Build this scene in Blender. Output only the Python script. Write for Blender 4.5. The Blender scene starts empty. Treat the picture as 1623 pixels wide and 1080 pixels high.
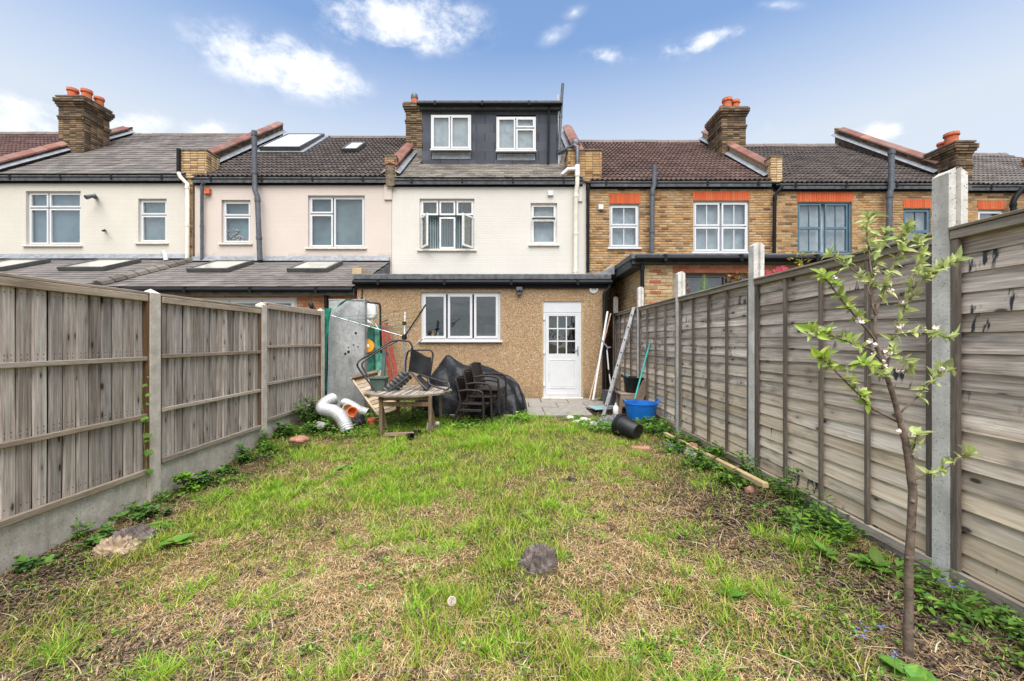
import bpy, bmesh, math, random
import numpy as np
from mathutils import Vector, Matrix, Euler

random.seed(7)
RNG = np.random.default_rng(11)
SC = bpy.context.scene
COL = SC.collection
R = math.radians

# ---------------------------------------------------------------- camera
FPX, CX, CY, CH = 650.0, 811.5, 540.0, 1.36      # focal length in photo pixels, centre, eye height (m)
cd = bpy.data.cameras.new("camera")
cam = bpy.data.objects.new("camera", cd)
COL.objects.link(cam)
cam.location = (0, 0, CH)
cam.rotation_euler = (R(90), 0, 0)
cd.sensor_width = 36.0
cd.lens = FPX / 1623.0 * 36.0
cd.clip_start = 0.05
cd.clip_end = 3000
SC.camera = cam

# ---------------------------------------------------------------- world, sun, exposure
SUN_EL, SUN_AZ = R(64), R(177)       # azimuth from +Y, clockwise: behind the camera
w = bpy.data.worlds.new("World")
SC.world = w
w.use_nodes = True
wn, wl = w.node_tree.nodes, w.node_tree.links
wn.clear()
def W(t, **k):
    n = wn.new(t)
    for a, b in k.items():
        setattr(n, a, b)
    return n
w_out = W('ShaderNodeOutputWorld')
w_bg = W('ShaderNodeBackground')
w_bg.inputs[1].default_value = 0.050
sky = W('ShaderNodeTexSky')
sky.sky_type = 'NISHITA'
sky.sun_disc = False
sky.sun_elevation = SUN_EL
sky.sun_rotation = SUN_AZ
sky.altitude = 50
sky.air_density = 1.0
sky.dust_density = 0.7
sky.ozone_density = 2.2
tc = W('ShaderNodeTexCoord')
def WM(op, a, b=None, c=None):
    n = W('ShaderNodeMath', operation=op)
    for i, v in enumerate((a, b, c)):
        if v is None: continue
        if isinstance(v, (int, float)): n.inputs[i].default_value = v
        else: wl.new(v, n.inputs[i])
    return n.outputs[0]
def WDOT(vec):
    n = W('ShaderNodeVectorMath', operation='DOT_PRODUCT')
    wl.new(tc.outputs['Generated'], n.inputs[0])
    n.inputs[1].default_value = vec
    return n.outputs['Value']
# cloud field: noise on a flat layer overhead
sep = W('ShaderNodeSeparateXYZ'); wl.new(tc.outputs['Generated'], sep.inputs[0])
zz = WM('ADD', WM('MAXIMUM', sep.outputs[2], 0.0), 0.16)
comb = W('ShaderNodeCombineXYZ')
wl.new(WM('DIVIDE', sep.outputs[0], zz), comb.inputs[0])
wl.new(WM('DIVIDE', sep.outputs[1], zz), comb.inputs[1])
def WNOISE(scale, detail, rough, off=(0, 0, 0), src=None):
    mp = W('ShaderNodeMapping'); mp.inputs[1].default_value = off
    if src is None: wl.new(comb.outputs[0], mp.inputs[0])
    else:
        wl.new(src, mp.inputs[0]); mp.inputs[3].default_value = (1, 1, 1.7)
    n = W('ShaderNodeTexNoise'); n.inputs['Scale'].default_value = scale
    n.inputs['Detail'].default_value = detail; n.inputs['Roughness'].default_value = rough
    wl.new(mp.outputs[0], n.inputs['Vector'])
    return n.outputs[0]
n_big = WNOISE(0.55, 3, 0.5, (3.1, 1.7, 0))
n_det = WNOISE(13, 10, 0.66, (0.3, 4.4, 0), tc.outputs['Generated'])
n_mid = WNOISE(6, 5, 0.55, (7.3, 2.4, 0), tc.outputs['Generated'])
# single cumulus clouds standing in the sky: (direction as photo column/row, half width, half height, tilt)
CLOUDS = [(452, 104, 175, 58, 17, 1.0), (640, 34, 165, 62, 6, 1.0), (1120, 66, 78, 22, -16, .8), (1062, 82, 50, 24, 0, .7), (968, 88, 55, 20, 0, .55),
          (1400, 208, 70, 22, -8, .75), (1230, 8, 60, 14, 0, .3), (30, 190, 130, 48, 12, .85), (215, 198, 80, 30, 0, .7),
          (330, 205, 60, 22, 0, .5), (880, 55, 38, 18, -30, .4), (910, 20, 30, 14, -30, .3), (1215, 195, 55, 18, 0, .3), (1445, 163, 40, 12, 0, .3),
          (-330, 60, 240, 70, 10, 1.0), (2000, 40, 260, 60, -8, .9), (560, -330, 380, 110, 10, .9), (1500, -420, 300, 90, -20, .8),
          (-900, -100, 380, 90, 0, .9), (2700, -180, 380, 90, 0, .9)]
mask = None
for px, py, hw, hh, tilt, amt in CLOUDS:
    dirp = lambda x_, y_: Vector(((x_ - CX) / FPX, 1.0, (CY - y_) / FPX)).normalized()
    c = dirp(px, py); ct, st = math.cos(R(tilt)), math.sin(R(tilt)); e = 4.0
    ea = (dirp(px + ct * e, py + st * e) - c) * (hw / e); eb = (dirp(px - st * e, py + ct * e) - c) * (hh / e)
    inv = Matrix((ea, eb, c)).transposed().inverted()          # rows: how far along the cloud's width / height a direction lies
    qa = WDOT(inv[0]); qb = WDOT(inv[1])
    q = WM('SQRT', WM('ADD', WM('MULTIPLY', qa, qa), WM('MULTIPLY', qb, qb)))
    m = WM('MULTIPLY', WM('MAXIMUM', WM('SUBTRACT', 1.1, q), 0.0), amt)
    m = WM('MULTIPLY', m, WM('GREATER_THAN', WDOT(c), 0.2))
    mask = m if mask is None else WM('MAXIMUM', mask, m)
# the same kind of cloud over the half of the sky behind the camera
back = W('ShaderNodeMapRange'); wl.new(WDOT((0, -1, 0.25)), back.inputs[0])
back.inputs[1].default_value = -0.2; back.inputs[2].default_value = 0.35
gen = W('ShaderNodeMapRange'); wl.new(n_big, gen.inputs[0]); gen.inputs[1].default_value = 0.46; gen.inputs[2].default_value = 0.66
mask = WM('MAXIMUM', mask, WM('MULTIPLY', gen.outputs[0], back.outputs[0]))
edge = WM('ADD', mask, WM('ADD', WM('MULTIPLY', WM('SUBTRACT', n_det, 0.5), 3.0), WM('MULTIPLY', WM('SUBTRACT', n_mid, 0.5), 2.3)))
edge = WM('MULTIPLY', edge, WM('MINIMUM', WM('MULTIPLY', mask, 2.2), 1.0))
cl = W('ShaderNodeMapRange', interpolation_type='SMOOTHSTEP'); wl.new(edge, cl.inputs[0])
cl.inputs[1].default_value = -0.05; cl.inputs[2].default_value = 1.15
# thin veil towards the horizon
veil = W('ShaderNodeMapRange'); wl.new(sep.outputs[2], veil.inputs[0])
veil.inputs[1].default_value = 0.58; veil.inputs[2].default_value = 0.38
veil.inputs[3].default_value = 0.0; veil.inputs[4].default_value = 0.86
hs = W('ShaderNodeHueSaturation'); hs.inputs['Saturation'].default_value = 0.96; hs.inputs['Value'].default_value = 1.0
tint = W('ShaderNodeMixRGB', blend_type='MULTIPLY'); tint.inputs[0].default_value = 1.0
wl.new(sky.outputs[0], tint.inputs[1]); tint.inputs[2].default_value = (0.95, 1.02, 1.04, 1)
wl.new(tint.outputs[0], hs.inputs['Color'])
mx0 = W('ShaderNodeMixRGB'); wl.new(veil.outputs[0], mx0.inputs[0]); wl.new(hs.outputs[0], mx0.inputs[1]); mx0.inputs[2].default_value = (3.2, 3.45, 3.75, 1)
mx1 = W('ShaderNodeMixRGB'); wl.new(WM('MULTIPLY', cl.outputs[0], 0.94), mx1.inputs[0]); wl.new(mx0.outputs[0], mx1.inputs[1]); mx1.inputs[2].default_value = (4.9, 4.95, 5.05, 1)
wl.new(mx1.outputs[0], w_bg.inputs[0]); wl.new(w_bg.outputs[0], w_out.inputs[0])

sl = bpy.data.lights.new("sun", 'SUN')
sl.energy = 1.5
sl.angle = R(62)            # bright broken cloud: very soft light
sl.color = (1.0, 0.95, 0.88)
sun = bpy.data.objects.new("sun", sl)
COL.objects.link(sun)
sdir = Vector((math.sin(SUN_AZ) * math.cos(SUN_EL), math.cos(SUN_AZ) * math.cos(SUN_EL), math.sin(SUN_EL)))
sun.rotation_euler = sdir.to_track_quat('Z', 'Y').to_euler()
sun.location = sdir * 60

SC.view_settings.view_transform = 'Standard'
SC.view_settings.look = 'None'
SC.view_settings.gamma = 1.0
SC.view_settings.exposure = 2.3
SC.view_settings.use_curve_mapping = False
SC.render.engine = 'CYCLES'
SC.cycles.use_denoising = True
SC.cycles.max_bounces = 6
SC.cycles.diffuse_bounces = 3
SC.cycles.glossy_bounces = 3
SC.cycles.transmission_bounces = 4
SC.cycles.transparent_max_bounces = 8

# ---------------------------------------------------------------- helpers: points
def P(px, py, Y):
    """world point seen at photo pixel (px,py) at depth Y"""
    return Vector(((px - CX) / FPX * Y, Y, CH - (py - CY) / FPX * Y))
def sm(a, b, x):
    t = np.clip((np.asarray(x, dtype=float) - a) / (b - a), 0, 1)
    return t * t * (3 - 2 * t)

# value noise in numpy
_tab = np.random.default_rng(5).random((256, 256))
def vnoise(x, y):
    xi = np.floor(x).astype(int); yi = np.floor(y).astype(int)
    fx = x - xi; fy = y - yi
    fx = fx * fx * (3 - 2 * fx); fy = fy * fy * (3 - 2 * fy)
    g = lambda i, j: _tab[i & 255, j & 255]
    return (g(xi, yi) * (1 - fx) + g(xi + 1, yi) * fx) * (1 - fy) + (g(xi, yi + 1) * (1 - fx) + g(xi + 1, yi + 1) * fx) * fy
def fbm(x, y, s=1.0, o=4, off=0.0):
    x = np.asarray(x, dtype=float) * s + off; y = np.asarray(y, dtype=float) * s + off * 1.7
    v = 0; a = 0.5; t = 0
    for _ in range(o):
        v = v + a * vnoise(x, y); t += a; a *= .5; x = x * 2.03 + 11.3; y = y * 2.03 + 5.1
    return v / t

# ---------------------------------------------------------------- helpers: objects
OFF = {}            # name of a thing -> location of its root (its parts are built in world coordinates)
def tag(o, label=None, cat=None, group=None, kind=None):
    if label: o['label'] = label
    if cat: o['category'] = cat
    if group: o['group'] = group
    if kind: o['kind'] = kind
    return o
def thing(name, label, cat, loc=(0, 0, 0), group=None):
    o = bpy.data.objects.new(name, None)
    o.empty_display_size = 0.1
    COL.objects.link(o)
    o.location = loc
    OFF[o.name] = Vector(loc)
    return tag(o, label, cat, group)
def off_of(o):
    while o is not None:
        if o.name in OFF: return OFF[o.name]
        o = o.parent
    return Vector((0, 0, 0))
def link(name, me, parent=None):
    o = bpy.data.objects.new(name, me)
    COL.objects.link(o)
    if parent is not None: o.parent = parent
    return o
def dup(root, loc=None, rot=None, label=None):
    def rec(o, par):
        c = o.copy(); COL.objects.link(c)
        if par is not None: c.parent = par
        for ch in [x for x in KIDS.get(o.name, [])]: rec(ch, c)
        return c
    KIDS = {}
    for o in COL.objects:
        if o.parent: KIDS.setdefault(o.parent.name, []).append(o)
    r = rec(root, None)
    if loc is not None: r.location = loc
    if rot is not None: r.rotation_euler = rot
    if label: r['label'] = label
    return r

class MB:
    """collects faces, builds ONE mesh object"""
    def __init__(s): s.v = []; s.f = []
    def add(s, verts, faces):
        n = len(s.v)
        s.v += [tuple(p) for p in verts]
        s.f += [tuple(i + n for i in f) for f in faces]
        return s
    def box(s, x0, x1, y0, y1, z0, z1):
        x0, x1 = min(x0, x1), max(x0, x1); y0, y1 = min(y0, y1), max(y0, y1); z0, z1 = min(z0, z1), max(z0, z1)
        return s.add([(x0, y0, z0), (x1, y0, z0), (x1, y1, z0), (x0, y1, z0), (x0, y0, z1), (x1, y0, z1), (x1, y1, z1), (x0, y1, z1)],
                     [(0, 3, 2, 1), (4, 5, 6, 7), (0, 1, 5, 4), (1, 2, 6, 5), (2, 3, 7, 6), (3, 0, 4, 7)])
    def obox(s, c, a, b, d):
        """box at centre c with half vectors a,b,d"""
        c, a, b, d = map(Vector, (c, a, b, d))
        if a.cross(b).dot(d) < 0: a = -a
        vs = [c - a - b - d, c + a - b - d, c + a + b - d, c - a + b - d, c - a - b + d, c + a - b + d, c + a + b + d, c - a + b + d]
        return s.add(vs, [(0, 3, 2, 1), (4, 5, 6, 7), (0, 1, 5, 4), (1, 2, 6, 5), (2, 3, 7, 6), (3, 0, 4, 7)])
    def bar(s, p, q, wdt, thk, up=(0, 0, 1)):
        p, q = Vector(p), Vector(q); d = (q - p) / 2; u = d.normalized()
        side = u.cross(Vector(up))
        if side.length < 1e-4: side = u.cross(Vector((1, 0, 0)))
        side.normalize(); upv = side.cross(u).normalized()
        return s.obox((p + q) / 2, d, side * wdt / 2, upv * thk / 2)
    def quad(s, a, b, c, d): return s.add([a, b, c, d], [(0, 1, 2, 3)])
    def tube(s, pts, r, n=8, cap=True, radii=None):
        pts = [Vector(p) for p in pts]; m = len(pts)
        prev = None; rings = []
        for i, p in enumerate(pts):
            t = (pts[min(i + 1, m - 1)] - pts[max(i - 1, 0)]).normalized()
            if prev is None:
                a = t.cross(Vector((0, 0, 1)))
                if a.length < 1e-3: a = t.cross(Vector((1, 0, 0)))
            else:
                a = prev - t * prev.dot(t)
                if a.length < 1e-4: a = t.cross(Vector((0, 0, 1)))
            a.normalize(); prev = a; b = t.cross(a)
            rr = radii[i] if radii else r
            rings.append([p + (a * math.cos(2 * math.pi * k / n) + b * math.sin(2 * math.pi * k / n)) * rr for k in range(n)])
        vs = [v for ring in rings for v in ring]
        fs = []
        for i in range(m - 1):
            for k in range(n):
                k2 = (k + 1) % n
                fs.append((i * n + k, i * n + k2, (i + 1) * n + k2, (i + 1) * n + k))
        if cap:
            fs.append(tuple(range(n - 1, -1, -1))); fs.append(tuple((m - 1) * n + k for k in range(n)))
        return s.add(vs, fs)
    def lathe(s, prof, c=(0, 0, 0), n=20, axis=None, closed=False, squash=None):
        """prof: list of (r, h) along axis"""
        c = Vector(c)
        Z = Vector(axis).normalized() if axis is not None else Vector((0, 0, 1))
        X = Z.orthogonal().normalized() if axis is not None else Vector((1, 0, 0)); Yv = Z.cross(X)
        vs = []
        for r, h in prof:
            for k in range(n):
                t = 2 * math.pi * k / n
                q = 1.0 if squash is None else squash(t, h)
                vs.append(c + Z * h + (X * math.cos(t) + Yv * math.sin(t)) * r * q)
        fs = []
        for i in range(len(prof) - 1):
            for k in range(n):
                k2 = (k + 1) % n
                fs.append((i * n + k, i * n + k2, (i + 1) * n + k2, (i + 1) * n + k))
        if prof[0][0] > 1e-4: fs.append(tuple(range(n - 1, -1, -1)))
        if prof[-1][0] > 1e-4: fs.append(tuple((len(prof) - 1) * n + k for k in range(n)))
        return s.add(vs, fs)
    def prism(s, poly, d):
        """extrude planar polygon (list of points) by vector d"""
        poly = [Vector(p) for p in poly]; d = Vector(d); n = len(poly)
        return s.add(poly + [p + d for p in poly], [tuple(range(n - 1, -1, -1)), tuple(range(n, 2 * n))] + [(i, (i + 1) % n, n + (i + 1) % n, n + i) for i in range(n)])
    def grid(s, fn, nu, nv):
        vs = [fn(i / nu, j / nv) for j in range(nv + 1) for i in range(nu + 1)]
        fs = [(j * (nu + 1) + i, j * (nu + 1) + i + 1, (j + 1) * (nu + 1) + i + 1, (j + 1) * (nu + 1) + i) for j in range(nv) for i in range(nu)]
        return s.add(vs, fs)
    def mesh(s, name, mat, o=Vector((0, 0, 0)), smooth=False, bevel=0, fix=True, seg=1):
        me = bpy.data.meshes.new(name)
        me.from_pydata([(p[0] - o[0], p[1] - o[1], p[2] - o[2]) for p in s.v], [], s.f)
        if fix or bevel:
            bm = bmesh.new(); bm.from_mesh(me)
            if fix: bmesh.ops.recalc_face_normals(bm, faces=bm.faces)
            if bevel:
                ed = [e for e in bm.edges if len(e.link_faces) == 2 and e.calc_face_angle(0) > 0.6]
                bmesh.ops.bevel(bm, geom=ed, offset=bevel, segments=seg, affect='EDGES', clamp_overlap=True)
            bm.to_mesh(me); bm.free()
        if smooth is True: me.polygons.foreach_set('use_smooth', [True] * len(me.polygons))
        if mat is not None: me.materials.append(mat)
        return me
    def build(s, name, mat, parent=None, smooth=False, bevel=0, fix=True, seg=1):
        o = off_of(parent) if parent is not None else Vector((0, 0, 0))
        me = s.mesh(name, mat, o, smooth, bevel, fix, seg)
        ob = link(name, me, parent)
        if smooth and smooth is not True: smooth_angle(me, smooth)
        return ob
def smooth_angle(me, deg):
    me.polygons.foreach_set('use_smooth', [True] * len(me.polygons))
    bm = bmesh.new(); bm.from_mesh(me)
    for e in bm.edges:
        e.smooth = not (len(e.link_faces) == 2 and e.calc_face_angle(0) > R(deg))
    bm.to_mesh(me); bm.free()

def single(mb, name, label, cat, mat, loc=None, smooth=False, bevel=0, group=None, seg=1, fix=True):
    """a thing that is one mesh, with its origin at loc"""
    loc = Vector(loc) if loc is not None else Vector((0, 0, 0))
    me = mb.mesh(name, mat, loc, smooth, bevel, fix, seg)
    if smooth and smooth is not True: smooth_angle(me, smooth)
    o = link(name, me); o.location = loc; OFF[o.name] = loc
    return tag(o, label, cat, group)

def np_mesh(name, V, Fidx, Fcount, mat, col=None, tint=None, smooth=False):
    """mesh from numpy: V (n,3), Fidx flat loop indices, Fcount loops per face"""
    me = bpy.data.meshes.new(name)
    me.vertices.add(len(V)); me.vertices.foreach_set('co', np.asarray(V, dtype=np.float32).ravel())
    me.loops.add(len(Fidx)); me.loops.foreach_set('vertex_index', np.asarray(Fidx, dtype=np.int32))
    st = np.zeros(len(Fcount), dtype=np.int32); st[1:] = np.cumsum(Fcount)[:-1]
    me.polygons.add(len(Fcount)); me.polygons.foreach_set('loop_start', st)
    me.update(calc_edges=True)
    if col is not None:
        a = me.attributes.new('Col', 'FLOAT_COLOR', 'POINT')
        c4 = np.ones((len(V), 4), dtype=np.float32); c4[:, :3] = col
        a.data.foreach_set('color', c4.ravel())
    if tint is not None:
        a = me.attributes.new('tint', 'FLOAT', 'POINT')
        a.data.foreach_set('value', np.asarray(tint, dtype=np.float32))
    if smooth: me.polygons.foreach_set('use_smooth', [True] * len(me.polygons))
    me.materials.append(mat)
    return me

PIECE_LIMIT = 300
def pieces(parent, name, items, limit=PIECE_LIMIT):
    """items: (Matrix in world, proto mesh). The nearest LIMIT become objects that share mesh data, the rest one 'stuff' part."""
    o = off_of(parent)
    T = Matrix.Translation(-o)
    eye = Vector((0, 0, CH))
    items = sorted(items, key=lambda it: (it[0].translation - eye).length_squared)
    for M, me in items[:limit]:
        ob = link(name, me, parent)
        ob.matrix_local = T @ M
    rest = items[limit:]
    if rest:
        Vs, Fi, Fc, Ti, base = [], [], [], [], 0
        cache = {}
        for M, me in rest:
            if me.name not in cache:
                co = np.empty(len(me.vertices) * 3, dtype=np.float32); me.vertices.foreach_get('co', co)
                li = np.empty(len(me.loops), dtype=np.int32); me.loops.foreach_get('vertex_index', li)
                lt = np.empty(len(me.polygons), dtype=np.int32); me.polygons.foreach_get('loop_total', lt)
                cache[me.name] = (co.reshape(-1, 3), li, lt, me.materials[0])
            co, li, lt, mt = cache[me.name]
            A = np.array(T @ M)
            Vs.append(co @ A[:3, :3].T + A[:3, 3]); Fi.append(li + base); Fc.append(lt)
            Ti.append(np.full(len(co), random.random(), dtype=np.float32)); base += len(co)
        me = np_mesh(name, np.concatenate(Vs), np.concatenate(Fi), np.concatenate(Fc), mt, tint=np.concatenate(Ti))
        ob = link(name, me, parent); ob['kind'] = 'stuff'
# ---------------------------------------------------------------- materials
class G:
    """small helper over a material node tree"""
    def __init__(s, name):
        s.m = bpy.data.materials.new(name); s.m.use_nodes = True
        s.n = s.m.node_tree.nodes; s.l = s.m.node_tree.links
        s.b = s.n['Principled BSDF']
        s._tc = None; s._rnd = None
    def node(s, t, **k):
        n = s.n.new(t)
        for a, b in k.items(): setattr(n, a, b)
        return n
    def put(s, sock, v):
        if isinstance(v, bpy.types.NodeSocket): s.l.new(v, sock)
        elif isinstance(v, (tuple, list)) and len(v) == 3 and sock.type == 'RGBA': sock.default_value = (*v, 1)
        else: sock.default_value = v
    def math(s, op, a, b=0.0, c=None, clamp=False):
        n = s.node('ShaderNodeMath', operation=op); n.use_clamp = clamp
        s.put(n.inputs[0], a); s.put(n.inputs[1], b)
        if c is not None: s.put(n.inputs[2], c)
        return n.outputs[0]
    def co(s, kind='Object'):
        if s._tc is None: s._tc = s.node('ShaderNodeTexCoord')
        return s._tc.outputs[kind]
    def pos(s): return s.node('ShaderNodeNewGeometry').outputs['Position']
    def rnd(s):
        """0..1, different for every piece (object random + the tint stored on joined pieces)"""
        if s._rnd is None:
            oi = s.node('ShaderNodeObjectInfo'); at = s.node('ShaderNodeAttribute', attribute_name='tint')
            s._rnd = s.math('FRACT', s.math('ADD', oi.outputs['Random'], at.outputs['Fac']))
        return s._rnd
    def map(s, vec, scale=(1, 1, 1), loc=None):
        n = s.node('ShaderNodeMapping'); s.l.new(vec, n.inputs[0])
        n.inputs['Scale'].default_value = scale
        if loc is not None: s.put(n.inputs['Location'], loc)
        return n.outputs[0]
    def piece_off(s, k=37.0):
        c = s.node('ShaderNodeCombineXYZ'); r = s.rnd()
        s.l.new(s.math('MULTIPLY', r, k), c.inputs[0]); s.l.new(s.math('MULTIPLY', r, k * 1.7), c.inputs[1]); s.l.new(s.math('MULTIPLY', r, k * .6), c.inputs[2])
        return c.outputs[0]
    def noise(s, vec, scale, detail=4, rough=.55, dist=0.0):
        n = s.node('ShaderNodeTexNoise'); s.l.new(vec, n.inputs['Vector'])
        n.inputs['Scale'].default_value = scale; n.inputs['Detail'].default_value = detail
        n.inputs['Roughness'].default_value = rough; n.inputs['Distortion'].default_value = dist
        return n.outputs[0]
    def voro(s, vec, scale, feat='F1', rnd=1.0):
        n = s.node('ShaderNodeTexVoronoi', feature=feat); s.l.new(vec, n.inputs['Vector'])
        n.inputs['Scale'].default_value = scale; n.inputs['Randomness'].default_value = rnd
        return n
    def ramp(s, fac, stops, interp='LINEAR'):
        n = s.node('ShaderNodeValToRGB'); cr = n.color_ramp; cr.interpolation = interp
        while len(cr.elements) < len(stops): cr.elements.new(.5)
        for e, (p, c) in zip(cr.elements, stops):
            e.position = p; e.color = (*c, 1) if len(c) == 3 else c
        s.put(n.inputs[0], fac)
        return n.outputs[0]
    def rng(s, v, a, b, c=0.0, d=1.0):
        n = s.node('ShaderNodeMapRange'); s.put(n.inputs[0], v)
        for i, x in enumerate((a, b, c, d)): n.inputs[i + 1].default_value = x
        return n.outputs[0]
    def mix(s, fac, a, b, mode='MIX'):
        n = s.node('ShaderNodeMixRGB', blend_type=mode); s.put(n.inputs[0], fac); s.put(n.inputs[1], a); s.put(n.inputs[2], b)
        return n.outputs[0]
    def hsv(s, col, h=.5, sat=1.0, val=1.0):
        n = s.node('ShaderNodeHueSaturation'); s.put(n.inputs['Hue'], h); s.put(n.inputs['Saturation'], sat); s.put(n.inputs['Value'], val); s.put(n.inputs['Color'], col)
        return n.outputs[0]
    def bump(s, h, dist=.01, strength=1.0):
        n = s.node('ShaderNodeBump'); s.l.new(h, n.inputs['Height']); n.inputs['Distance'].default_value = dist; n.inputs['Strength'].default_value = strength
        s.l.new(n.outputs[0], s.b.inputs['Normal'])
        return n
    def done(s, col, rough=.8, spec=.3, metal=0.0):
        s.put(s.b.inputs['Base Color'], col); s.put(s.b.inputs['Roughness'], rough)
        s.put(s.b.inputs['Specular IOR Level'], spec); s.put(s.b.inputs['Metallic'], metal)
        return s.m

def plain(name, c, rough=.6, spec=.4, metal=0.0, var=.12, scale=6.0, bump=0.0, bscale=60.0, dirt=0.0, dirtc=(.12, .1, .08), per=0.0):
    g = G(name); v = g.co()
    n = g.noise(v, scale, 5, .6)
    d = tuple(max(0, x * (1 - var * 2)) for x in c); u = tuple(min(1, x * (1 + var)) for x in c)
    col = g.mix(g.rng(n, .3, .7), d, u)
    if dirt: col = g.mix(g.math('MULTIPLY', g.rng(g.noise(v, scale * .45, 7, .68), .5, .72), dirt, clamp=True), col, dirtc)
    if per: col = g.hsv(col, val=g.rng(g.rnd(), 0, 1, 1 - per, 1 + per))
    if bump: g.bump(g.noise(v, bscale, 4, .6), bump)
    return g.done(col, rough, spec, metal)

def wood(name, cols, axis='Z', rough=.85, knots=True, nails=False, gscale=1.0, ground_tan=None, drips=False):
    """weathered board; grain runs along the given local axis of the piece"""
    g = G(name); v = g.co()
    vo = g.node('ShaderNodeVectorMath', operation='ADD'); g.l.new(v, vo.inputs[0]); g.l.new(g.piece_off(), vo.inputs[1]); v2 = vo.outputs[0]
    along, cross = 3.0, 46.0
    sc = {'X': (along, cross, cross), 'Y': (cross, along, cross), 'Z': (cross, cross, along)}[axis]
    sc = tuple(x * gscale for x in sc)
    grain = g.noise(g.map(v2, sc), 1.0, 6, .6, .6)
    fine = g.noise(g.map(v2, tuple(x * 4.5 for x in sc)), 1.0, 4, .65)
    broad = g.noise(g.map(v2, {'X': (.9, 3, 3), 'Y': (3, .9, 3), 'Z': (3, 3, .9)}[axis]), 1.6, 4, .55)
    col = g.ramp(g.rng(g.math('ADD', g.math('MULTIPLY', grain, .55), g.math('MULTIPLY', broad, .45)), .34, .66), [(0, cols[0]), (.5, cols[1]), (1, cols[2])])
    col = g.mix(g.rng(fine, .43, .72, 0, .5), col, tuple(x * .45 for x in cols[0]), 'MIX')
    if ground_tan is not None:      # less weathered, tan wood near the ground (world height)
        sz = g.node('ShaderNodeSeparateXYZ'); g.l.new(g.pos(), sz.inputs[0])
        f = g.rng(g.math('ADD', sz.outputs[2], g.math('MULTIPLY', g.math('SUBTRACT', broad, .5), 1.5)), 1.2, .15, 0, .92)
        tan = g.ramp(g.rng(grain, .3, .7), [(0, ground_tan[0]), (1, ground_tan[1])])
        col = g.mix(f, col, tan)
    if knots:
        vz = g.voro(g.map(v2, {'X': (7.5, 9, 9), 'Y': (9, 7, 9), 'Z': (9, 9, 7.5)}[axis]), 1.0)
        sepc = g.node('ShaderNodeSeparateColor'); g.l.new(vz.outputs['Color'], sepc.inputs[0])
        on = g.math('GREATER_THAN', sepc.outputs[0], .45)
        k = g.math('MULTIPLY', g.rng(vz.outputs['Distance'], .10, .16, 1, 0), on)
        halo = g.math('MULTIPLY', g.rng(vz.outputs['Distance'], .1, .42, .75, 0), on)
        col = g.mix(g.math('MULTIPLY', halo, .55), col, tuple(x * .5 for x in cols[0]))
        col = g.mix(g.math('MULTIPLY', k, .85), col, (.03, .022, .016))
    if nails:       # rows of nail heads where the rails cross behind
        sx = g.node('ShaderNodeSeparateXYZ'); g.l.new(v, sx.inputs[0])
        ax = g.math('SUBTRACT', g.math('ABSOLUTE', g.math('ADD', sx.outputs[0], g.math('MULTIPLY', g.math('SUBTRACT', g.rnd(), .5), .02))), .034)
        tot = None
        for z_ in (.052, .345, .365, .665, .685, .945):
            dz = g.math('MULTIPLY', g.math('SUBTRACT', sx.outputs[2], z_), 1.83)
            d2 = g.math('ADD', g.math('MULTIPLY', ax, ax), g.math('MULTIPLY', dz, dz))
            m_ = g.rng(d2, .00002, .00007, 1, 0)
            tot = m_ if tot is None else g.math('MAXIMUM', tot, m_)
        col = g.mix(g.math('MULTIPLY', tot, .85), col, (.04, .03, .025))
    if drips:
        dn = g.noise(g.map(v2, {'X': (30, 30, 4.0), 'Z': (30, 30, 2)}[axis]), 1.0, 3, .6)
        where = g.noise(g.map(v2, (2.2, 2.2, 2.2)), 1.0, 2, .5)
        col = g.mix(g.math('MULTIPLY', g.math('MULTIPLY', g.rng(dn, .58, .64), g.rng(where, .52, .60)), g.math('GREATER_THAN', g.math('FRACT', g.math('MULTIPLY', g.rnd(), 13.7)), .35)), col, (.05, .05, .058))
        bl = g.noise(g.map(v2, (4.5, 4.5, 9)), 1.0, 3, .55)
        col = g.mix(g.rng(bl, .58, .76, 0, .7), col, (.09, .085, .085))
    col = g.hsv(col, sat=g.rng(g.rnd(), 0, 1, .9, 1.2), val=g.rng(g.math('FRACT', g.math('MULTIPLY', g.rnd(), 7.31)), 0, 1, .70, 1.22))
    g.bump(g.math('ADD', g.math('MULTIPLY', grain, .6), g.math('MULTIPLY', fine, .4)), .004, .8)
    return g.done(col, rough, .2)

def brickmat(name, stops, soot=.35, sootc=(.05, .042, .035)):
    g = G(name); v = g.co()
    vo = g.node('ShaderNodeVectorMath', operation='ADD'); g.l.new(g.pos(), vo.inputs[0]); v2 = vo.outputs[0]
    col = g.ramp(g.rnd(), stops)
    sp = g.noise(v2, 38, 5, .65)
    col = g.mix(g.rng(sp, .38, .7, 0, .5), col, (.09, .06, .04))
    big = g.noise(v2, 1.1, 5, .65)
    col = g.mix(g.math('MULTIPLY', g.rng(big, .5, .72), soot), col, sootc)
    g.bump(g.noise(v2, 90, 3, .6), .004, .7)
    return g.done(col, .92, .15)

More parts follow.
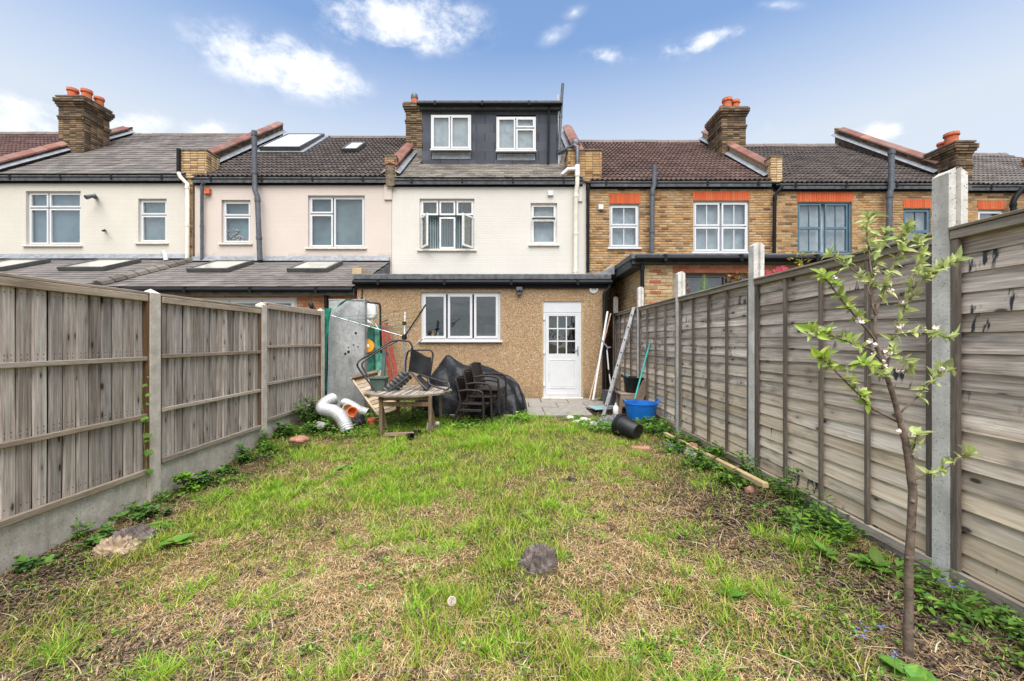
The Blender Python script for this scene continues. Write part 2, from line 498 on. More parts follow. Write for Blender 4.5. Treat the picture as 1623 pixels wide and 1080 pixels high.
STOCK = [(0, (.15, .08, .036)), (.10, (.34, .19, .08)), (.35, (.46, .28, .125)), (.6, (.53, .345, .17)), (.8, (.40, .215, .095)), (.9, (.52, .37, .21)), (1, (.12, .07, .04))]
M = {}
M['brick_stock'] = brickmat('stock_brick', STOCK, .4)
M['brick_pale'] = brickmat('pale_brick', [(0, (.45, .3, .14)), (.3, (.56, .4, .22)), (.7, (.62, .47, .28)), (.9, (.5, .32, .15)), (1, (.3, .17, .08))], .12)
M['brick_chim'] = brickmat('chimney_brick', [(0, (.07, .052, .036)), (.25, (.18, .12, .07)), (.5, (.30, .205, .115)), (.75, (.15, .1, .06)), (1, (.055, .044, .034))], .95)
M['brick_red'] = brickmat('red_brick', [(0, (.36, .1, .055)), (.4, (.45, .14, .075)), (.8, (.5, .2, .1)), (1, (.3, .085, .05))], .12)
M['brick_orange'] = brickmat('orange_brick', [(0, (.42, .17, .08)), (.4, (.52, .24, .12)), (.8, (.58, .32, .18)), (1, (.35, .12, .06))], .1)
M['brick_lintel'] = brickmat('lintel_brick', [(0, (.56, .1, .035)), (.5, (.66, .13, .045)), (1, (.6, .16, .07))], .04)
M['mortar'] = plain('mortar', (.33, .26, .18), .95, .1, var=.2, scale=9, bump=.003, bscale=120)
M['mortar_dark'] = plain('old_mortar', (.19, .15, .11), .95, .1, var=.25, scale=6, bump=.003, bscale=120)

def painted_brick(name, c, flake=0.0):
    g = G(name); v = g.pos()
    sw = g.node('ShaderNodeSeparateXYZ'); g.l.new(v, sw.inputs[0])
    cb = g.node('ShaderNodeCombineXYZ'); g.l.new(sw.outputs[0], cb.inputs[0]); g.l.new(sw.outputs[2], cb.inputs[1])
    bt = g.node('ShaderNodeTexBrick'); g.l.new(cb.outputs[0], bt.inputs['Vector'])
    bt.inputs['Scale'].default_value = 1.0; bt.inputs['Brick Width'].default_value = .225; bt.inputs['Row Height'].default_value = .075
    bt.inputs['Mortar Size'].default_value = .008; bt.inputs['Mortar Smooth'].default_value = .5; bt.offset = .5
    n = g.noise(v, .9, 6, .6); st = g.noise(g.map(v, (5, 5, .8)), 1.0, 5, .6)
    col = g.mix(g.rng(n, .35, .7), tuple(x * .93 for x in c), c)
    col = g.mix(g.rng(st, .55, .8, 0, .22), col, (.5, .42, .33))
    col = g.mix(g.math('MULTIPLY', g.math('MULTIPLY', bt.outputs['Fac'], .08), g.rng(g.noise(v, 2.5, 3, .6), .4, .65)), col, (.45, .38, .3))
    # flaking patches just above the lead at the foot of the upper wall, faint runs elsewhere
    band = g.math('MULTIPLY', g.rng(sw.outputs[2], 4.12, 3.86), g.rng(g.noise(v, 3.6, 5, .65), .50, .60))
    if flake: col = g.mix(g.math('MULTIPLY', band, flake), col, (.33, .28, .22))
    run = g.noise(g.map(v, (9, 9, .5)), 1.0, 4, .6); eave = g.rng(sw.outputs[2], 5.2, 6.2, .25, 1)
    col = g.mix(g.math('MULTIPLY', g.rng(run, .58, .74, 0, .2), eave), col, (.36, .31, .25))
    h = g.math('ADD', g.math('MULTIPLY', bt.outputs['Fac'], -1.0), g.math('MULTIPLY', g.noise(v, 55, 3, .6), .5))
    g.bump(h, .0035, .6)
    return g.done(col, .75, .25)
M['wall_white'] = painted_brick('white_painted_brick', (.625, .595, .535))
M['wall_cream'] = painted_brick('cream_painted_brick', (.61, .575, .50))
M['wall_pink'] = painted_brick('pink_cream_painted_brick', (.60, .52, .46), .7)

def pebble():
    g = G('pebbledash'); v = g.pos()
    vo = g.voro(v, 78); sep = g.node('ShaderNodeSeparateColor'); g.l.new(vo.outputs['Color'], sep.inputs[0])
    col = g.ramp(sep.outputs[0], [(0, (.2, .115, .06)), (.18, (.42, .25, .12)), (.5, (.54, .35, .18)), (.8, (.64, .46, .28)), (1, (.8, .68, .52))])
    col = g.mix(g.rng(vo.outputs['Distance'], .45, .8), col, (.22, .14, .075))
    big = g.noise(v, .8, 4, .55)
    col = g.mix(g.rng(big, .45, .75, 0, .22), col, (.3, .17, .08))
    sz = g.node('ShaderNodeSeparateXYZ'); g.l.new(v, sz.inputs[0])     # patchy darker olive-brown towards the foot of the wall
    foot_tone = g.math('MULTIPLY', g.rng(sz.outputs[2], .38, .02), g.rng(g.noise(v, 5, 4, .6), .38, .65))
    col = g.mix(g.math('MULTIPLY', foot_tone, .65), col, (.11, .1, .05))
    g.bump(g.math('SUBTRACT', 1.0, vo.outputs['Distance']), .016, 1.0)
    return g.done(col, .85, .25)
M['pebble'] = pebble()

def tilemat(name, stops, lichen=.3, lc=(.42, .4, .36), rough=.85):
    g = G(name); v = g.pos()
    col = g.ramp(g.rnd(), stops)
    n = g.noise(v, 16, 6, .68)
    col = g.mix(g.rng(n, .54, .68, 0, lichen), col, lc)
    b = g.noise(v, .9, 4, .6)
    col = g.hsv(col, val=g.rng(b, .3, .7, .78, 1.2))
    g.bump(g.noise(v, 70, 4, .6), .004, .6)
    return g.done(col, rough, .25)
M['tile_brown'] = tilemat('brown_roof_tile', [(0, (0.068, 0.04, 0.0336)), (.4, (0.092, 0.0544, 0.0448)), (.8, (0.112, 0.068, 0.056)), (1, (0.08, 0.044, 0.036))], .18)
M['tile_dark'] = tilemat('dark_roof_tile', [(0, (0.048, 0.0376, 0.0336)), (.5, (0.068, 0.0544, 0.048)), (1, (0.088, 0.0688, 0.0592))], .22)
M['tile_grey'] = tilemat('grey_roof_tile', [(0, (0.102, 0.0884, 0.0816)), (.5, (0.1292, 0.1156, 0.1054)), (.9, (0.1564, 0.1394, 0.1258)), (1, (0.0884, 0.0748, 0.068))], .25, (.36, .33, .28))
M['tile_slate'] = tilemat('weathered_slate', [(0, (0.0884, 0.0782, 0.068)), (.5, (0.1292, 0.1156, 0.0986)), (1, (0.17, 0.1496, 0.1224))], .4, (.3, .27, .18))
M['tile_red'] = tilemat('old_red_roof_tile', [(0, (0.068, 0.036, 0.0336)), (.5, (0.088, 0.0464, 0.0416)), (1, (0.112, 0.064, 0.056))], .2)
M['tile_ext'] = tilemat('grey_extension_tile', [(0, (0.1156, 0.102, 0.0952)), (.5, (0.136, 0.1224, 0.1122)), (1, (0.1564, 0.1394, 0.1258))], .16, (.3, .27, .22))
M['coping'] = tilemat('red_coping_tile', [(0, (.16, .07, .055)), (.4, (.225, .1, .078)), (.7, (.18, .11, .092)), (1, (.26, .13, .095))], .55, (.14, .1, .085))
M['ridge'] = tilemat('ridge_tile', [(0, (.12, .095, .085)), (1, (.16, .13, .115))], .3)
M['cladding_gap'] = plain('dark_cladding_joint', (.012, .012, .014), .9, .1)
M['slatedark'] = tilemat('dark_cladding_slate', [(0, (.062, .067, .086)), (.5, (.076, .081, .102)), (1, (.092, .097, .12))], .0, rough=.7)
M['terracotta'] = plain('terracotta', (.56, .15, .07), .8, .2, var=.18, scale=14, bump=.002, dirt=.35, dirtc=(.25, .1, .06))
M['lead'] = plain('lead_flashing', (.22, .235, .255), .6, .35, .2, var=.2, scale=8, bump=.004, bscale=30)
M['black_upvc'] = plain('black_plastic_gutter', (.010, .011, .013), .55, .18, var=.2, scale=4)
M['grey_pipe'] = plain('grey_painted_pipe', (.09, .1, .115), .45, .4, var=.2, scale=10, dirt=.3)
M['cream_pipe'] = plain('cream_painted_pipe', (.78, .72, .6), .5, .4, var=.08, scale=6, dirt=.3, dirtc=(.4, .36, .3))
M['white_upvc'] = plain('white_window_plastic', (.61, .615, .62), .35, .5, var=.03, scale=3)
M['white_dirty'] = plain('white_grubby_plastic', (.74, .73, .7), .45, .4, var=.08, scale=12, dirt=.25, dirtc=(.4, .38, .33))
M['blue_paint'] = plain('blue_grey_painted_timber', (.10, .17, .22), .5, .4, var=.08)
M['sill_pale'] = plain('pale_painted_sill', (.7, .64, .55), .7, .3, var=.12, scale=14, dirt=.3, dirtc=(.35, .28, .2))
M['render_tan'] = plain('tan_render', (.5, .38, .22), .9, .2, var=.15, scale=5, dirt=.3, bump=.003)
M['fascia'] = plain('grey_felt_edge', (.06, .065, .07), .7, .3, var=.25, scale=12)
M['fascia_w'] = plain('pale_fascia_board', (.5, .48, .43), .6, .3, var=.1, scale=8, dirt=.3)
M['felt'] = plain('grey_roof_felt', (.13, .135, .14), .95, .15, var=.25, scale=7, bump=.003)

def glass(name, refl=.35, tint=(.75, .85, .88), fm=.6):
    g = G(name); g.n.remove(g.b)
    out = g.n['Material Output']
    t = g.node('ShaderNodeBsdfTransparent'); t.inputs[0].default_value = (*tint, 1)
    gl = g.node('ShaderNodeBsdfGlossy'); gl.inputs['Roughness'].default_value = .015
    mxs = g.node('ShaderNodeMixShader')
    lw = g.node('ShaderNodeLayerWeight'); lw.inputs[0].default_value = .35
    g.l.new(g.math('ADD', g.math('MULTIPLY', lw.outputs['Fresnel'], fm), refl, clamp=True), mxs.inputs[0])
    g.l.new(t.outputs[0], mxs.inputs[1]); g.l.new(gl.outputs[0], mxs.inputs[2])
    bm_ = g.node('ShaderNodeBump'); g.l.new(g.noise(g.pos(), 2.2, 2, .5), bm_.inputs['Height']); bm_.inputs['Distance'].default_value = .006
    g.l.new(bm_.outputs[0], gl.inputs['Normal'])
    g.l.new(mxs.outputs[0], out.inputs[0])
    return g.m
M['glass'] = glass('window_glass', .07, (.86, .89, .90), .3)
M['glass_clear'] = glass('clear_window_glass', .09, (.8, .84, .84), .35)
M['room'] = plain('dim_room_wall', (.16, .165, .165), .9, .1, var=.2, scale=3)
M['room_blue'] = plain('blue_grey_sky_backing', (.27, .355, .38), .9, .1, var=.22, scale=.9)  # reflected sky put into the pane backing colour; also serves curtain and cupboard
M['net'] = plain('pale_net_curtain', (.66, .68, .69), .95, .1, var=.12, scale=4)
M['roofglass'] = plain('milky_rooflight_glass', (.42, .41, .36), .12, .8, var=.06, scale=3)
M['roofglass_w'] = plain('bright_rooflight_glass', (.7, .72, .72), .06, .9, var=.04, scale=3)
M['dark_frame'] = plain('dark_grey_metal_frame', (.10, .10, .095), .5, .4, .2, var=.15)

def concrete(name, c, pits=True, grit=.45):
    g = G(name); v = g.pos()
    n = g.noise(v, 7, 6, .65); f = g.noise(v, 75, 5, .7)
    col = g.mix(g.rng(n, .3, .7), tuple(x * .66 for x in c), tuple(min(1, x * 1.12) for x in c))
    col = g.mix(g.rng(f, .48, .7, 0, grit), col, tuple(x * .45 for x in c))
    h = g.math('MULTIPLY', f, .5)
    if pits:
        vo = g.voro(v, 75); sep = g.node('ShaderNodeSeparateColor'); g.l.new(vo.outputs['Color'], sep.inputs[0])
        pit = g.math('MULTIPLY', g.rng(vo.outputs['Distance'], .22, .3, 1, 0), g.math('GREATER_THAN', sep.outputs[0], .74))
        col = g.mix(g.math('MULTIPLY', pit, .8), col, (.06, .058, .055))
        h = g.math('SUBTRACT', h, g.math('MULTIPLY', pit, 1.2))
    st = g.noise(g.map(v, (6, 6, .7)), 1.0, 5, .6)
    col = g.mix(g.rng(st, .5, .72, 0, .5), col, (.2, .165, .11))
    g.bump(h, .004, .9)
    return g.done(col, .92, .2)
M['conc_post'] = concrete('concrete_post', (.66, .64, .595))
M['conc_board'] = concrete('concrete_gravel_board', (.62, .55, .45), True, .8)
M['conc_pale'] = concrete('pale_concrete_post', (.66, .585, .49), False)
M['slab'] = concrete('paving_slab', (.27, .25, .22), False)

M['wood_left'] = wood('weathered_board', [(.20, .16, .13), (.53, .455, .39), (.80, .73, .65)], 'Z', nails=True)
M['wood_rail'] = wood('weathered_rail', [(.24, .19, .145), (.40, .33, .255), (.52, .44, .35)], 'Y', knots=False)
M['wood_stile'] = wood('brown_stile', [(.10, .06, .035), (.18, .115, .07), (.26, .18, .12)], 'Z', knots=False)
M['board_gap_shade'] = plain('gap_shade_brown', (.05, .035, .025), .9, .1, var=.3)  # dark brown that paints in the shadow between the boards
M['wood_right'] = wood('weathered_lap_slat', [(.175, .145, .12), (.54, .465, .40), (.87, .78, .68)], 'X', ground_tan=((.60, .47, .32), (.86, .74, .57)), drips=True)
M['wood_batten'] = wood('weathered_batten', [(.08, .068, .058), (.15, .125, .105), (.24, .2, .165)], 'Z', knots=False)
M['wood_cap'] = wood('weathered_cap_rail', [(.2, .17, .135), (.33, .285, .23), (.46, .4, .32)], 'Y', knots=False)
M['wood_new'] = wood('new_pine_batten', [(.55, .38, .19), (.72, .53, .29), (.8, .63, .38)], 'Y', knots=True)
M['wood_table'] = wood('silvered_teak_slat', [(.15, .12, .095), (.33, .28, .23), (.52, .45, .38)], 'Y', knots=False)
M['wood_leg'] = wood('brown_table_leg', [(.09, .06, .035), (.2, .145, .09), (.32, .25, .17)], 'Z', knots=False)
M['wood_pallet'] = wood('pale_tan_slat', [(.24, .18, .12), (.42, .33, .23), (.55, .45, .33)], 'X', knots=True)

def leafmat(name, trans=.35, rough=.45, attr=True, c=(.1, .2, .03), var=.3):
    g = G(name)
    if attr:
        a = g.node('ShaderNodeAttribute', attribute_name='Col'); col = a.outputs['Color']
    else:
        n = g.noise(g.co(), 40, 3, .6)
        col = g.mix(n, tuple(x * (1 - var) for x in c), tuple(min(1, x * (1 + var)) for x in c))
        col = g.hsv(col, h=g.rng(g.rnd(), 0, 1, .475, .515), val=g.rng(g.math('FRACT', g.math('MULTIPLY', g.rnd(), 5.7)), 0, 1, .7, 1.3))
    g.done(col, rough, .3)
    out = g.n['Material Output']
    tr = g.node('ShaderNodeBsdfTranslucent'); g.put(tr.inputs[0], col)
    ms = g.node('ShaderNodeMixShader'); ms.inputs[0].default_value = trans
    g.l.new(g.b.outputs[0], ms.inputs[1]); g.l.new(tr.outputs[0], ms.inputs[2]); g.l.new(ms.outputs[0], out.inputs[0])
    return g.m
M['blade'] = leafmat('grass_blade', .3, .55)
M['straw'] = leafmat('dry_straw', .12, .8)
M['weedleaf'] = leafmat('weed_leaf', .28, .5)
M['apple_leaf'] = leafmat('apple_leaf', .38, .42, False, (.33, .46, .065))
M['apple_leaf_pale'] = leafmat('young_apple_leaf', .35, .5, False, (.45, .53, .2))
M['bark'] = plain('apple_bark', (.17, .125, .095), .85, .2, var=.3, scale=22, bump=.003, bscale=80, dirt=.4, dirtc=(.26, .23, .19))
M['petal'] = plain('apple_blossom_petal', (.74, .62, .56), .7, .2, var=.06, scale=30)
# ---------------------------------------------------------------- ground
XL, XR = -3.76, 2.495            # garden faces of the two fences
XLB, XRB = -3.82, 2.545          # planes of the boards
def leftz(y): return np.interp(y, [-5, 0, 3, 5, 6.2, 8.2, 9.5, 60], [-.5, -.46, -.38, -.31, -.2, -.08, 0, 0])
def gz(x, y, rough=True):
    x = np.asarray(x, dtype=float); y = np.asarray(y, dtype=float)
    t = sm(1.2, -3.5, x)
    z = leftz(y) * t + (1 - t) * np.interp(y, [0, 7.4, 8.2], [-.05, -.04, -.015])
    inside = (x > -3.9) & (x < 2.6) & (y < 9.8)
    if rough:
        n = (fbm(x, y, 1.1, 3, 3.0) - .5) * .09 + (fbm(x, y, 6.0, 3, 9.0) - .5) * .045
        z = z + n * np.where(inside, sm(8.3, 7.2, y), .3)
    z = z - np.where((y > 7.35) & (y < 9.9) & inside & (x > -.2), .03, 0)
    return np.where(inside, z, np.minimum(z, -.03) - .02)
def gzf(x, y): return float(gz(x, y))

# patches (shared by the soil under the grass and the grass itself)
def blob(x, y, cx, cy, rx, ry):
    return np.clip(1.35 - np.sqrt(((x - cx) / rx) ** 2 + ((y - cy) / ry) ** 2), 0, 1)
def patches(x, y):
    x = np.asarray(x, dtype=float); y = np.asarray(y, dtype=float)
    n1 = fbm(x, y, 1.5, 4, 2.0); n2 = fbm(x, y, 4.2, 4, 7.0); n3 = fbm(x, y, .75, 3, 13.0)
    soil = np.zeros_like(x)
    for cx, cy, rx, ry, a in [(1.95, 3.35, .7, 1.0, .9), (2.1, 2.3, .5, .7, .8), (2.0, 1.55, .8, .5, .75), (-2.2, 2.0, 1.0, .45, .75), (-1.2, 1.6, 1.0, .25, .9), (-3.2, 2.5, .6, .5, .6),
                              (-3.45, 3.1, .4, 1.2, .75), (-3.4, 5.4, .45, 1.3, .5), (2.2, 5.3, .3, 1.2, .6), (-2.6, 7.3, .8, .8, .5), (1.7, 7.0, .7, .6, .4)]:
        soil = np.maximum(soil, a * blob(x, y, cx, cy, rx, ry))
    soil = np.clip(soil * (.35 + 1.7 * n2) , 0, 1)
    soil = np.maximum(soil, sm(.66, .8, n2) * .6)
    green = sm(.40, .57, n1 * .45 + n2 * .35 + fbm(x, y, 9.0, 3, 17.0) * .2)
    for cx, cy, rx, ry, a in [(-.25, 6.1, 1.5, 1.2, .75), (-1.6, 4.3, .8, .8, .45), (0, 3.4, .5, 1.0, .25), (-.3, 2.0, .8, .5, .3), (1.1, 2.0, .4, .3, .4), (-.9, 4.9, .9, .5, .3), (0, 4.7, 1.1, 1.4, .35), (-1.2, 6.2, 1.2, .9, .3)]:
        green = np.clip(green + a * blob(x, y, cx, cy, rx, ry), 0, 1)
    for cx, cy, rx, ry, a in [(.75, 3.7, .5, .8, .55), (-2.0, 3.0, .9, .6, .35), (-1.3, 3.7, .6, .25, .4), (1.3, 5.0, .6, .9, .4), (-.2, 1.75, .3, .3, .4), (.9, 2.6, .5, .6, .3), (-.7, 2.75, .25, .35, .5)]:
        green = np.clip(green - a * blob(x, y, cx, cy, rx, ry), 0, 1)
    return soil, green, n2

xs = np.concatenate([[-500, -120, -40, -16, -9, -6, -4.6], np.linspace(-3.95, 2.75, 170), [3.4, 5, 9, 16, 40, 120, 500]])
ys = np.concatenate([[-300, -60, -15, -5, -2, -.5], np.linspace(.3, 10.0, 230), [11, 13, 16, 22, 40, 100, 300, 800]])
GX, GY = np.meshgrid(xs, ys)
GZ = gz(GX, GY)
so, gr, n2_ = patches(GX, GY)
dry = np.array([.27, .175, .075]); grn = np.array([.10, .105, .03]); dirt = np.array([.07, .045, .03])
colg = dry * (1 - gr[..., None]) + grn * gr[..., None]
colg = colg * (.45 + .85 * n2_[..., None])
colg = colg * (1 - so[..., None]) + dirt * so[..., None]
nx, ny = len(xs), len(ys)
I, J = np.meshgrid(np.arange(nx - 1), np.arange(ny - 1))
a0 = (J * nx + I).ravel()
Fi = np.stack([a0, a0 + 1, a0 + nx + 1, a0 + nx], 1).ravel()
def groundmat():
    g = G('garden_soil'); a = g.node('ShaderNodeAttribute', attribute_name='Col'); v = g.pos()
    n = g.noise(v, 45, 6, .7); f = g.noise(v, 190, 4, .65)
    col = g.mix(g.rng(n, .35, .7, 0, .75), a.outputs['Color'], (.05, .036, .022))
    col = g.mix(g.rng(f, .5, .75, 0, .5), col, (.42, .32, .18))
    g.bump(g.math('ADD', n, g.math('MULTIPLY', f, .5)), .03, 1.0)
    return g.done(col, .95, .1)
M['ground'] = groundmat()
me = np_mesh('ground', np.stack([GX.ravel(), GY.ravel(), GZ.ravel()], 1), Fi, np.full(len(Fi) // 4, 4), M['ground'], col=colg.reshape(-1, 3), smooth=True)
ground = link('ground', me); tag(ground, kind='structure', label='rough garden ground with dry grass and bare dark soil')

# paving slabs by the back door
patio_mb = MB().box(-1.2, 2.44, 7.42, 9.69, -.12, -.045)
patio = patio_mb.build('patio', M['ground']); tag(patio, kind='structure', label='grey concrete slab patio at the back door')
me_slab = {}
def slab_mesh(w, d):
    k = (round(w, 2), round(d, 2))
    if k not in me_slab:
        me_slab[k] = MB().box(-w / 2, w / 2, -d / 2, d / 2, -.04, .0).mesh('slab', M['slab'], bevel=.006)
    return me_slab[k]
its = []
yrow = [(7.5, 8.38), (8.39, 9.02), (9.03, 9.66)]
for r_, (ya, yb) in enumerate(yrow):
    xa = -1.15 + (.3 if r_ % 2 else 0)
    while xa < 2.3:
        wd = .88 if r_ == 0 else .6
        xb = min(xa + wd, 2.42)
        if xb - xa > .2 and not (r_ == 0 and xb > 1.75):
            m4 = Matrix.Translation(((xa + xb) / 2, (ya + yb) / 2, .002 + random.uniform(-.004, .004))) @ Euler((R(random.uniform(-.5, .5)), R(random.uniform(-.5, .5)), R(random.uniform(-.4, .4)))).to_matrix().to_4x4()
            its.append((m4, slab_mesh(xb - xa - .014, yb - ya - .012)))
        xa += wd
pieces(patio, 'paving_slab', its)
# ---------------------------------------------------------------- fences
def wavy_board(L, w, t0, t1, seed, wave=.004, n=14):
    """feather-edged board: length along Z from 0 to L, width along X, face towards -Y, slightly waney edges"""
    rr = random.Random(seed); mb = MB(); vs = []
    ph = [rr.uniform(0, 6.3) for _ in range(4)]
    for i in range(n + 1):
        z = L * i / n
        e0 = wave * math.sin(z * 5 + ph[0]) + wave * .6 * math.sin(z * 13 + ph[1])
        e1 = wave * math.sin(z * 4 + ph[2]) + wave * .6 * math.sin(z * 11 + ph[3])
        wy = .002 * math.sin(z * 3 + ph[1])
        vs += [(-w / 2 + e0, -t0 + wy, z), (w / 2 + e1, -t1 + wy, z), (w / 2 + e1, 0, z), (-w / 2 + e0, 0, z)]
    fs = [(0, 3, 2, 1), (4 * n, 4 * n + 1, 4 * n + 2, 4 * n + 3)]
    for i in range(n):
        a = 4 * i; b = a + 4
        for k in range(4):
            k2 = (k + 1) % 4
            fs.append((a + k, a + k2, b + k2, b + k))
    return mb.add(vs, fs)
def wavy_slat(L, w, t0, t1, seed, wave=.005, n=12):
    """lap slat: length along X (centred), height along Z from 0 to w, face towards -Y, thicker lower edge, waney lower edge"""
    rr = random.Random(seed); vs = []
    ph = [rr.uniform(0, 6.3) for _ in range(3)]
    for i in range(n + 1):
        x = -L / 2 + L * i / n
        e = wave * math.sin(x * 3.1 + ph[0]) + wave * .7 * math.sin(x * 7.7 + ph[1])
        b = .0025 * math.sin(x * 4.3 + ph[2])
        vs += [(x, -t0 + b, e), (x, 0, e), (x, 0, w), (x, -t1 + b, w)]
    fs = [(0, 3, 2, 1), (4 * n, 4 * n + 1, 4 * n + 2, 4 * n + 3)]
    for i in range(n):
        a = 4 * i; c = a + 4
        for k in range(4):
            k2 = (k + 1) % 4
            fs.append((a + k, a + k2, c + k2, c + k))
    return MB().add(vs, fs)

POSTY = [.46, 2.40, 4.33, 6.24, 8.17]
# ---- left fence: vertical boards, garden face towards +X
lf = thing('wooden_fence', 'grey weathered vertical board fence with three rails, along the left side of the lawn', 'fence', (XL, 4.3, -.3))
gtop = [-.02, -.02, .035, .10]          # top of gravel board, per bay
ftop = [1.845, 1.845, 1.845, 1.93]
bm_cache = [wavy_board(1.0, .138, .021, .010, 100 + i, wave=.0025).mesh('board', M['wood_left']) for i in range(6)]
RZ = Matrix.Rotation(R(90), 4, 'Z')        # local -Y -> +X
for b in range(4):
    ya, yb = POSTY[b] + .06, POSTY[b + 1] - .06
    zb, zt = gtop[b], ftop[b]
    fr = MB()
    fr.box(XLB - .030, XLB - .004, ya + .01, yb - .01, zb + .01, zt - .02)          # overlapped board edges; shadow in the gaps put into their dark colour
    panel_rail = fr.build('fence_panel', M['board_gap_shade'], lf)
    # visible rails on the garden face
    for k, zr in enumerate([zt - .045, zb + (zt - zb) * .638, zb + (zt - zb) * .32, zb + .028]):
        h = .066 if k == 0 else (.042 if k < 3 else .052)
        rail = MB(); x0 = XLB + .021; dx = .034 if k in (1, 2) else .04
        zj = random.uniform(-.004, .004)
        rail.box(x0, x0 + dx, ya + .03, yb - .03, zr - h / 2 + zj, zr + h / 2 + zj)
        rail.build('rail', M['wood_rail'], panel_rail, bevel=.004)
    cap = MB().box(XLB - .045, XLB + .052, ya, yb, zt - .008, zt + .018)
    cap.build('cap_rail', M['wood_rail'], panel_rail, bevel=.004)
    for ye in (ya + .015, yb - .015):
        MB().box(XLB - .02, XLB + .045, ye - .018, ye + .018, zb + .003, zt - .012).build('stile', M['wood_stile'], panel_rail, bevel=.003)
    its = []
    n = 16; sp = (yb - ya - .06) / n
    for i in range(n):
        yc = ya + .03 + sp * (i + .5)
        H = zt - .02 - (zb + .012)
        m4 = Matrix.Translation((XLB + random.uniform(-.002, .002), yc, zb + .012)) @ RZ @ Matrix.Rotation(R(random.uniform(-.25, .25)), 4, 'Y') @ Matrix.Rotation(R(2.6), 4, 'Z') @ Matrix.Diagonal((sp * .90 / .138, 1, H, 1))
        its.append((m4, bm_cache[(i * 5 + b) % 6]))
    pieces(panel_rail, 'board', its)
    gb = MB().box(XLB - .028, XLB + .026, ya - .02, yb + .02, zb - .62, zb - .001)
    gb.build('gravel_board', M['conc_board'], lf, bevel=.006)
for i, y in enumerate(POSTY):
    zt = [1.9, 1.9, 1.905, 1.945, 2.0][i]
    p = MB(); s = .05; d = .06
    p.box(XL - .11, XL, y - d, y + d, -1.0, zt - .045)
    a = [(XL - .11, y - d, zt - .045), (XL, y - d, zt - .045), (XL, y + d, zt - .045), (XL - .11, y + d, zt - .045)]
    p.add(a + [(XL - .055, y, zt)], [(0, 1, 4), (1, 2, 4), (2, 3, 4), (3, 0, 4)])
    p.build('post', M['conc_pale'], lf)

# ---- right fence: overlapping horizontal slats with vertical battens, garden face towards -X
rf = thing('wooden_fence', 'stained grey lap panel fence with tall concrete posts, along the right side of the lawn', 'fence', (XR, 4.3, 0))
RPY = [.45, 2.39, 4.28, 6.21, 8.15, 10.12]
slat_cache = [wavy_slat(1.0, .15, .015, .006, 200 + i, wave=.006).mesh('slat', M['wood_right']) for i in range(6)]
RZM = Matrix.Rotation(R(-90), 4, 'Z')      # local -Y -> -X
for b in range(5):
    ya, yb = RPY[b] + .05, RPY[b + 1] - .05
    zt = [1.99, 1.985, 2.0, 2.005, 2.01][b]; zb = [.03, .03, .03, .05, .06][b]
    mid = (ya + yb) / 2; L = yb - ya
    pb = MB().box(XRB + .012, XRB + .03, ya + .02, yb - .02, zb + .02, zt - .03)      # backing frame battens
    pb = MB()
    for yy in np.linspace(ya + .02, yb - .02, 5): pb.box(XRB + .024, XRB + .045, yy - .019, yy + .019, zb, zt - .03)
    pan = pb.build('fence_panel', M['wood_batten'], rf)
    n = 17; H = zt - .065 - zb; sp = H / n
    its = []
    for i in range(n):
        m4 = Matrix.Translation((XRB + .01, mid, zb + .035 + sp * i + random.uniform(-.011, .011))) @ RZM @ Matrix.Rotation(R(random.uniform(-.35, .35)), 4, 'Y') @ Matrix.Rotation(R(-2.6), 4, 'X') @ Matrix.Diagonal((L - .03, 1, sp * 1.3 / .15, 1))
        its.append((m4, slat_cache[(i * 7 + b * 3) % 6]))
    pieces(pan, 'slat', its)
    for k, yy in enumerate(np.linspace(ya + .022, yb - .022, 5)):
        wd = .036 if k in (0, 4) else .03
        MB().box(XRB - .046, XRB - .021, yy - wd / 2, yy + wd / 2, zb + .004, zt - .058).build('batten', M['wood_batten'], pan, bevel=.003)
    MB().box(XRB - .05, XRB - .018, ya, yb, zt - .055, zt - .006).build('top_rail', M['wood_cap'], pan, bevel=.003)
    MB().box(XRB - .062, XRB + .05, ya, yb, zt - .004, zt + .014).build('cap_rail', M['wood_cap'], pan, bevel=.003)
    MB().box(XRB - .05, XRB - .02, ya, yb, zb - .03, zb + .032).build('bottom_rail', M['wood_cap'], pan, bevel=.003)
    MB().box(XRB - .022, XRB + .03, ya - .02, yb + .02, zb - .35, zb - .034).build('gravel_board', M['conc_board'], rf, bevel=.005)
for i, y in enumerate(RPY):
    zt = [2.35, 2.35, 2.376, 2.40, 2.425, 2.44][i]
    p = MB(); d = .047
    # slotted concrete post: H-shaped plan, sloping top
    plan = [(XR, y - d), (XR + .04, y - d), (XR + .046, y - d + .022), (XR + .064, y - d + .022), (XR + .07, y - d), (XR + .11, y - d),
            (XR + .11, y + d), (XR + .07, y + d), (XR + .064, y + d - .022), (XR + .046, y + d - .022), (XR + .04, y + d), (XR, y + d)]
    bot = [(x, yy, -.8) for x, yy in plan]; top = [(x, yy, zt - (.03 if x < XR + .02 or x > XR + .09 else 0)) for x, yy in plan]
    n = len(plan)
    p.add(bot + top, [tuple(range(n - 1, -1, -1)), tuple(range(n, 2 * n))] + [(k, (k + 1) % n, n + (k + 1) % n, n + k) for k in range(n)])
    p.build('post', M['conc_post'], rf)
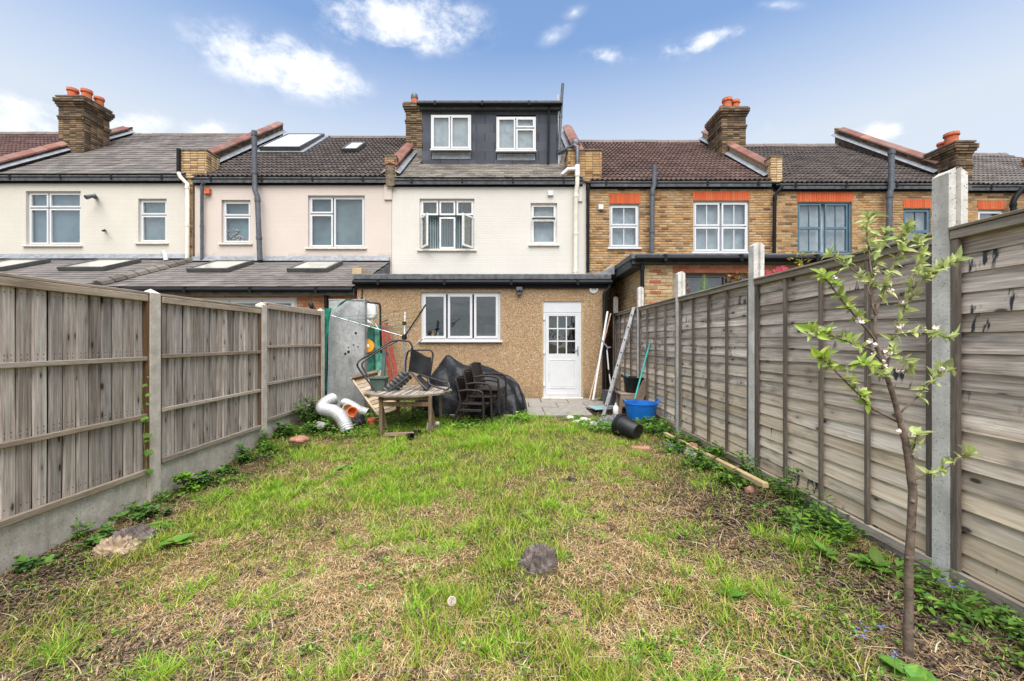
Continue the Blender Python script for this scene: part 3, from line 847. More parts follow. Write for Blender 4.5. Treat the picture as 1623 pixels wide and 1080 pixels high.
# ---------------------------------------------------------------- houses: building blocks
WY = 12.67                                   # front plane of the upper rear walls
def pxr(x0, y0, x1, y1, Y):
    a = P(x0, y1, Y); b = P(x1, y0, Y)
    return (a.x, b.x, a.z, b.z)              # x0,x1,z0,z1
def wall_mb(x0, x1, z0, z1, y, holes=(), reveal=.24, back=.3):
    mb = MB()
    X = sorted({x0, x1, *[h[0] for h in holes], *[h[1] for h in holes]}); Z = sorted({z0, z1, *[h[2] for h in holes], *[h[3] for h in holes]})
    for i in range(len(X) - 1):
        for j in range(len(Z) - 1):
            cx, cz = (X[i] + X[i + 1]) / 2, (Z[j] + Z[j + 1]) / 2
            if any(h[0] < cx < h[1] and h[2] < cz < h[3] for h in holes): continue
            mb.quad((X[i], y, Z[j]), (X[i + 1], y, Z[j]), (X[i + 1], y, Z[j + 1]), (X[i], y, Z[j + 1]))
    for a, b, c, d in holes:
        mb.quad((a, y, c), (a, y + reveal, c), (a, y + reveal, d), (a, y, d)); mb.quad((b, y, c), (b, y, d), (b, y + reveal, d), (b, y + reveal, c))
        mb.quad((a, y, d), (a, y + reveal, d), (b, y + reveal, d), (b, y, d)); mb.quad((a, y, c), (b, y, c), (b, y + reveal, c), (a, y + reveal, c))
    mb.quad((x0, y, z0), (x0, y, z1), (x0, y + back, z1), (x0, y + back, z0)); mb.quad((x1, y, z0), (x1, y + back, z0), (x1, y + back, z1), (x1, y, z1))
    mb.quad((x0, y, z1), (x1, y, z1), (x1, y + back, z1), (x0, y + back, z1))
    return mb
_bm = {}
def brick_mesh(mat, soldier=False):
    k = (mat, soldier)
    if k not in _bm:
        w_, h_ = (.066, 1.0) if soldier else (.215, .065)
        _bm[k] = MB().box(-w_ / 2, w_ / 2, -.03, .03, -h_ / 2, h_ / 2).mesh('brick', M[mat], bevel=.005 if not soldier else 0)
    return _bm[k]
def bricks_front(items, mat, x0, x1, z0, z1, y, holes=(), proud=.007, face=0, seedoff=0):
    """stretcher-ish bond on a wall; face 0: looks towards -Y (x0..x1 along X); face 1: looks towards -X / 2: towards +X (x0..x1 along Y, y is the X plane)"""
    me = brick_mesh(mat); row = 0; z = z0
    nrow = int((z1 - z0) / .075 + .5)
    for row in range(nrow):
        zc = z0 + .075 * row + .0375
        if zc > z1: break
        ivs = [(x0, x1)]
        for h in holes:
            if h[2] - .03 < zc < h[3] + .03:
                nv = []
                for a, b in ivs:
                    if h[1] <= a or h[0] >= b: nv.append((a, b)); continue
                    if h[0] > a: nv.append((a, h[0]))
                    if h[1] < b: nv.append((h[1], b))
                ivs = nv
        for a, b in ivs:
            step = .225
            start = math.floor(a / step) * step - (.1125 if row % 2 else 0) + (.056 if row % 4 == 2 else 0)
            xx = start
            while xx < b:
                l, r_ = max(a, xx), min(b, xx + step)
                if r_ - l > .035:
                    wv = r_ - l - .010
                    c = (l + r_) / 2; pr = proud + random.uniform(-.0035, .003)
                    S = Matrix.Diagonal((wv / .215, 1, 1, 1))
                    if face == 0: m4 = Matrix.Translation((c, y + .03 - pr, zc)) @ S
                    elif face == 1: m4 = Matrix.Translation((y + .03 - pr, c, zc)) @ Matrix.Rotation(R(-90), 4, 'Z') @ S
                    else: m4 = Matrix.Translation((y - .03 + pr, c, zc)) @ Matrix.Rotation(R(90), 4, 'Z') @ S
                    items.append((m4, me))
                xx += step
def chimney(house, x0, x1, y0, y1, z0, z1, mat='brick_chim', pots=(), corbel=True, render_side=None, faces=(0, 1, 2)):
    """brick stack; courses step out under the cap; returns the part"""
    items = []
    nrow = int((z1 - z0) / .075); out = {}
    if corbel:
        for k, o_ in {1: .10, 2: .10, 3: .07, 4: .035, 9: .035, 10: .02}.items(): out[nrow - k] = o_
    core = MB().box(x0 + .004, x1 - .004, y0 + .004, y1 - .004, z0, z1)
    for r_, o_ in out.items():
        zb = z0 + r_ * .075
        core.box(x0 - o_ + .006, x1 + o_ - .006, y0 - o_ + .006, y1 + o_ - .006, zb + .003, zb + .072)
    o_ = .06 if corbel else .015
    core.box(x0 - o_, x1 + o_, y0 - o_, y1 + o_, z1 + .001, z1 + .05)
    part = core.build('chimney', M['mortar_dark'], house)
    for r_ in range(nrow):
        zc = z0 + r_ * .075; e = out.get(r_, 0)
        if 0 in faces: bricks_front(items, mat, x0 - e, x1 + e, zc, zc + .075, y0 - e, face=0, proud=.006)
        if 1 in faces: bricks_front(items, mat, y0 - e, y1 + e, zc, zc + .075, x0 - e, face=1, proud=.006)
        if 2 in faces: bricks_front(items, mat, y0 - e, y1 + e, zc, zc + .075, x1 + e, face=2, proud=.006)
    # alternate rows start half a brick on
    HB.setdefault(part.name, (part, []))[1].extend(items)
    for (px_, py_, r_, h_, kind) in pots:
        pm = MB()
        if kind == 'roll':
            pm.lathe([(r_ * 1.0, 0), (r_ * .95, h_ * .2), (r_ * .92, h_ * .72), (r_ * 1.12, h_ * .76), (r_ * 1.16, h_ * .84), (r_ * 1.08, h_ * .9), (r_ * 1.1, h_), (r_ * .85, h_), (r_ * .8, h_ * .6), (.0, h_ * .6)], (px_, py_, z1 + .04), 18)
            pm.build('chimney_pot', M['terracotta'], part, smooth=40)
        else:
            pm.lathe([(r_, 0), (r_ * .95, h_), (r_ * .75, h_), (0, h_ * .9)], (px_, py_, z1 + .04), 16)
            pm.build('chimney_pot', M['terracotta'], part, smooth=40)
            MB().lathe([(r_ * 1.05, h_ - .02), (r_ * 1.08, h_ + .05), (r_ * .9, h_ + .14), (r_ * .5, h_ + .19), (0, h_ + .2)], (px_, py_, z1 + .04), 16).build('pot_cowl', M['grey_pipe'], part, smooth=50)
    return part
HB = {}

def ring(mb, x0, x1, z0, z1, w_, y0, y1):
    mb.box(x0, x1, y0, y1, z0, z0 + w_); mb.box(x0, x1, y0, y1, z1 - w_, z1)
    mb.box(x0, x0 + w_, y0, y1, z0 + w_, z1 - w_); mb.box(x1 - w_, x1, y0, y1, z0 + w_, z1 - w_)
def window(house, rect, Y, panes, mat='white_upvc', recess=.08, fw=.045, sw=.05, pane_back='room_blue', sill='sill_pale', glassm='glass', bars=(), name='window', pane_back_y=.17, sill_over=.07, sillh=.05, skip=()):
    """rect = opening x0,x1,z0,z1; panes = list of (u0,v0,u1,v1) lights, v up; bars = dict pane -> (nx,nz) glazing bars"""
    x0, x1, z0, z1 = rect; y0 = Y + recess
    mb = MB(); ring(mb, x0, x1, z0, z1, fw, y0, y0 + .07)
    ix0, ix1, iz0, iz1 = x0 + fw, x1 - fw, z0 + fw, z1 - fw
    pl = []
    for k, (u0, v0, u1, v1) in enumerate(panes):
        a, b = ix0 + (ix1 - ix0) * u0 + .003, ix0 + (ix1 - ix0) * u1 - .003
        c, d = iz0 + (iz1 - iz0) * v0 + .003, iz0 + (iz1 - iz0) * v1 - .003
        if k in skip:
            pl.append((a, b, c, d, k)); continue
        ring(mb, a, b, c, d, sw, y0 - .014, y0 + .05)
        nb = dict(bars).get(k)
        if nb:
            for i in range(1, nb[0]):
                xx = a + sw + (b - a - 2 * sw) * i / nb[0]; mb.box(xx - .012, xx + .012, y0 + .004, y0 + .04, c + sw, d - sw)
            for i in range(1, nb[1]):
                zz_ = c + sw + (d - c - 2 * sw) * i / nb[1]; mb.box(a + sw, b - sw, y0 + .006, y0 + .038, zz_ - .012, zz_ + .012)
        pl.append((a + sw, b - sw, c + sw, d - sw, k))
    win = mb.build(name, M[mat], house)
    for a, b, c, d, k in pl:
        if k in skip: continue
        MB().box(a - .01, b + .01, y0 + .022, y0 + .03, c - .01, d + .01).build('pane', M[glassm], win)
    if pane_back: MB().box(x0 + .01, x1 - .01, Y + pane_back_y + .02, Y + pane_back_y + .03, z0 + .01, z1 - .01).build('curtain', M[pane_back], win)  # backing sheet: net curtain, dark interior and reflected sky as flat colour
    if sill: MB().box(x0 - sill_over, x1 + sill_over, Y - .06, y0 - .002, z0 - sillh, z0 - .003).build('sill', M[sill], win, bevel=.006)
    return win, pl
def pipe(house, pts, r, mat, name='downpipe', collars=True, n=10):
    mb = MB(); mb.tube(pts, r, n)
    if collars:
        for i in range(len(pts) - 1):
            a, b = Vector(pts[i]), Vector(pts[i + 1]); L = (b - a).length
            if L > .8:
                d = (b - a) / L
                k = .06
                while k < L:
                    mb.tube([a + d * k, a + d * min(k + .09, L)], r * 1.18, n); k += 1.15
    return mb.build(name, M[mat], house, smooth=40)
def gutter(house, x0, x1, y, z, fascia=True, mat='black_upvc', fh=.17):
    """half-round gutter on a fascia board; lower edge of the gutter at z"""
    mb = MB(); prof = [(.0, .075), (-.012, .08), (-.055, .075), (-.105, .05), (-.12, .012), (-.105, -.02), (-.06, -.042), (-.02, -.03), (0, -.005)]
    pts = [(y + a, z + .05 + b * 1.0) for a, b in prof]
    mb.prism([(x0, a, b) for a, b in pts], (x1 - x0, 0, 0))
    xx = x0 + .6
    while xx < x1 - .1:
        mb.box(xx - .03, xx + .03, y - .128, y + .0, z - .005, z + .135); xx += 1.55
    g_ = mb.build('gutter', M[mat], house)
    if fascia: MB().box(x0, x1, y + .003, y + .03, z - .09, z - .09 + fh + .06).build('fascia', M[mat], g_)
    return g_

# tiles
def pantile_mesh(mat, w_=.3, l_=.37):
    mb = MB(); nx_ = 12; vs = []; fs = []
    prof = []
    for i in range(nx_ + 1):
        t = i / nx_; u = (t * 2) % 1.0
        prof.append(((t - .5) * (w_ + .012), .034 * max(0, math.sin(math.pi * min(1, u * 1.6))) ** .8 if u < .625 else .0))
    for (y, dz) in ((-.0, .012), (l_, -.012)):
        vs += [(x, y, z + dz) for x, z in prof]
    vs += [(x, 0, z - .016) for x, z in prof]
    n = nx_ + 1
    for i in range(nx_):
        fs.append((i, i + 1, n + i + 1, n + i)); fs.append((2 * n + i, 2 * n + i + 1, i + 1, i))
    return mb.add(vs, fs).mesh('roof_tile', M[mat], fix=False)
def slate_mesh(mat, w_=.3, l_=.36, th=.014):
    return MB().box(-w_ / 2 + .003, w_ / 2 - .003, 0, l_, -th, 0).mesh('roof_tile', M[mat])
def roof(house, x0, x1, ye, ze, yr, zr, mat, kind='pantile', gauge=.32, tw=.3, skip=None, ridge=True, name='roof', under=True, limit=300, ridgemat='ridge'):
    S = math.hypot(yr - ye, zr - ze); cy, cz = (yr - ye) / S, (zr - ze) / S
    mb = MB(); o_ = .05
    mb.add([(x0, ye, ze - o_), (x1, ye, ze - o_), (x1, yr, zr - o_), (x0, yr, zr - o_), (x0, ye + .03, ze - .2), (x1, ye + .03, ze - .2), (x1, yr, zr - .3), (x0, yr, zr - .3)],
           [(0, 1, 2, 3), (7, 6, 5, 4), (0, 4, 5, 1), (1, 5, 6, 2), (2, 6, 7, 3), (3, 7, 4, 0)])
    part = mb.build(name, M['felt'], house)
    me = pantile_mesh(mat, tw, gauge * 1.16) if kind == 'pantile' else slate_mesh(mat, tw, gauge * 1.2)
    B = Matrix(((1, 0, 0), (0, cy, -cz), (0, cz, cy))).to_4x4()
    nr = int(S / gauge); nc = int((x1 - x0) / tw + .999)
    its = []
    for r_ in range(nr):
        for c in range(nc + (1 if (kind != 'pantile' and r_ % 2) else 0)):
            xc = x0 + tw * (c + .5) - (tw / 2 if (kind != 'pantile' and r_ % 2) else 0)
            l, q = max(x0, xc - tw / 2), min(x1, xc + tw / 2)
            if q - l < .05: continue
            d = r_ * gauge
            y_, z_ = ye + cy * d, ze + cz * d
            if skip and skip((l + q) / 2, y_ + cy * gauge / 2): continue
            lift = (.0 if kind == 'pantile' else .02)
            m4 = Matrix.Translation(((l + q) / 2, y_, z_ - .005)) @ B @ Matrix.Translation((0, random.uniform(-.006, .006), lift + random.uniform(-.003, .004))) @ Matrix.Rotation(R(-2.6 + random.uniform(-.5, .5)), 4, 'X') @ Matrix.Rotation(R(random.uniform(-.5, .5)), 4, 'Z') @ Matrix.Diagonal(((q - l) / tw, 1, 1, 1))
            its.append((m4, me))
    pieces(part, 'roof_tile', its, limit)
    if ridge:
        mr = MB(); xx = x0
        while xx < x1 - .05:
            xe = min(xx + .45, x1)
            dz = random.uniform(-.008, .008)
            mr.prism([(xx, yr - .16, zr - .11 + dz), (xx, yr - .11, zr - .02 + dz), (xx, yr - .03, zr + .055 + dz), (xx, yr + .05, zr + .055 + dz), (xx, yr + .16, zr - .03 + dz)], (xe - xx - .012, 0, 0)); xx = xe
        mr.build('ridge', M[ridgemat], part)
    return part
def parapet(house, xc, ye, ze, yr, zr, h=.28, wd=.26, mat='mortar_dark', cop=True, brick='brick_chim', t0=0.0, t1=1.0, side=1, cap_end=True):
    """party wall upstand that follows the roof slope, coping tiles on top, lead along the foot"""
    S = math.hypot(yr - ye, zr - ze); u = Vector((0, (yr - ye) / S, (zr - ze) / S)); nrm = Vector((0, -u.z, u.y))
    a = Vector((xc, ye, ze)) + u * S * t0; b = Vector((xc, ye, ze)) + u * S * t1
    mb = MB()
    ov = Vector((0, 0, h / u.y))
    mb.prism([a - Vector((wd / 2, 0, .3)), b - Vector((wd / 2, 0, .3)), b - Vector((wd / 2, 0, 0)) + ov, a - Vector((wd / 2, 0, 0)) + ov], (wd, 0, 0))
    part = mb.build('parapet', M[mat], house)
    if brick:
        its = []; me = brick_mesh(brick); L = (b - a).length; k = 0
        while k * .075 < h:
            d = .1
            while d < L:
                for s_ in (-1, 1):
                    m4 = Matrix.Translation(a + u * d + Vector((s_ * (wd / 2 - .022), 0, (.04 + k * .075) / u.y))) @ Matrix(((0, -s_ * 1, 0), (u.y * s_, 0, -u.z), (u.z * s_, 0, u.y))).to_4x4() @ Matrix.Diagonal((.96, 1, 1, 1))
                    its.append((m4, me))
                d += .225
            k += 1
        HB.setdefault(part.name, (part, []))[1].extend(its)
    if cop:
        L = (b - a).length; k = 0; its = []
        cm = _cop()
        nseg = int(L / .46)
        for i in range(nseg):
            m4 = Matrix.Translation(a + ov + u * (i * .46 + .23)) @ Matrix(((1, 0, 0), (0, u.y, -u.z), (0, u.z, u.y))).to_4x4() @ Matrix.Translation((0, 0, random.uniform(0, .01))) @ Matrix.Rotation(R(random.uniform(-1, 1)), 4, 'Y') @ Matrix.Diagonal((wd / .26, 1, 1, 1))
            its.append((m4, cm))
        pieces(part, 'coping_tile', its)
    lm = MB()
    for s_ in ((side,) if side else (-1, 1)):
        x_ = xc + s_ * wd / 2
        p = [a + Vector((s_ * wd / 2, 0, .14)), b + Vector((s_ * wd / 2, 0, .14)), b + Vector((s_ * (wd / 2 + .17), 0, .055)), a + Vector((s_ * (wd / 2 + .17), 0, .055))]
        lm.prism(p, nrm * .012)
    lm.build('flashing', M['lead'], part)
    return part
_cm = []
def _cop():
    if not _cm:
        mb = MB(); hw = .2
        mb.prism([(-hw, -.23, -.05), (-hw + .01, -.23, .0), (-.03, -.23, .075), (.03, -.23, .075), (hw - .01, -.23, .0), (hw, -.23, -.05)], (0, .455, 0))
        _cm.append(mb.mesh('coping_tile', M['coping'], bevel=.006))
    return _cm[0]
def soldier(items, x0, x1, z0, z1, y, mat='brick_lintel'):
    me = brick_mesh(mat, True); n = max(1, round((x1 - x0) / .075)); wd = (x1 - x0) / n
    for i in range(n):
        xc = x0 + wd * (i + .5); lean = (xc - (x0 + x1) / 2) / (x1 - x0) * .12
        items.append((Matrix.Translation((xc, y + .03 - .012 + random.uniform(-.002, .002), (z0 + z1) / 2)) @ Matrix.Rotation(lean, 4, 'Y') @ Matrix.Diagonal(((wd - .008) / .066, 1, z1 - z0, 1)), me))
def rooflight(house_part, c0, c1, ye, ze, yr, zr, y0, y1, mat='roofglass', h=.09):
    """flat roof window lying on the slope between columns c0..c1 (world x) and depths y0..y1"""
    S = math.hypot(yr - ye, zr - ze); u = Vector((0, (yr - ye) / S, (zr - ze) / S)); n = Vector((0, -u.z, u.y))
    def pt(x, y, k): return Vector((x, y, ze + (zr - ze) * (y - ye) / (yr - ye))) + n * k
    c = (pt(c0, y0, h / 2 + .02) + pt(c1, y1, h / 2 + .02)) / 2; ax = Vector(((c1 - c0) / 2, 0, 0)); ay = (pt(0, y1, 0) - pt(0, y0, 0)) / 2
    mb = MB(); fw = .07
    la = ay.length
    for s_ in (-1, 1):
        mb.obox(c + ax * s_ * (1 - fw / 2 / ax.length), Vector((fw / 2, 0, 0)), ay, n * h / 2)
        mb.obox(c + ay * s_ * (1 - fw / 2 / la), ax * (1 - fw / ax.length), ay.normalized() * fw / 2, n * h / 2)
    fr = mb.build('roof_window', M['dark_frame'], house_part, bevel=.006)
    MB().obox(c + n * (h / 2 - .03), ax * .93, ay * .93, n * .006).build('pane', M[mat], fr)
    return fr

# ---------------------------------------------------------------- the terrace
PX = [-22.0, -16.0, -9.9, -3.72, 2.28, 8.07, 13.75, 19.6]         # party lines
ZG = [6.36, 6.30, 6.24, 6.19, 6.12, 6.05, 6.0]                    # gutters
ZRR = [10.0, 9.93, 9.83, 9.8, 9.66, 9.5, 9.35]                    # ridges
YE, YR = 12.52, 17.1
def house_thing(name, label, x0, x1, y=WY):
    return thing(name, label, 'house', ((x0 + x1) / 2, y, 0), 'terraced houses seen from the back')
def ze_of(i): return ZG[i] + .15

# H1: only its roof shows, at the far left
h1 = house_thing('terraced_house', 'brown tiled roof of the leftmost house, beyond the tall chimney', PX[0], PX[1])
wall_mb(PX[0], PX[1] - .02, 0, ZG[0] + .1, WY).build('wall', M['wall_white'], h1)
roof(h1, PX[0], PX[1] - .13, YE, ze_of(0), YR, ZRR[0], 'tile_red', limit=200)
gutter(h1, PX[0], PX[1], WY - .03, ZG[0])
parapet(h1, PX[1], YE, ze_of(0), YR, ZRR[0] - .02, h=.22)

# H2: white painted house, left
h2 = house_thing('terraced_house', 'white painted house at the left with grey tiles and a small security camera', PX[1], PX[2])
wA = pxr(41, 303, 128, 389, WY); wB = pxr(219, 315, 264, 385, WY)
wall_mb(PX[1], PX[2] - .02, 0, ZG[1] + .1, WY, [wA, wB]).build('wall', M['wall_cream'], h2)
window(h2, wA, WY, [(0, 0, .36, .7), (0, .72, .36, 1), (.38, 0, 1, .7), (.38, .72, 1, 1)], pane_back='room_blue')
window(h2, wB, WY, [(0, 0, 1, .64), (0, .66, 1, 1)], pane_back='room_blue')
roof(h2, PX[1] + .13, PX[2] - .13, YE, ze_of(1), YR, ZRR[1], 'tile_grey', kind='slate', gauge=.3, tw=.32)
gutter(h2, PX[1] + .05, PX[2] - .3, WY - .03, ZG[1])
chimney(h2, -16.15, -15.25, 14.6, 15.55, 7.2, 10.02, pots=[(-15.9, 14.85, .15, .4, 'roll'), (-15.5, 14.95, .15, .42, 'roll'), (-15.45, 15.35, .14, .38, 'roll')], faces=(0, 2))
parapet(h2, PX[2], YE, ze_of(1) - .03, YR + .4, ZRR[1] + .28, h=.34, side=1, t0=.1)
chimney(h2, -10.25, -9.4, 12.62, 13.2, 6.35, 7.2, mat='brick_pale', corbel=False, faces=(0, 2))
pipe(h2, [P(283, 236, 12.55), P(283, 275, 12.55)], .055, 'black_upvc')
pipe(h2, [P(283, 274, 12.52), P(286, 281, 12.52), P(297, 292, 12.52), P(297, 412, 12.56)], .055, 'cream_pipe')
cmb = MB(); c0 = P(152, 313, 12.6)
cmb.tube([P(152, 313, 12.66), P(150, 313, 12.5)], .05, 10); cmb.tube([P(152, 310, 12.5), P(139, 312, 12.35)], .055, 10); cmb.tube([P(140, 312, 12.36), P(136, 313, 12.3)], .065, 10)
cmb.build('security_camera', M['grey_pipe'], h2, smooth=40)
MB().tube([P(166, 365, 12.66), P(165, 366, 12.5), P(163, 366, 12.42)], .03, 8).build('wall_outlet', M['black_upvc'], h2, smooth=True)
# narrow bare brick strip between H2 and H3
st = MB().box(P(300, 0, WY).x, P(306, 0, WY).x, WY - .012, WY + .05, 3.5, ZG[1]).build('brick_strip', M['mortar'], h2)
its = []; bricks_front(its, 'brick_stock', P(300, 0, WY).x, P(306, 0, WY).x, 3.55, ZG[1], WY - .012); pieces(st, 'brick', its)

# H3: pink-cream painted house
h3 = house_thing('terraced_house', 'pinkish cream painted house with dark pantiles and a grey soil pipe', PX[2], PX[3])
wC = pxr(351, 317, 397, 386, WY); wD = pxr(488, 310, 578, 393, WY)
wall_mb(PX[2] + .1, PX[3], 0, ZG[2] + .1, WY, [wC, wD]).build('wall', M['wall_pink'], h3)
window(h3, wC, WY, [(0, 0, 1, .64), (0, .66, 1, 1)], pane_back='room_blue')
window(h3, wD, WY, [(0, 0, .42, .66), (0, .68, .42, 1), (.44, 0, 1, 1)], pane_back='room_blue')
fl = MB()
for i in range(26):
    px_, py_ = random.gauss(376, 7), random.uniform(360, 383)
    fl.lathe([(0, -.03), (random.uniform(.03, .05), 0), (0, .04)], P(px_, py_, 12.83), 7)
fl.build('white_flowers', M['petal'], h3)
rp3 = roof(h3, PX[2] + .13, PX[3] - .13, YE, ze_of(2), YR, ZRR[2], 'tile_dark', skip=lambda x, y: False)
gutter(h3, PX[2] + .1, PX[3], WY - .03, ZG[2])
S3 = (YE, ze_of(2), YR, ZRR[2])
def roofY(px, py, S):
    ye, ze, yr, zr = S; k = (zr - ze) / (yr - ye)
    return (ze - CH - k * ye) / ((CY - py) / FPX - k)
y0_, y1_ = roofY(0, 243, S3), roofY(0, 221, S3)
rw = rooflight(rp3, (413 - CX) / FPX * y0_, (478 - CX) / FPX * y0_, *S3, y0_, y1_, 'roofglass_w', h=.2)
kb = MB(); xk0, xk1 = (410 - CX) / FPX * y0_, (482 - CX) / FPX * y0_
kb.obox(Vector(((xk0 + xk1) / 2, (y0_ + y1_) / 2, ze_of(2) + (ZRR[2] - ze_of(2)) * ((y0_ + y1_) / 2 - YE) / (YR - YE) + .02)), ((xk1 - xk0) / 2 + .06, 0, 0), Vector((0, (y1_ - y0_) / 2 + .1, ((y1_ - y0_) / 2 + .1) * .78)), Vector((0, -.05, .065)))
kb.build('flashing', M['lead'], rp3)
y0_, y1_ = roofY(0, 242, S3), roofY(0, 231, S3)
rooflight(rp3, (542 - CX) / FPX * y0_, (567 - CX) / FPX * y0_, *S3, y0_, y1_, 'roofglass_w', h=.12)
pipe(h3, [P(403, 208, 12.45), P(404, 302, 12.45), P(408, 312, 12.45), P(412, 413, 12.45)], .075, 'grey_pipe')
pipe(h3, [P(325, 288, 12.5), P(320, 294, 12.55), P(320, 412, 12.58)], .045, 'grey_pipe')
MB().box(*[v for v in (P(325, 0, 12.6).x, P(333, 0, 12.6).x)], 12.55, 12.66, P(0, 308, 12.6).z, P(0, 299, 12.6).z).build('air_vent', M['terracotta'], h3, bevel=.01)
parapet(h3, PX[3], YE, ze_of(2), YR, ZRR[2], h=.26, t0=.0, t1=.5, side=0)
chimney(h3, PX[3] - .17, PX[3] + .17, 12.55, 12.8, 6.3, 6.98, mat='brick_stock', corbel=False)
chimney(h3, -4.02, -3.2, 15.5, 16.5, 7.6, 10.3, pots=[(-3.78, 15.9, .13, .4, 'cowl')], faces=(0, 2))

# H4: the white house with the dark slate dormer, behind this garden
h4 = house_thing('terraced_house', 'white painted house with a dark slate dormer and pebbledash extension behind this garden', PX[3], PX[4], 9.7)
wE = pxr(665, 315, 752, 396, WY); wF = pxr(841, 322, 883, 388, WY)
wall_mb(PX[3] + .01, PX[4], 0, ZG[3] + .1, WY, [wE, wF], reveal=.3).build('wall', M['wall_white'], h4)
winE, plE = window(h4, wE, WY, [(0, 0, .325, .66), (0, .7, .325, 1), (.345, 0, .655, .66), (.345, .7, .655, 1), (.675, 0, 1, .66), (.675, .7, 1, 1)], mat='white_dirty', pane_back='room', skip=(0, 4), glassm='glass_clear', sill='sill_pale', pane_back_y=.24)
for k, sgn in ((0, 1), (4, -1)):
    a, b, c, d, _ = [q for q in plE if q[4] == k][0]
    hx = a if sgn > 0 else b; wdt = (b - a); ang = R(58)
    dirv = Vector((sgn * math.cos(ang), -math.sin(ang), 0)); nv = Vector((sgn * math.sin(ang), math.cos(ang), 0)) * .022
    o_ = Vector((hx, WY + .07, 0)); sb = MB()
    def bar_(u0, u1, z0_, z1_): 
        cc = o_ + dirv * (u0 + u1) / 2 + Vector((0, 0, (z0_ + z1_) / 2)); sb.obox(cc, dirv * (u1 - u0) / 2, nv, (0, 0, (z1_ - z0_) / 2))
    bar_(0, wdt, c, c + .055); bar_(0, wdt, d - .055, d); bar_(0, .055, c + .055, d - .055); bar_(wdt - .055, wdt, c + .055, d - .055)
    sb.build('open_sash', M['white_dirty'], winE)
    MB().obox(o_ + dirv * wdt / 2 + Vector((0, 0, (c + d) / 2)), dirv * (wdt / 2 - .05), nv * .2, (0, 0, (d - c) / 2 - .05)).build('pane', M['glass'], winE)
cu = MB()
for i in range(14):
    xx = wE[0] + .3 + i * .075; cu.tube([(xx, WY + .22 + (.015 if i % 2 else 0), wE[2] + .05), (xx, WY + .22 + (.015 if i % 2 else 0), wE[3] - .1)], .028, 6)
cu.build('curtain', M['room_blue'], winE)
winF, _ = window(h4, wF, WY, [(0, 0, 1, .62), (0, .66, 1, 1)], mat='white_dirty', pane_back='net')
MB().obox(P(862, 346, 12.62), ((wF[1] - wF[0]) / 2 - .07, 0, 0), (0, .05, .018), (0, -.01, .02)).build('top_vent', M['dark_frame'], winF)
MB().box(P(868, 0, 12.66).x, P(877, 0, 12.66).x, 12.6, 12.66, P(0, 310, 12.6).z, P(0, 302, 12.6).z).build('air_vent', M['white_upvc'], h4, bevel=.008)
S4 = (YE, ze_of(3), YR, ZRR[3])
DX0, DX1, DY = P(669, 0, 13.75).x, P(885, 0, 13.75).x, 13.75
rp4 = roof(h4, PX[3] + .1, PX[4] - .1, *S4, 'tile_slate', kind='slate', gauge=.2, tw=.26, skip=lambda x, y: y > DY + .1 and DX0 < x < DX1)
gutter(h4, PX[3] + .05, PX[4] - .1, WY - .03, ZG[3])
# dormer
dzb, dzt = P(0, 268, DY).z, P(0, 172, DY).z
dm = MB().box(DX0, DX1, DY, 17.3, dzb - .25, dzt).build('dormer', M['cladding_gap'], h4)
its = []
wG1 = pxr(684, 185, 747, 240, DY); wG2 = pxr(787, 188, 849, 242, DY)
ch_ = .30; r_ = 0; z_ = dzb
cladh = [(wG1[0], wG1[1], wG1[2], wG1[3]), (wG2[0], wG2[1], wG2[2], wG2[3])]
_sl = {}
while z_ < dzt - .02:
    zt_ = min(z_ + ch_, dzt)
    ivs = [(DX0 - .01, DX1 + .01)]
    for hh in cladh:
        if hh[2] - .1 < (z_ + zt_) / 2 < hh[3]:
            nv = []
            for a, b in ivs:
                if hh[1] <= a or hh[0] >= b: nv.append((a, b)); continue
                if hh[0] > a: nv.append((a, hh[0]))
                if hh[1] < b: nv.append((hh[1], b))
            ivs = nv
    for a, b in ivs:
        xx = math.floor(a / .6) * .6 - (.3 if r_ % 2 else 0)
        while xx < b:
            l, q = max(a, xx), min(b, xx + .6)
            if q - l > .03:
                if 's' not in _sl: _sl['s'] = MB().box(-.5, .5, -.012, 0, -.5, .5).mesh('cladding_slate', M['slatedark'])
                its.append((Matrix.Translation(((l + q) / 2, DY - .004, (z_ + zt_) / 2)) @ Matrix.Rotation(R(4.0), 4, 'X') @ Matrix.Diagonal((q - l - .014, 1, zt_ - z_ - .008, 1)), _sl['s']))
            xx += .6
    z_ += ch_; r_ += 1
pieces(dm, 'cladding_slate', its)
for wr, pn in ((wG1, [(0, 0, .48, 1), (.5, 0, 1, 1)]), (wG2, [(0, 0, .48, 1), (.5, 0, 1, .66), (.5, .7, 1, 1)])):
    wv, _ = window(h4, wr, DY - .13, pn, recess=.03, pane_back='net', sill='white_upvc', sill_over=.02, pane_back_y=.09)
    MB().box(wr[0] + .02, wr[1] - .02, DY - .04, DY - .02, wr[2] - .28, wr[2] - .055).build('apron', M['lead'], wv)
MB().box(DX0 - .06, DX1 + .06, DY - .16, DY - .03, dzt - .12, dzt + .0).build('fascia', M['fascia'], dm)
MB().box(DX0 - .1, DX1 + .12, DY - .2, 17.4, dzt + .04, dzt + .16).build('flat_roof', M['felt'], dm, bevel=.02)
gutter(h4, DX0 - .12, DX1 + .1, DY - .17, dzt - .04, fascia=False)
pipe(h4, [P(870, 166, 13.6), P(869, 264, 13.65)], .035, 'black_upvc')
pipe(h4, [P(892, 133, 13.7), P(891, 145, 13.7), P(889, 180, 13.7), P(886, 240, 13.6)], .05, 'grey_pipe')
pipe(h4, [P(886, 243, 13.2), P(911, 231, 12.55), P(915, 234, 12.5), P(915, 268, 12.5)], .065, 'grey_pipe')
pipe(h4, [P(915, 262, 12.5), P(915, 280, 12.5)], .08, 'white_dirty')
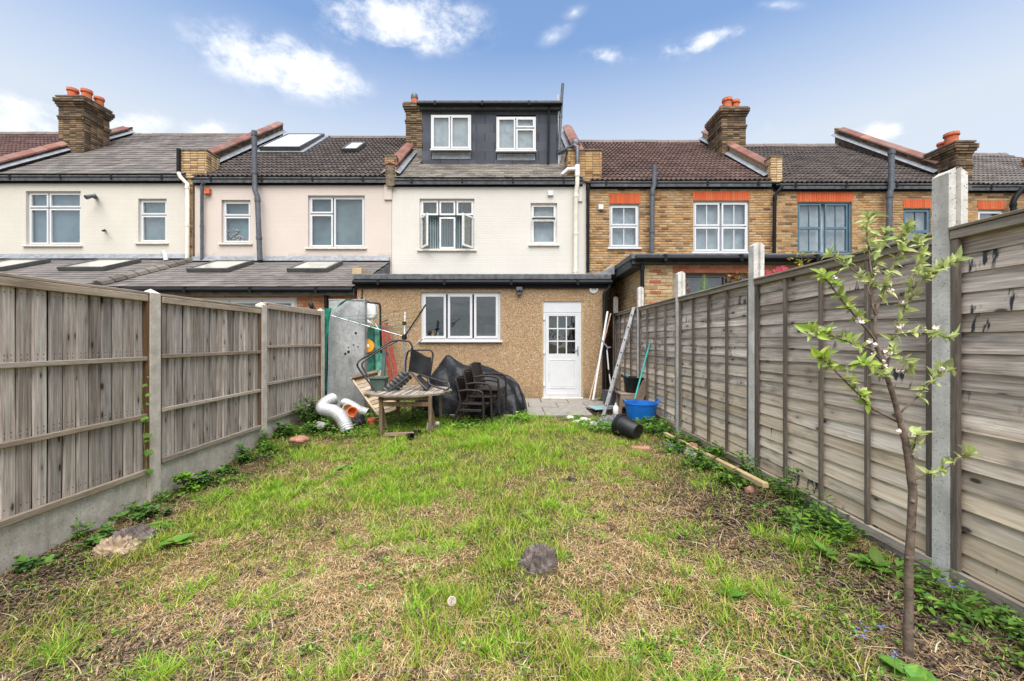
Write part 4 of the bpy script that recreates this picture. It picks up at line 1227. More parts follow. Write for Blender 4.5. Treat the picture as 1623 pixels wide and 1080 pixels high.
pipe(h4, [P(915, 268, 12.5), P(900, 269, 12.5), P(892, 276, 12.55), P(890, 282, 12.7)], .06, 'white_dirty')
pipe(h4, [P(915, 278, 12.5), P(915, 293, 12.5), P(913, 305, 12.56), P(912, 436, 12.56)], .065, 'cream_pipe')
MB().prism([P(885, 262, 13.72), P(884, 150, 13.72), P(888, 160, 14.2), P(888, 262, 14.2)], (.02, 0, 0)).build('dormer_edge', M['white_upvc'], dm)
chimney(h4, 1.72, 2.76, 12.6, 13.4, 6.25, 7.2, mat='brick_stock', corbel=False, pots=[(2.02, 13.0, .14, .3, 'cowl')], faces=(0, 1))
parapet(h4, PX[4], YE, ze_of(3), YR, ZRR[3] + .15, h=.3, side=0, t0=.25)
# kink of tan corbels under the eaves on the party lines
for i, xx in ((3, PX[3] - .12), (4, PX[4] - .25)):
    MB().box(xx - .1, xx + .14, WY - .05, WY - .002, ZG[i - 1] - .55, ZG[i - 1] - .08).build('corbel', M['wall_pink' if i == 3 else 'wall_white'], h4, bevel=.01)

# ---- H4 ground floor extension
EY = 9.7
wK = pxr(667, 463, 793, 540, EY); dD = pxr(861, 478, 922, 630, EY); dD = (dD[0], dD[1], .02, dD[3])
EX0, EX1 = -3.66, 2.22; EZ = 2.66
wall_mb(EX0, EX1, -.3, EZ, EY, [wK, dD], reveal=.18, back=2.9).build('extension_wall', M['pebble'], h4)
MB().box(EX0 - .05, EX1 + .1, EY - .13, WY - .01, EZ + .12, EZ + .26).build('flat_roof', M['felt'], h4, bevel=.02)
MB().box(EX0 - .04, EX1 + .06, EY - .045, EY - .004, EZ - .07, EZ + .115).build('fascia', M['black_upvc'], h4)
gutter(h4, EX0 - .06, EX1 + .12, EY - .05, EZ + .0, fascia=False)
winK, _ = window(h4, wK, EY, [(0, 0, .305, 1), (.325, 0, .655, 1), (.675, 0, 1, 1)], recess=.05, fw=.05, sw=.055, pane_back=None, glassm='glass_clear', sill='white_upvc', sill_over=.05, sillh=.045)
# the kitchen behind the glass
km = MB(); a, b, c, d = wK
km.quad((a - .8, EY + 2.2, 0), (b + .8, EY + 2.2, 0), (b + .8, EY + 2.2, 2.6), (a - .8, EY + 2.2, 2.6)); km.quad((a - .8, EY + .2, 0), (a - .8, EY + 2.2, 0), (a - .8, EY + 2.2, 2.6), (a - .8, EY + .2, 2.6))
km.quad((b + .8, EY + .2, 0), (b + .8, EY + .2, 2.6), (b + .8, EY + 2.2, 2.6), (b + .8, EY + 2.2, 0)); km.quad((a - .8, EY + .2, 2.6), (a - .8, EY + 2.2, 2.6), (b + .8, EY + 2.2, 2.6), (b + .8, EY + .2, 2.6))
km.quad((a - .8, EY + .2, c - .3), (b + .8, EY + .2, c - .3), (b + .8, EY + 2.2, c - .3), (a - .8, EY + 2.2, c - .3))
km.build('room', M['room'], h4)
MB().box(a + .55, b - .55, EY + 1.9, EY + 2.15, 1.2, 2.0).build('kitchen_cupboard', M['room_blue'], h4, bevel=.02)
MB().box(b - .5, b - .1, EY + 1.5, EY + 2.1, .6, 1.8).build('fridge', M['net'], h4, bevel=.03)
MB().box(a, b, EY + .13, EY + .32, c + .0, c + .045).build('inner_sill', M['white_upvc'], winK)
# back door
dm_ = MB(); ring(dm_, dD[0], dD[1], dD[2], dD[3] - .26, .055, EY + .03, EY + .1)
dm_.box(dD[0], dD[1], EY + .025, EY + .1, dD[3] - .258, dD[3])
door = dm_.build('back_door', M['white_upvc'], h4)
lx0, lx1, lz0, lz1 = dD[0] + .058, dD[1] - .058, dD[2] + .058, dD[3] - .32
gx0, gx1, gz0, gz1 = pxr(870, 501, 912, 561, EY)
lf_ = MB(); yA, yB = EY + .02, EY + .085
lf_.box(lx0, gx0, yA, yB, lz0, lz1); lf_.box(gx1, lx1, yA, yB, lz0, lz1); lf_.box(gx0, gx1, yA, yB, gz1, lz1); lf_.box(gx0, gx1, yA, yB, lz0, gz0)
for i in (1, 2):
    xx = gx0 + (gx1 - gx0) * i / 3; lf_.box(xx - .014, xx + .014, yA + .01, yB - .02, gz0, gz1)
    zz_ = gz0 + (gz1 - gz0) * i / 3; lf_.box(gx0, gx1, yA + .012, yB - .022, zz_ - .014, zz_ + .014)
leaf = lf_.build('door_leaf', M['white_upvc'], door)
pz0, pz1 = P(0, 616, EY).z, P(0, 570, EY).z
pm = MB(); ring(pm, gx0 - .01, gx1 + .01, pz0, pz1, .022, yA - .008, yA + .004); pm.build('door_panel_trim', M['net'], door)
MB().box(gx0 + .025, gx1 - .025, yA - .006, yA - .001, pz0 + .036, pz1 - .036).build('door_panel', M['white_upvc'], door, bevel=.004)
MB().box(gx0 - .01, gx1 + .01, yA + .035, yA + .045, gz0 - .01, gz1 + .01).build('pane', M['glass_clear'], door)
nb = MB()
for i in range(12): nb.tube([(gx0 + .02 + i * .05, yA + .16, gz0 - .1), (gx0 + .02 + i * .05, yA + .16, gz1)], .022, 6)
nb.build('net_curtain', M['room'], door)
MB().box(gx1 + .05, gx1 + .075, yA - .008, yA, 1.0, 1.22).bar((gx1 + .06, yA - .03, 1.13), (gx1 - .06, yA - .03, 1.125), .016, .02).build('handle', M['lead'], door)
for z_ in (.28, 1.05, 1.85):
    MB().box(dD[0] - .03, dD[0] + .045, EY + .0, EY + .022, z_, z_ + .09).build('hinge', M['white_dirty'], door)
MB().box(dD[0] - .02, dD[1] + .02, EY - .08, EY + .02, -.03, .018).build('door_step', M['white_dirty'], door, bevel=.006)
for xx in (dD[0] - .035, dD[1] + .012): MB().box(xx, xx + .022, EY - .006, EY + .01, 0, dD[3]).build('door_surround', M['render_tan'], door)
# floodlight, extract vent, downpipe, telephone cable
fp = P(823, 460, EY); f_ = MB().box(fp.x - .075, fp.x + .075, EY - .13, EY - .05, fp.z - .03, fp.z + .06)
f_.box(fp.x - .03, fp.x + .03, EY - .06, EY - .003, fp.z - .06, fp.z + .03); f_.box(fp.x - .045, fp.x + .045, EY - .09, EY - .02, fp.z - .13, fp.z - .045)
fl_ = f_.build('floodlight', M['grey_pipe'], h4, bevel=.012); MB().box(fp.x - .06, fp.x + .06, EY - .137, EY - .131, fp.z - .018, fp.z + .048).build('lens', M['glass'], fl_)
vp = P(941, 459, EY); v_ = MB().lathe([(.105, 0), (.105, .02), (.085, .035), (.06, .035), (.055, .005), (.03, .01), (0, .03)], (vp.x, EY, vp.z), 24, axis=(0, -1, 0)); v_.build('extract_vent', M['white_dirty'], h4, smooth=40)
pipe(h4, [P(966, 452, 9.6), P(966, 456, 9.6), P(958, 464, 9.58), P(957, 630, 9.58)], .04, 'black_upvc')
pipe(h4, [(EX0 + .12, EY - .02, EZ - .1), (EX0 + .11, EY - .015, 1.8)], .012, 'black_upvc', name='cable', collars=False)
# lead-dressed step between the flat roof and the neighbour's roof
MB().prism([(1.75, EY + .1, EZ + .27), (2.2, EY + .1, EZ + .27), (2.42, EY + .1, EZ + .55), (2.42, EY + .1, EZ + .27)], (0, 1.6, 0)).build('party_coping', M['render_tan'], h4)
MB().prism([(2.02, EY - .02, EZ + .265), (2.42, EY - .02, EZ + .48), (2.42, EY - .02, EZ + .265)], (0, .5, 0)).build('flashing', M['lead'], h4)
MB().box(EX0 - .12, EX0 + .1, EY + .0, EY + 2.9, EZ + .27, EZ + .42).build('party_coping', M['render_tan'], h4)

# ---- H3 and H2 extensions with lean-to roofs
LE = (9.75, 2.64, WY - .01, 3.79)
for hh, xa, xb, nm in ((h3, PX[2] + .02, -3.76, 'h3'), (h2, PX[1], PX[2] - .02, 'h2')):
    dz = 0 if nm == 'h3' else .07
    S_ = (LE[0], LE[1] + dz, LE[2], LE[3] + dz)
    pt = roof(hh, xa, xb, *S_, 'tile_ext', kind='slate', gauge=.24, tw=.33, ridge=False, name='extension_roof')
    k = (S_[3] - S_[1]) / (S_[2] - S_[0])
    for (pa, pb, ytop, ybot) in ([(296, 362, 419, 433), (455, 519, 420, 433)] if nm == 'h3' else [(92, 164, 417, 431), (-62, 6, 417, 431)]):
        ya, yb = roofY(0, ybot, S_), roofY(0, ytop, S_)
        rooflight(pt, (pa - CX) / FPX * ya, (pb - CX) / FPX * ya, *S_, ya, yb, 'roofglass', h=.11)
    MB().prism([(xa, S_[2] - .12, S_[3] + .015), (xa, S_[2] - .002, S_[3] + .17), (xa, S_[2] + .0, S_[3] + .0)], (xb - xa, 0, 0)).build('flashing', M['lead'], pt)
    gutter(hh, xa, xb - .02, LE[0] + .03, LE[1] + dz - .14, fascia=False)
    holes = []
    if nm == 'h3':
        dr = pxr(309, 472, 470, 520, 9.95); dr = (dr[0], dr[1], -.1, dr[3]); holes = [dr]
    ew = wall_mb(xa, xb, -.5, LE[1] + dz - .06, 9.95, holes, reveal=.12, back=2.6).build('extension_wall', M['mortar'], hh)
    its = []; bricks_front(its, 'brick_orange', xa, xb, 1.2, LE[1] + dz - .14, 9.95, holes)
    HB.setdefault(ew.name, (ew, []))[1].extend(its)
    MB().box(xa, xb - .25, 9.86, 9.945, LE[1] + dz - .2, LE[1] + dz - .12).build('fascia', M['fascia_w'], hh)
    if holes:
        window(hh, dr, 9.95, [(0, 0, .33, 1), (.335, 0, .66, 1), (.665, 0, 1, 1)], recess=.03, pane_back='room', pane_back_y=.1, sill=None, name='folding_door', sw=.09, glassm='glass_clear')
# ridge tiles over the joint of the two lean-to roofs
its = []; u_ = Vector((0, LE[2] - LE[0], LE[3] - LE[1])); L_ = u_.length; u_.normalize()
vm = MB(); vm.prism([(-.14, 0, .0), (-.1, 0, .07), (0, 0, .11), (.1, 0, .07), (.14, 0, .0)], (0, .31, 0)); vme = vm.mesh('verge_tile', M['tile_slate'])
for i in range(9):
    m4 = Matrix.Translation(Vector((PX[2], LE[0] + .05, LE[1] + .05)) + u_ * i * .345) @ Matrix(((1, 0, 0), (0, u_.y, -u_.z), (0, u_.z, u_.y))).to_4x4()
    its.append((m4, vme))
pieces(h2, 'verge_tile', its)
pipe(h2, [P(263, 413, 12.4), P(262, 404, 12.4), P(258, 399, 12.38)], .06, 'white_dirty', name='flue')
pipe(h3, [P(517, 462, 9.85), P(517, 640, 9.88)], .045, 'black_upvc')

# H5: brown brick house, white windows
h5 = house_thing('terraced_house', 'stock brick house with white windows and brown pantiles, right of the white house', PX[4], PX[5], 8.6)
wH = pxr(966, 324, 1013, 393, WY); wI = pxr(1099, 319, 1187, 400, WY)
lH = pxr(966, 307, 1015, 323, WY); lI = pxr(1098, 304, 1188, 318, WY)
def brick_house_wall(hh, i, holes, lint, zlow=3.5):
    wl_ = wall_mb(PX[i] + .01, PX[i + 1], 0, ZG[i] + .1, WY, holes).build('wall', M['mortar'], hh)
    its = []; bricks_front(its, 'brick_stock', PX[i] + .01, PX[i + 1], zlow, ZG[i] + .05, WY, list(holes) + list(lint))
    HB.setdefault(wl_.name, (wl_, []))[1].extend(its)
    li = []
    for l in lint: soldier(li, *l, WY)
    pieces(wl_, 'lintel_brick', li)
    return wl_
brick_house_wall(h5, 4, [wH, wI], [lH, lI])
window(h5, wH, WY, [(0, 0, 1, .5), (0, .52, 1, 1)], pane_back='net', bars={0: (2, 1), 1: (2, 1)}, sill='white_upvc', recess=.05)
window(h5, wI, WY, [(0, 0, .48, .5), (0, .52, .48, 1), (.52, 0, 1, .5), (.52, .52, 1, 1)], pane_back='net', bars={0: (2, 1), 1: (2, 1), 2: (2, 1), 3: (2, 1)}, sill='white_upvc', recess=.05)
roof(h5, PX[4] + .13, PX[5] - .13, YE, ze_of(4), YR, ZRR[4], 'tile_brown')
gutter(h5, PX[4] + .0, PX[5], WY - .03, ZG[4])
parapet(h5, PX[5], YE, ze_of(4), YR, ZRR[4] + .05, h=.3, side=-1, t0=.03, mat='render_tan', brick=None)
chimney(h5, PX[5] - .15, PX[5] + .2, 12.55, 12.85, 6.2, 6.95, mat='brick_pale', corbel=False)
chimney(h5, 7.68, 8.56, 15.0, 16.05, 7.6, 9.85, pots=[(8.0, 15.25, .16, .45, 'roll'), (8.32, 15.3, .15, .4, 'roll'), (8.1, 15.7, .15, .42, 'roll')], faces=(0, 1))
pipe(h5, [P(1037, 262, 12.5), P(1037, 293, 12.5), P(1034, 302, 12.5), P(1033, 401, 12.5)], .07, 'grey_pipe')
pipe(h5, [P(932, 293, 12.55), P(932, 432, 12.58)], .045, 'black_upvc')
MB().box(P(948, 0, 12.66).x, P(956, 0, 12.66).x, 12.6, 12.66, P(0, 332, 12.6).z, P(0, 324, 12.6).z).build('air_vent', M['white_upvc'], h5, bevel=.008)
# its extension
X5, Y5, Z5 = 2.74, 8.6, 2.98
wN = pxr(1074, 433, 1330, 470, Y5); wN = (wN[0], min(wN[1], 7.6), 1.2, wN[3])
ew = wall_mb(X5, PX[5], -.3, Z5, Y5, [wN], reveal=.15, back=.2)
ew.quad((X5, Y5, -.3), (X5, Y5, Z5), (X5, WY, Z5), (X5, WY, -.3))
ew = ew.build('extension_wall', M['mortar'], h5)
its = []
bricks_front(its, 'brick_pale', Y5, WY - .05, 1.45, Z5 - .02, X5, face=1)
xpier = P(1066, 0, Y5).x
bricks_front(its, 'brick_pale', X5, xpier, 1.45, Z5 - .02, Y5)
bricks_front(its, 'brick_red', xpier, PX[5], wN[3], Z5 - .02, Y5)
HB.setdefault(ew.name, (ew, []))[1].extend(its)
q = []
for k in range(4): bricks_front(q, 'brick_red', P(1029, 0, Y5).x, P(1048, 0, Y5).x, Z5 - .2 - .225 * k, Z5 - .125 - .225 * k, Y5 - .006)
pieces(ew, 'brick', q)
window(h5, wN, Y5, [(0, 0, .3, 1), (.31, 0, .65, 1), (.66, 0, 1, 1)], mat='dark_frame', pane_back='room', pane_back_y=.13, sill=None, name='sliding_door', glassm='glass', sw=.03)
MB().box(X5 - .28, PX[5], Y5 - .15, WY - .02, Z5 + .06, Z5 + .18).build('flat_roof', M['felt'], h5, bevel=.015)
MB().box(X5 - .24, PX[5], Y5 - .10, Y5 - .004, Z5 - .03, Z5 + .055).build('fascia', M['fascia'], h5)
MB().box(X5 - .26, X5 - .004, Y5 - .004, WY - .1, Z5 - .1, Z5 + .055).build('soffit', M['fascia'], h5)
gutter(h5, X5 - .2, PX[5], Y5 - .11, Z5 + .01, fascia=False)
pipe(h5, [P(1018, 418, 8.5), P(1018, 500, 8.5)], .04, 'black_upvc')

# H6: brick house with the blue-grey sash windows
h6 = house_thing('terraced_house', 'stock brick house with blue-grey sash windows beneath red brick lintels', PX[5], PX[6])
wJ = pxr(1264, 321, 1350, 402, WY); wK6 = pxr(1432, 331, 1475, 402, WY)
lJ = pxr(1263, 305, 1352, 320, WY); lK6 = pxr(1431, 316, 1476, 330, WY)
brick_house_wall(h6, 5, [wJ, wK6], [lJ, lK6])
window(h6, wJ, WY, [(0, 0, .44, .5), (0, .5, .44, 1), (.52, 0, .96, .5), (.52, .5, .96, 1)], mat='blue_paint', pane_back='net', bars={k: (2, 1) for k in range(4)}, sill='blue_paint', recess=.04, sw=.035)
window(h6, wK6, WY, [(0, 0, 1, .5), (0, .5, 1, 1)], mat='blue_paint', pane_back='net', bars={0: (2, 1), 1: (2, 1)}, sill='blue_paint', recess=.04, sw=.04)
roof(h6, PX[5] + .13, PX[6] - .13, YE, ze_of(5), YR, ZRR[5], 'tile_dark')
gutter(h6, PX[5], PX[6], WY - .03, ZG[5])
pipe(h6, [P(1413, 237, 12.45), P(1413, 298, 12.45), P(1410, 306, 12.45), P(1409, 402, 12.45)], .08, 'grey_pipe')
pipe(h6, [P(1240, 296, 12.5), P(1234, 303, 12.52), P(1228, 310, 12.55), P(1227, 402, 12.56)], .05, 'black_upvc')
parapet(h6, PX[6], YE, ze_of(5), YR + .2, ZRR[5] + .45, h=.3, side=-1, t0=.12)
chimney(h6, 13.66, 14.17, 12.62, 13.5, 6.05, 7.45, pots=[(13.82, 12.9, .17, .38, 'roll'), (13.98, 13.3, .14, .28, 'roll')], faces=(0, 1))

# H7: last brick house on the right
h7 = house_thing('terraced_house', 'stock brick house at the far right edge with a small white window', PX[6], PX[7])
wL = pxr(1550, 333, 1592, 402, WY); lL = pxr(1549, 319, 1593, 332, WY)
brick_house_wall(h7, 6, [wL], [lL])
window(h7, wL, WY, [(0, 0, 1, .5), (0, .52, 1, 1)], pane_back='room_blue', sill='white_upvc', recess=.05)
roof(h7, PX[6] + .13, PX[7], YE, ze_of(6), YR - .8, ZRR[6] - .6, 'tile_grey', kind='pantile')
gutter(h7, PX[6] + .3, PX[7], WY - .03, ZG[6])
pipe(h7, [P(1622, 298, 12.45), P(1610, 312, 12.5), P(1606, 320, 12.5), P(1606, 402, 12.5)], .07, 'black_upvc')
chimney(h7, 17.85, 18.6, 14.0, 14.7, 6.6, 7.3, pots=[(18.05, 14.3, .17, .4, 'roll')], faces=(0, 1))
# lean-to extension of H6, mostly behind the fence
MB().box(PX[5] + .01, PX[6], 8.9, WY - .02, 0, 2.85).build('extension_wall', M['mortar'], h6)
MB().box(PX[5] + .01, PX[6], 8.8, WY - .02, 2.86, 2.98).build('flat_roof', M['felt'], h6)

# front slopes of the roofs and a closing back wall, so that the terrace is a solid block from the side too
for i, hh in enumerate((h1, h2, h3, h4, h5, h6, h7)):
    x0, x1 = PX[i] + .02, PX[i + 1] - .02; zr = ZRR[i] - (.6 if i == 6 else 0); yr = YR - (.8 if i == 6 else 0)
    MB().add([(x0, yr, zr - .06), (x1, yr, zr - .06), (x1, 21.6, ZG[i]), (x0, 21.6, ZG[i]), (x0, 21.6, 0), (x1, 21.6, 0), (x0, 12.9, 0), (x1, 12.9, 0), (x0, 12.9, ZG[i]), (x1, 12.9, ZG[i])],
             [(0, 1, 2, 3), (3, 2, 5, 4), (0, 3, 4, 6, 8), (1, 9, 7, 5, 2)]).build('front_roof', M['felt'], hh)
# emit the bricks of each wall, stack and parapet
per_house = {}
for nm, (part, its) in HB.items():
    per_house.setdefault(part.parent.name, []).append((part, its))
for hn, lst in per_house.items():
    tot = sum(len(i) for _, i in lst)
    allb = sorted(((it[0].translation - Vector((0, 0, CH))).length, pi, k) for pi, (pp, its) in enumerate(lst) for k, it in enumerate(its))
    quota = [0] * len(lst)
    for _, pi, k in allb[:300]: quota[pi] += 1
    for (part, its), q in zip(lst, quota): pieces(part, 'brick', its, q)
# ---------------------------------------------------------------- grass, straw, dead leaves, weeds
def in_garden(x, y):
    return (x > XL + .02) & (x < XR - .01) & ~((x > -.35) & (y > 7.42)) & (y < 9.6) & (((x - .18) / .11) ** 2 + ((y - 2.56) / .08) ** 2 > 1) & (((x + 3.27) / .16) ** 2 + ((y - 3.43) / .12) ** 2 > 1)
def sample(n, y0=1.05, y1=9.4, p=1.25):
    """more blades where they show larger: density falls with depth"""
    u = RNG.random(n); a = 1 - p
    y = (y0 ** a + u * (y1 ** a - y0 ** a)) ** (1 / a)
    x = XL + RNG.random(n) * (XR - XL)
    hw = y * 1.3 + .5
    k = (np.abs(x) < hw) & in_garden(x, y)
    return x[k], y[k]
def ribbons(name, x, y, h, wdt, lean, ang, col, mat, segs=2, z=None, flat=None, kind='stuff', label=None):
    """tapered blades: base point, height, width, lean distance, direction of lean"""
    n = len(x); z = gz(x, y) - .004 if z is None else z
    dx, dy = np.cos(ang), np.sin(ang); sx, sy = -dy, dx
    fa = RNG.random(n) * np.pi; wx, wy = np.cos(fa), np.sin(fa)
    if flat is not None: wx, wy = sx, sy
    rows = []
    for k in range(segs + 1):
        t = k / segs; wk = wdt * (1 - t) ** .7 * .5 if k < segs else None
        bx_, by_ = x + dx * lean * t ** 1.7, y + dy * lean * t ** 1.7
        bz_ = z + h * (t if flat is None else np.sin(t * np.pi) * .9 + .1)
        if k < segs:
            rows.append(np.stack([bx_ - wx * wk, by_ - wy * wk, bz_], 1)); rows.append(np.stack([bx_ + wx * wk, by_ + wy * wk, bz_], 1))
        else: rows.append(np.stack([bx_, by_, bz_], 1))
    m = 2 * segs + 1
    V = np.stack(rows, 1).reshape(-1, 3)
    base = (np.arange(n) * m)[:, None]
    F = []; C = []
    for k in range(segs - 1):
        F.append(base + np.array([2 * k, 2 * k + 1, 2 * k + 3, 2 * k + 2])); 
    F.append(base + np.array([2 * segs - 2, 2 * segs - 1, 2 * segs]))
    Fi = np.concatenate([f.ravel() for f in F]); Fc = np.concatenate([np.full(n, f.shape[1]) for f in F])
    shade = np.ones(segs + 1)
    cc = np.repeat(col[:, None, :], m, 1)
    for k in range(segs + 1):
        if k < segs: cc[:, 2 * k:2 * k + 2] *= shade[k]
        else: cc[:, 2 * k] *= shade[k]
    me = np_mesh(name, V, Fi, Fc, mat, col=cc.reshape(-1, 3))
    o = link(name, me); tag(o, kind=kind, label=label)
    return o
def pick(cols, n):
    c = np.array(cols); i = RNG.integers(0, len(c), n); j = RNG.integers(0, len(c), n); t = RNG.random((n, 1))
    return (c[i] * t + c[j] * (1 - t)) * (.75 + .5 * RNG.random((n, 1)))
GREENS = [(.15, .31, .012), (.22, .39, .018), (.33, .47, .03), (.10, .2, .018), (.41, .46, .06)]
YELL = [(.48, .42, .10), (.56, .46, .16), (.42, .40, .08)]
DRY = [(.56, .365, .165), (.66, .455, .225), (.46, .27, .11), (.74, .56, .33), (.36, .2, .085), (.60, .46, .24), (.78, .63, .41), (.64, .37, .18)]
# upright short grass
x, y = sample(300000)
so, gr, n2 = patches(x, y)
keep = RNG.random(len(x)) < (.10 + .80 * gr) * (1 - .93 * so)
x, y, gr = x[keep], y[keep], gr[keep]
n = len(x)
isdry = RNG.random(n) < (.62 - .58 * gr); isy = RNG.random(n) < .34
col = pick(GREENS, n); col[isy] = pick(YELL, isy.sum()); col[isdry] = pick(DRY, isdry.sum())
tall = fbm(x, y, 2.6, 3, 21.0)
h = (.022 + .055 * RNG.random(n) ** 1.6) * (.6 + .85 * sm(.4, .7, tall) * gr + .25 * gr)
h *= np.where(isdry, .75, 1)
wd = .0032 + .003 * RNG.random(n) + .00035 * y
ribbons('grass', x, y, h, wd, h * (.25 + .9 * RNG.random(n)), RNG.random(n) * 6.283, col, M['blade'], 2, label='short patchy green and yellowing grass over the garden')
# taller lush tufts
tx, ty, th_, tl_, ta_ = [], [], [], [], []
spots = [(-.45, 5.55, .26, .2), (-.2, 6.5, .35, .16), (-2.05, 4.7, .32, .19), (.2, 4.9, .3, .17), (-1.5, 5.6, .35, .16), (-.9, 6.6, .4, .15), (-2.5, 3.95, .3, .12), (.75, 6.4, .3, .14), (.2, 7.15, .3, .2),
         (-.1, 2.0, .16, .10), (.75, 1.72, .16, .10), (1.2, 2.3, .2, .11), (-.45, 2.3, .22, .11), (-1.55, 2.55, .2, .11), (-.85, 3.1, .25, .11), (.0, 2.75, .18, .1), (.35, 3.5, .25, .1), (-1.3, 4.1, .25, .12), (-.55, 4.1, .3, .1), (1.05, 4.3, .25, .1), (-1.75, 1.95, .2, .1), (-.95, 1.75, .2, .1), (-3.1, 4.5, .3, .13), (-2.9, 5.8, .4, .16), (-1.9, 6.9, .6, .15), (-1.2, 7.2, .5, .16), (1.3, 6.9, .35, .13), (-.2, 6.0, .8, .1), (.5, 1.45, .3, .09), (-.5, 1.5, .3, .09)]
spots += [(random.uniform(-3, 2.1), random.uniform(1.4, 7), random.uniform(.1, .3), random.uniform(.05, .1)) for _ in range(60)]
for cx, cy, r, hh in spots:
    for _ in range(int(4 + r * 52)):
        qx, qy = random.gauss(cx, r * .75), random.gauss(cy, r * .6); rr = random.uniform(.015, .05) * (1 + .1 * cy); m_ = int(random.uniform(18, 58) * (1 if cy < 3.5 else .8))
        a_ = RNG.random(m_) * 6.283; q = rr * np.sqrt(RNG.random(m_))
        tx.append(qx + np.cos(a_) * q); ty.append(qy + np.sin(a_) * q); th_.append(hh * random.uniform(.45, 1.05) * (.45 + .6 * RNG.random(m_)))
        ta_.append(a_ + RNG.normal(0, .7, m_)); tl_.append(.25 + .9 * q / rr + .3 * RNG.random(m_))
x, y, h, ln_, an_ = map(np.concatenate, (tx, ty, th_, tl_, ta_)); k = in_garden(x, y); x, y, h, ln_, an_ = x[k], y[k], h[k], ln_[k], an_[k]; n = len(x)
col = pick([(.15, .36, .012), (.22, .45, .018), (.34, .53, .03), (.10, .24, .018), (.43, .5, .06)], n)
ribbons('tall_grass', x, y, h, .0038 + .0028 * RNG.random(n) + .00035 * y, h * ln_, an_, col, M['blade'], 3, label='tufts of longer bright green grass in the lawn')
# cut straw lying flat
x, y = sample(210000, p=1.5)
so, gr, n2 = patches(x, y)
keep = RNG.random(len(x)) < np.clip(1.0 - .8 * gr, .14, 1) * (1 - .6 * so)
x, y = x[keep], y[keep]; n = len(x)
L = .03 + .10 * RNG.random(n) ** 2
ribbons('straw', x, y, .003 + .016 * RNG.random(n) ** 2, .0015 + .0015 * RNG.random(n) + .00035 * y, L, RNG.random(n) * 6.283, pick(DRY + [(.22, .14, .07), (.36, .33, .14), (.28, .24, .10), (.16, .11, .06)], n), M['straw'], 2, z=gz(x, y) + .001 + .016 * RNG.random(n), flat=True, label='cut dry grass lying on the ground')
# long dead stems
x, y = sample(3200, p=1.4); so, gr, n2 = patches(x, y)
k = (RNG.random(len(x)) < .2 + so); x, y = x[k], y[k]; n = len(x)
ribbons('dead_stems', x, y, .01 + .03 * RNG.random(n), .0035 + .003 * RNG.random(n), .12 + .22 * RNG.random(n), RNG.random(n) * 6.283, pick([(.5, .4, .25), (.36, .25, .15), (.58, .5, .34), (.38, .36, .16)], n), M['straw'], 3, z=gz(x, y) + .008, flat=True, label='long dead plant stems lying on the ground')

def leaflets(name, x, y, z, L, wd, ang, tilt, col, mat, lab=None, curl=.25, parent=None, kind='stuff'):
    """small pointed leaves, folded along the midrib"""
    n = len(x); dx, dy = np.cos(ang), np.sin(ang); sx, sy = -dy, dx
    ct, st = np.cos(tilt), np.sin(tilt)
    U = np.stack([dx * ct, dy * ct, st], 1); S = np.stack([sx, sy, np.zeros(n)], 1); N = np.cross(U, S) * -1
    N = np.where(N[:, 2:3] < 0, -N, N)
    B = np.stack([x, y, z], 1)
    L = L[:, None]; w_ = wd[:, None]
    pts = [B, B + U * L * .35 + S * w_ * .5 + N * w_ * curl * .5, B + U * L * .38, B + U * L * .35 - S * w_ * .5 + N * w_ * curl * .5,
           B + U * L * .72 + S * w_ * .36 + N * w_ * (curl * .4 - .1), B + U * L * .72 - N * w_ * .12, B + U * L * .72 - S * w_ * .36 + N * w_ * (curl * .4 - .1), B + U * L - N * w_ * .35]
    V = np.stack(pts, 1).reshape(-1, 3)
    base = (np.arange(n) * 8)[:, None]
    tri = [(0, 2, 1), (0, 3, 2), (4, 7, 5), (5, 7, 6)]; qd = [(1, 2, 5, 4), (2, 3, 6, 5)]
    Fi = np.concatenate([(base + np.array(t)).ravel() for t in tri] + [(base + np.array(t)).ravel() for t in qd]); Fc = np.concatenate([np.full(n * 4, 3), np.full(n * 2, 4)])
    cc = np.repeat(col[:, None, :], 8, 1); cc[:, [2, 5]] *= .9
    me = np_mesh(name, V, Fi, Fc, mat, col=cc.reshape(-1, 3), smooth=True)
    o = link(name, me, parent)
    if kind: o['kind'] = kind
    if lab: o['label'] = lab
    return o
# dead brown leaves and mulch on the bare soil
x, y = sample(110000, p=1.35); so, gr, n2 = patches(x, y)
k = RNG.random(len(x)) < so * 1.4 + .015; x, y = x[k], y[k]; n = len(x)
leaflets('dead_leaves', x, y, gz(x, y) + .004 + .02 * RNG.random(n), .018 + .03 * RNG.random(n), .008 + .014 * RNG.random(n), RNG.random(n) * 6.283, (RNG.random(n) - .45) * .9,
         pick([(.12, .08, .05), (.2, .13, .08), (.09, .06, .045), (.3, .2, .12), (.16, .11, .09), (.24, .15, .1), (.1, .1, .06)], n), M['straw'], 'brown dead leaves and mulch on the bare soil')
# small broad weeds in the lawn
x, y = sample(7000, p=1.15); so, gr, n2 = patches(x, y); nn = fbm(x, y, 3.5, 3, 31.)
k = RNG.random(len(x)) < sm(.5, .68, nn) * .8 + .05; x, y = x[k], y[k]
rep = 4; x = np.repeat(x, rep) + (RNG.random(len(x) * rep) - .5) * .03; y = np.repeat(y, rep) + (RNG.random(len(y) * rep) - .5) * .03; n = len(x)
leaflets('lawn_weeds', x, y, gz(x, y) + .012 + .03 * RNG.random(n), (.012 + .028 * RNG.random(n)), .009 + .013 * RNG.random(n), RNG.random(n) * 6.283, .1 + .5 * RNG.random(n), pick([(.14, .27, .03), (.2, .36, .05), (.11, .2, .03), (.28, .4, .07)], n), M['weedleaf'], 'small broad-leaved weeds scattered in the lawn')

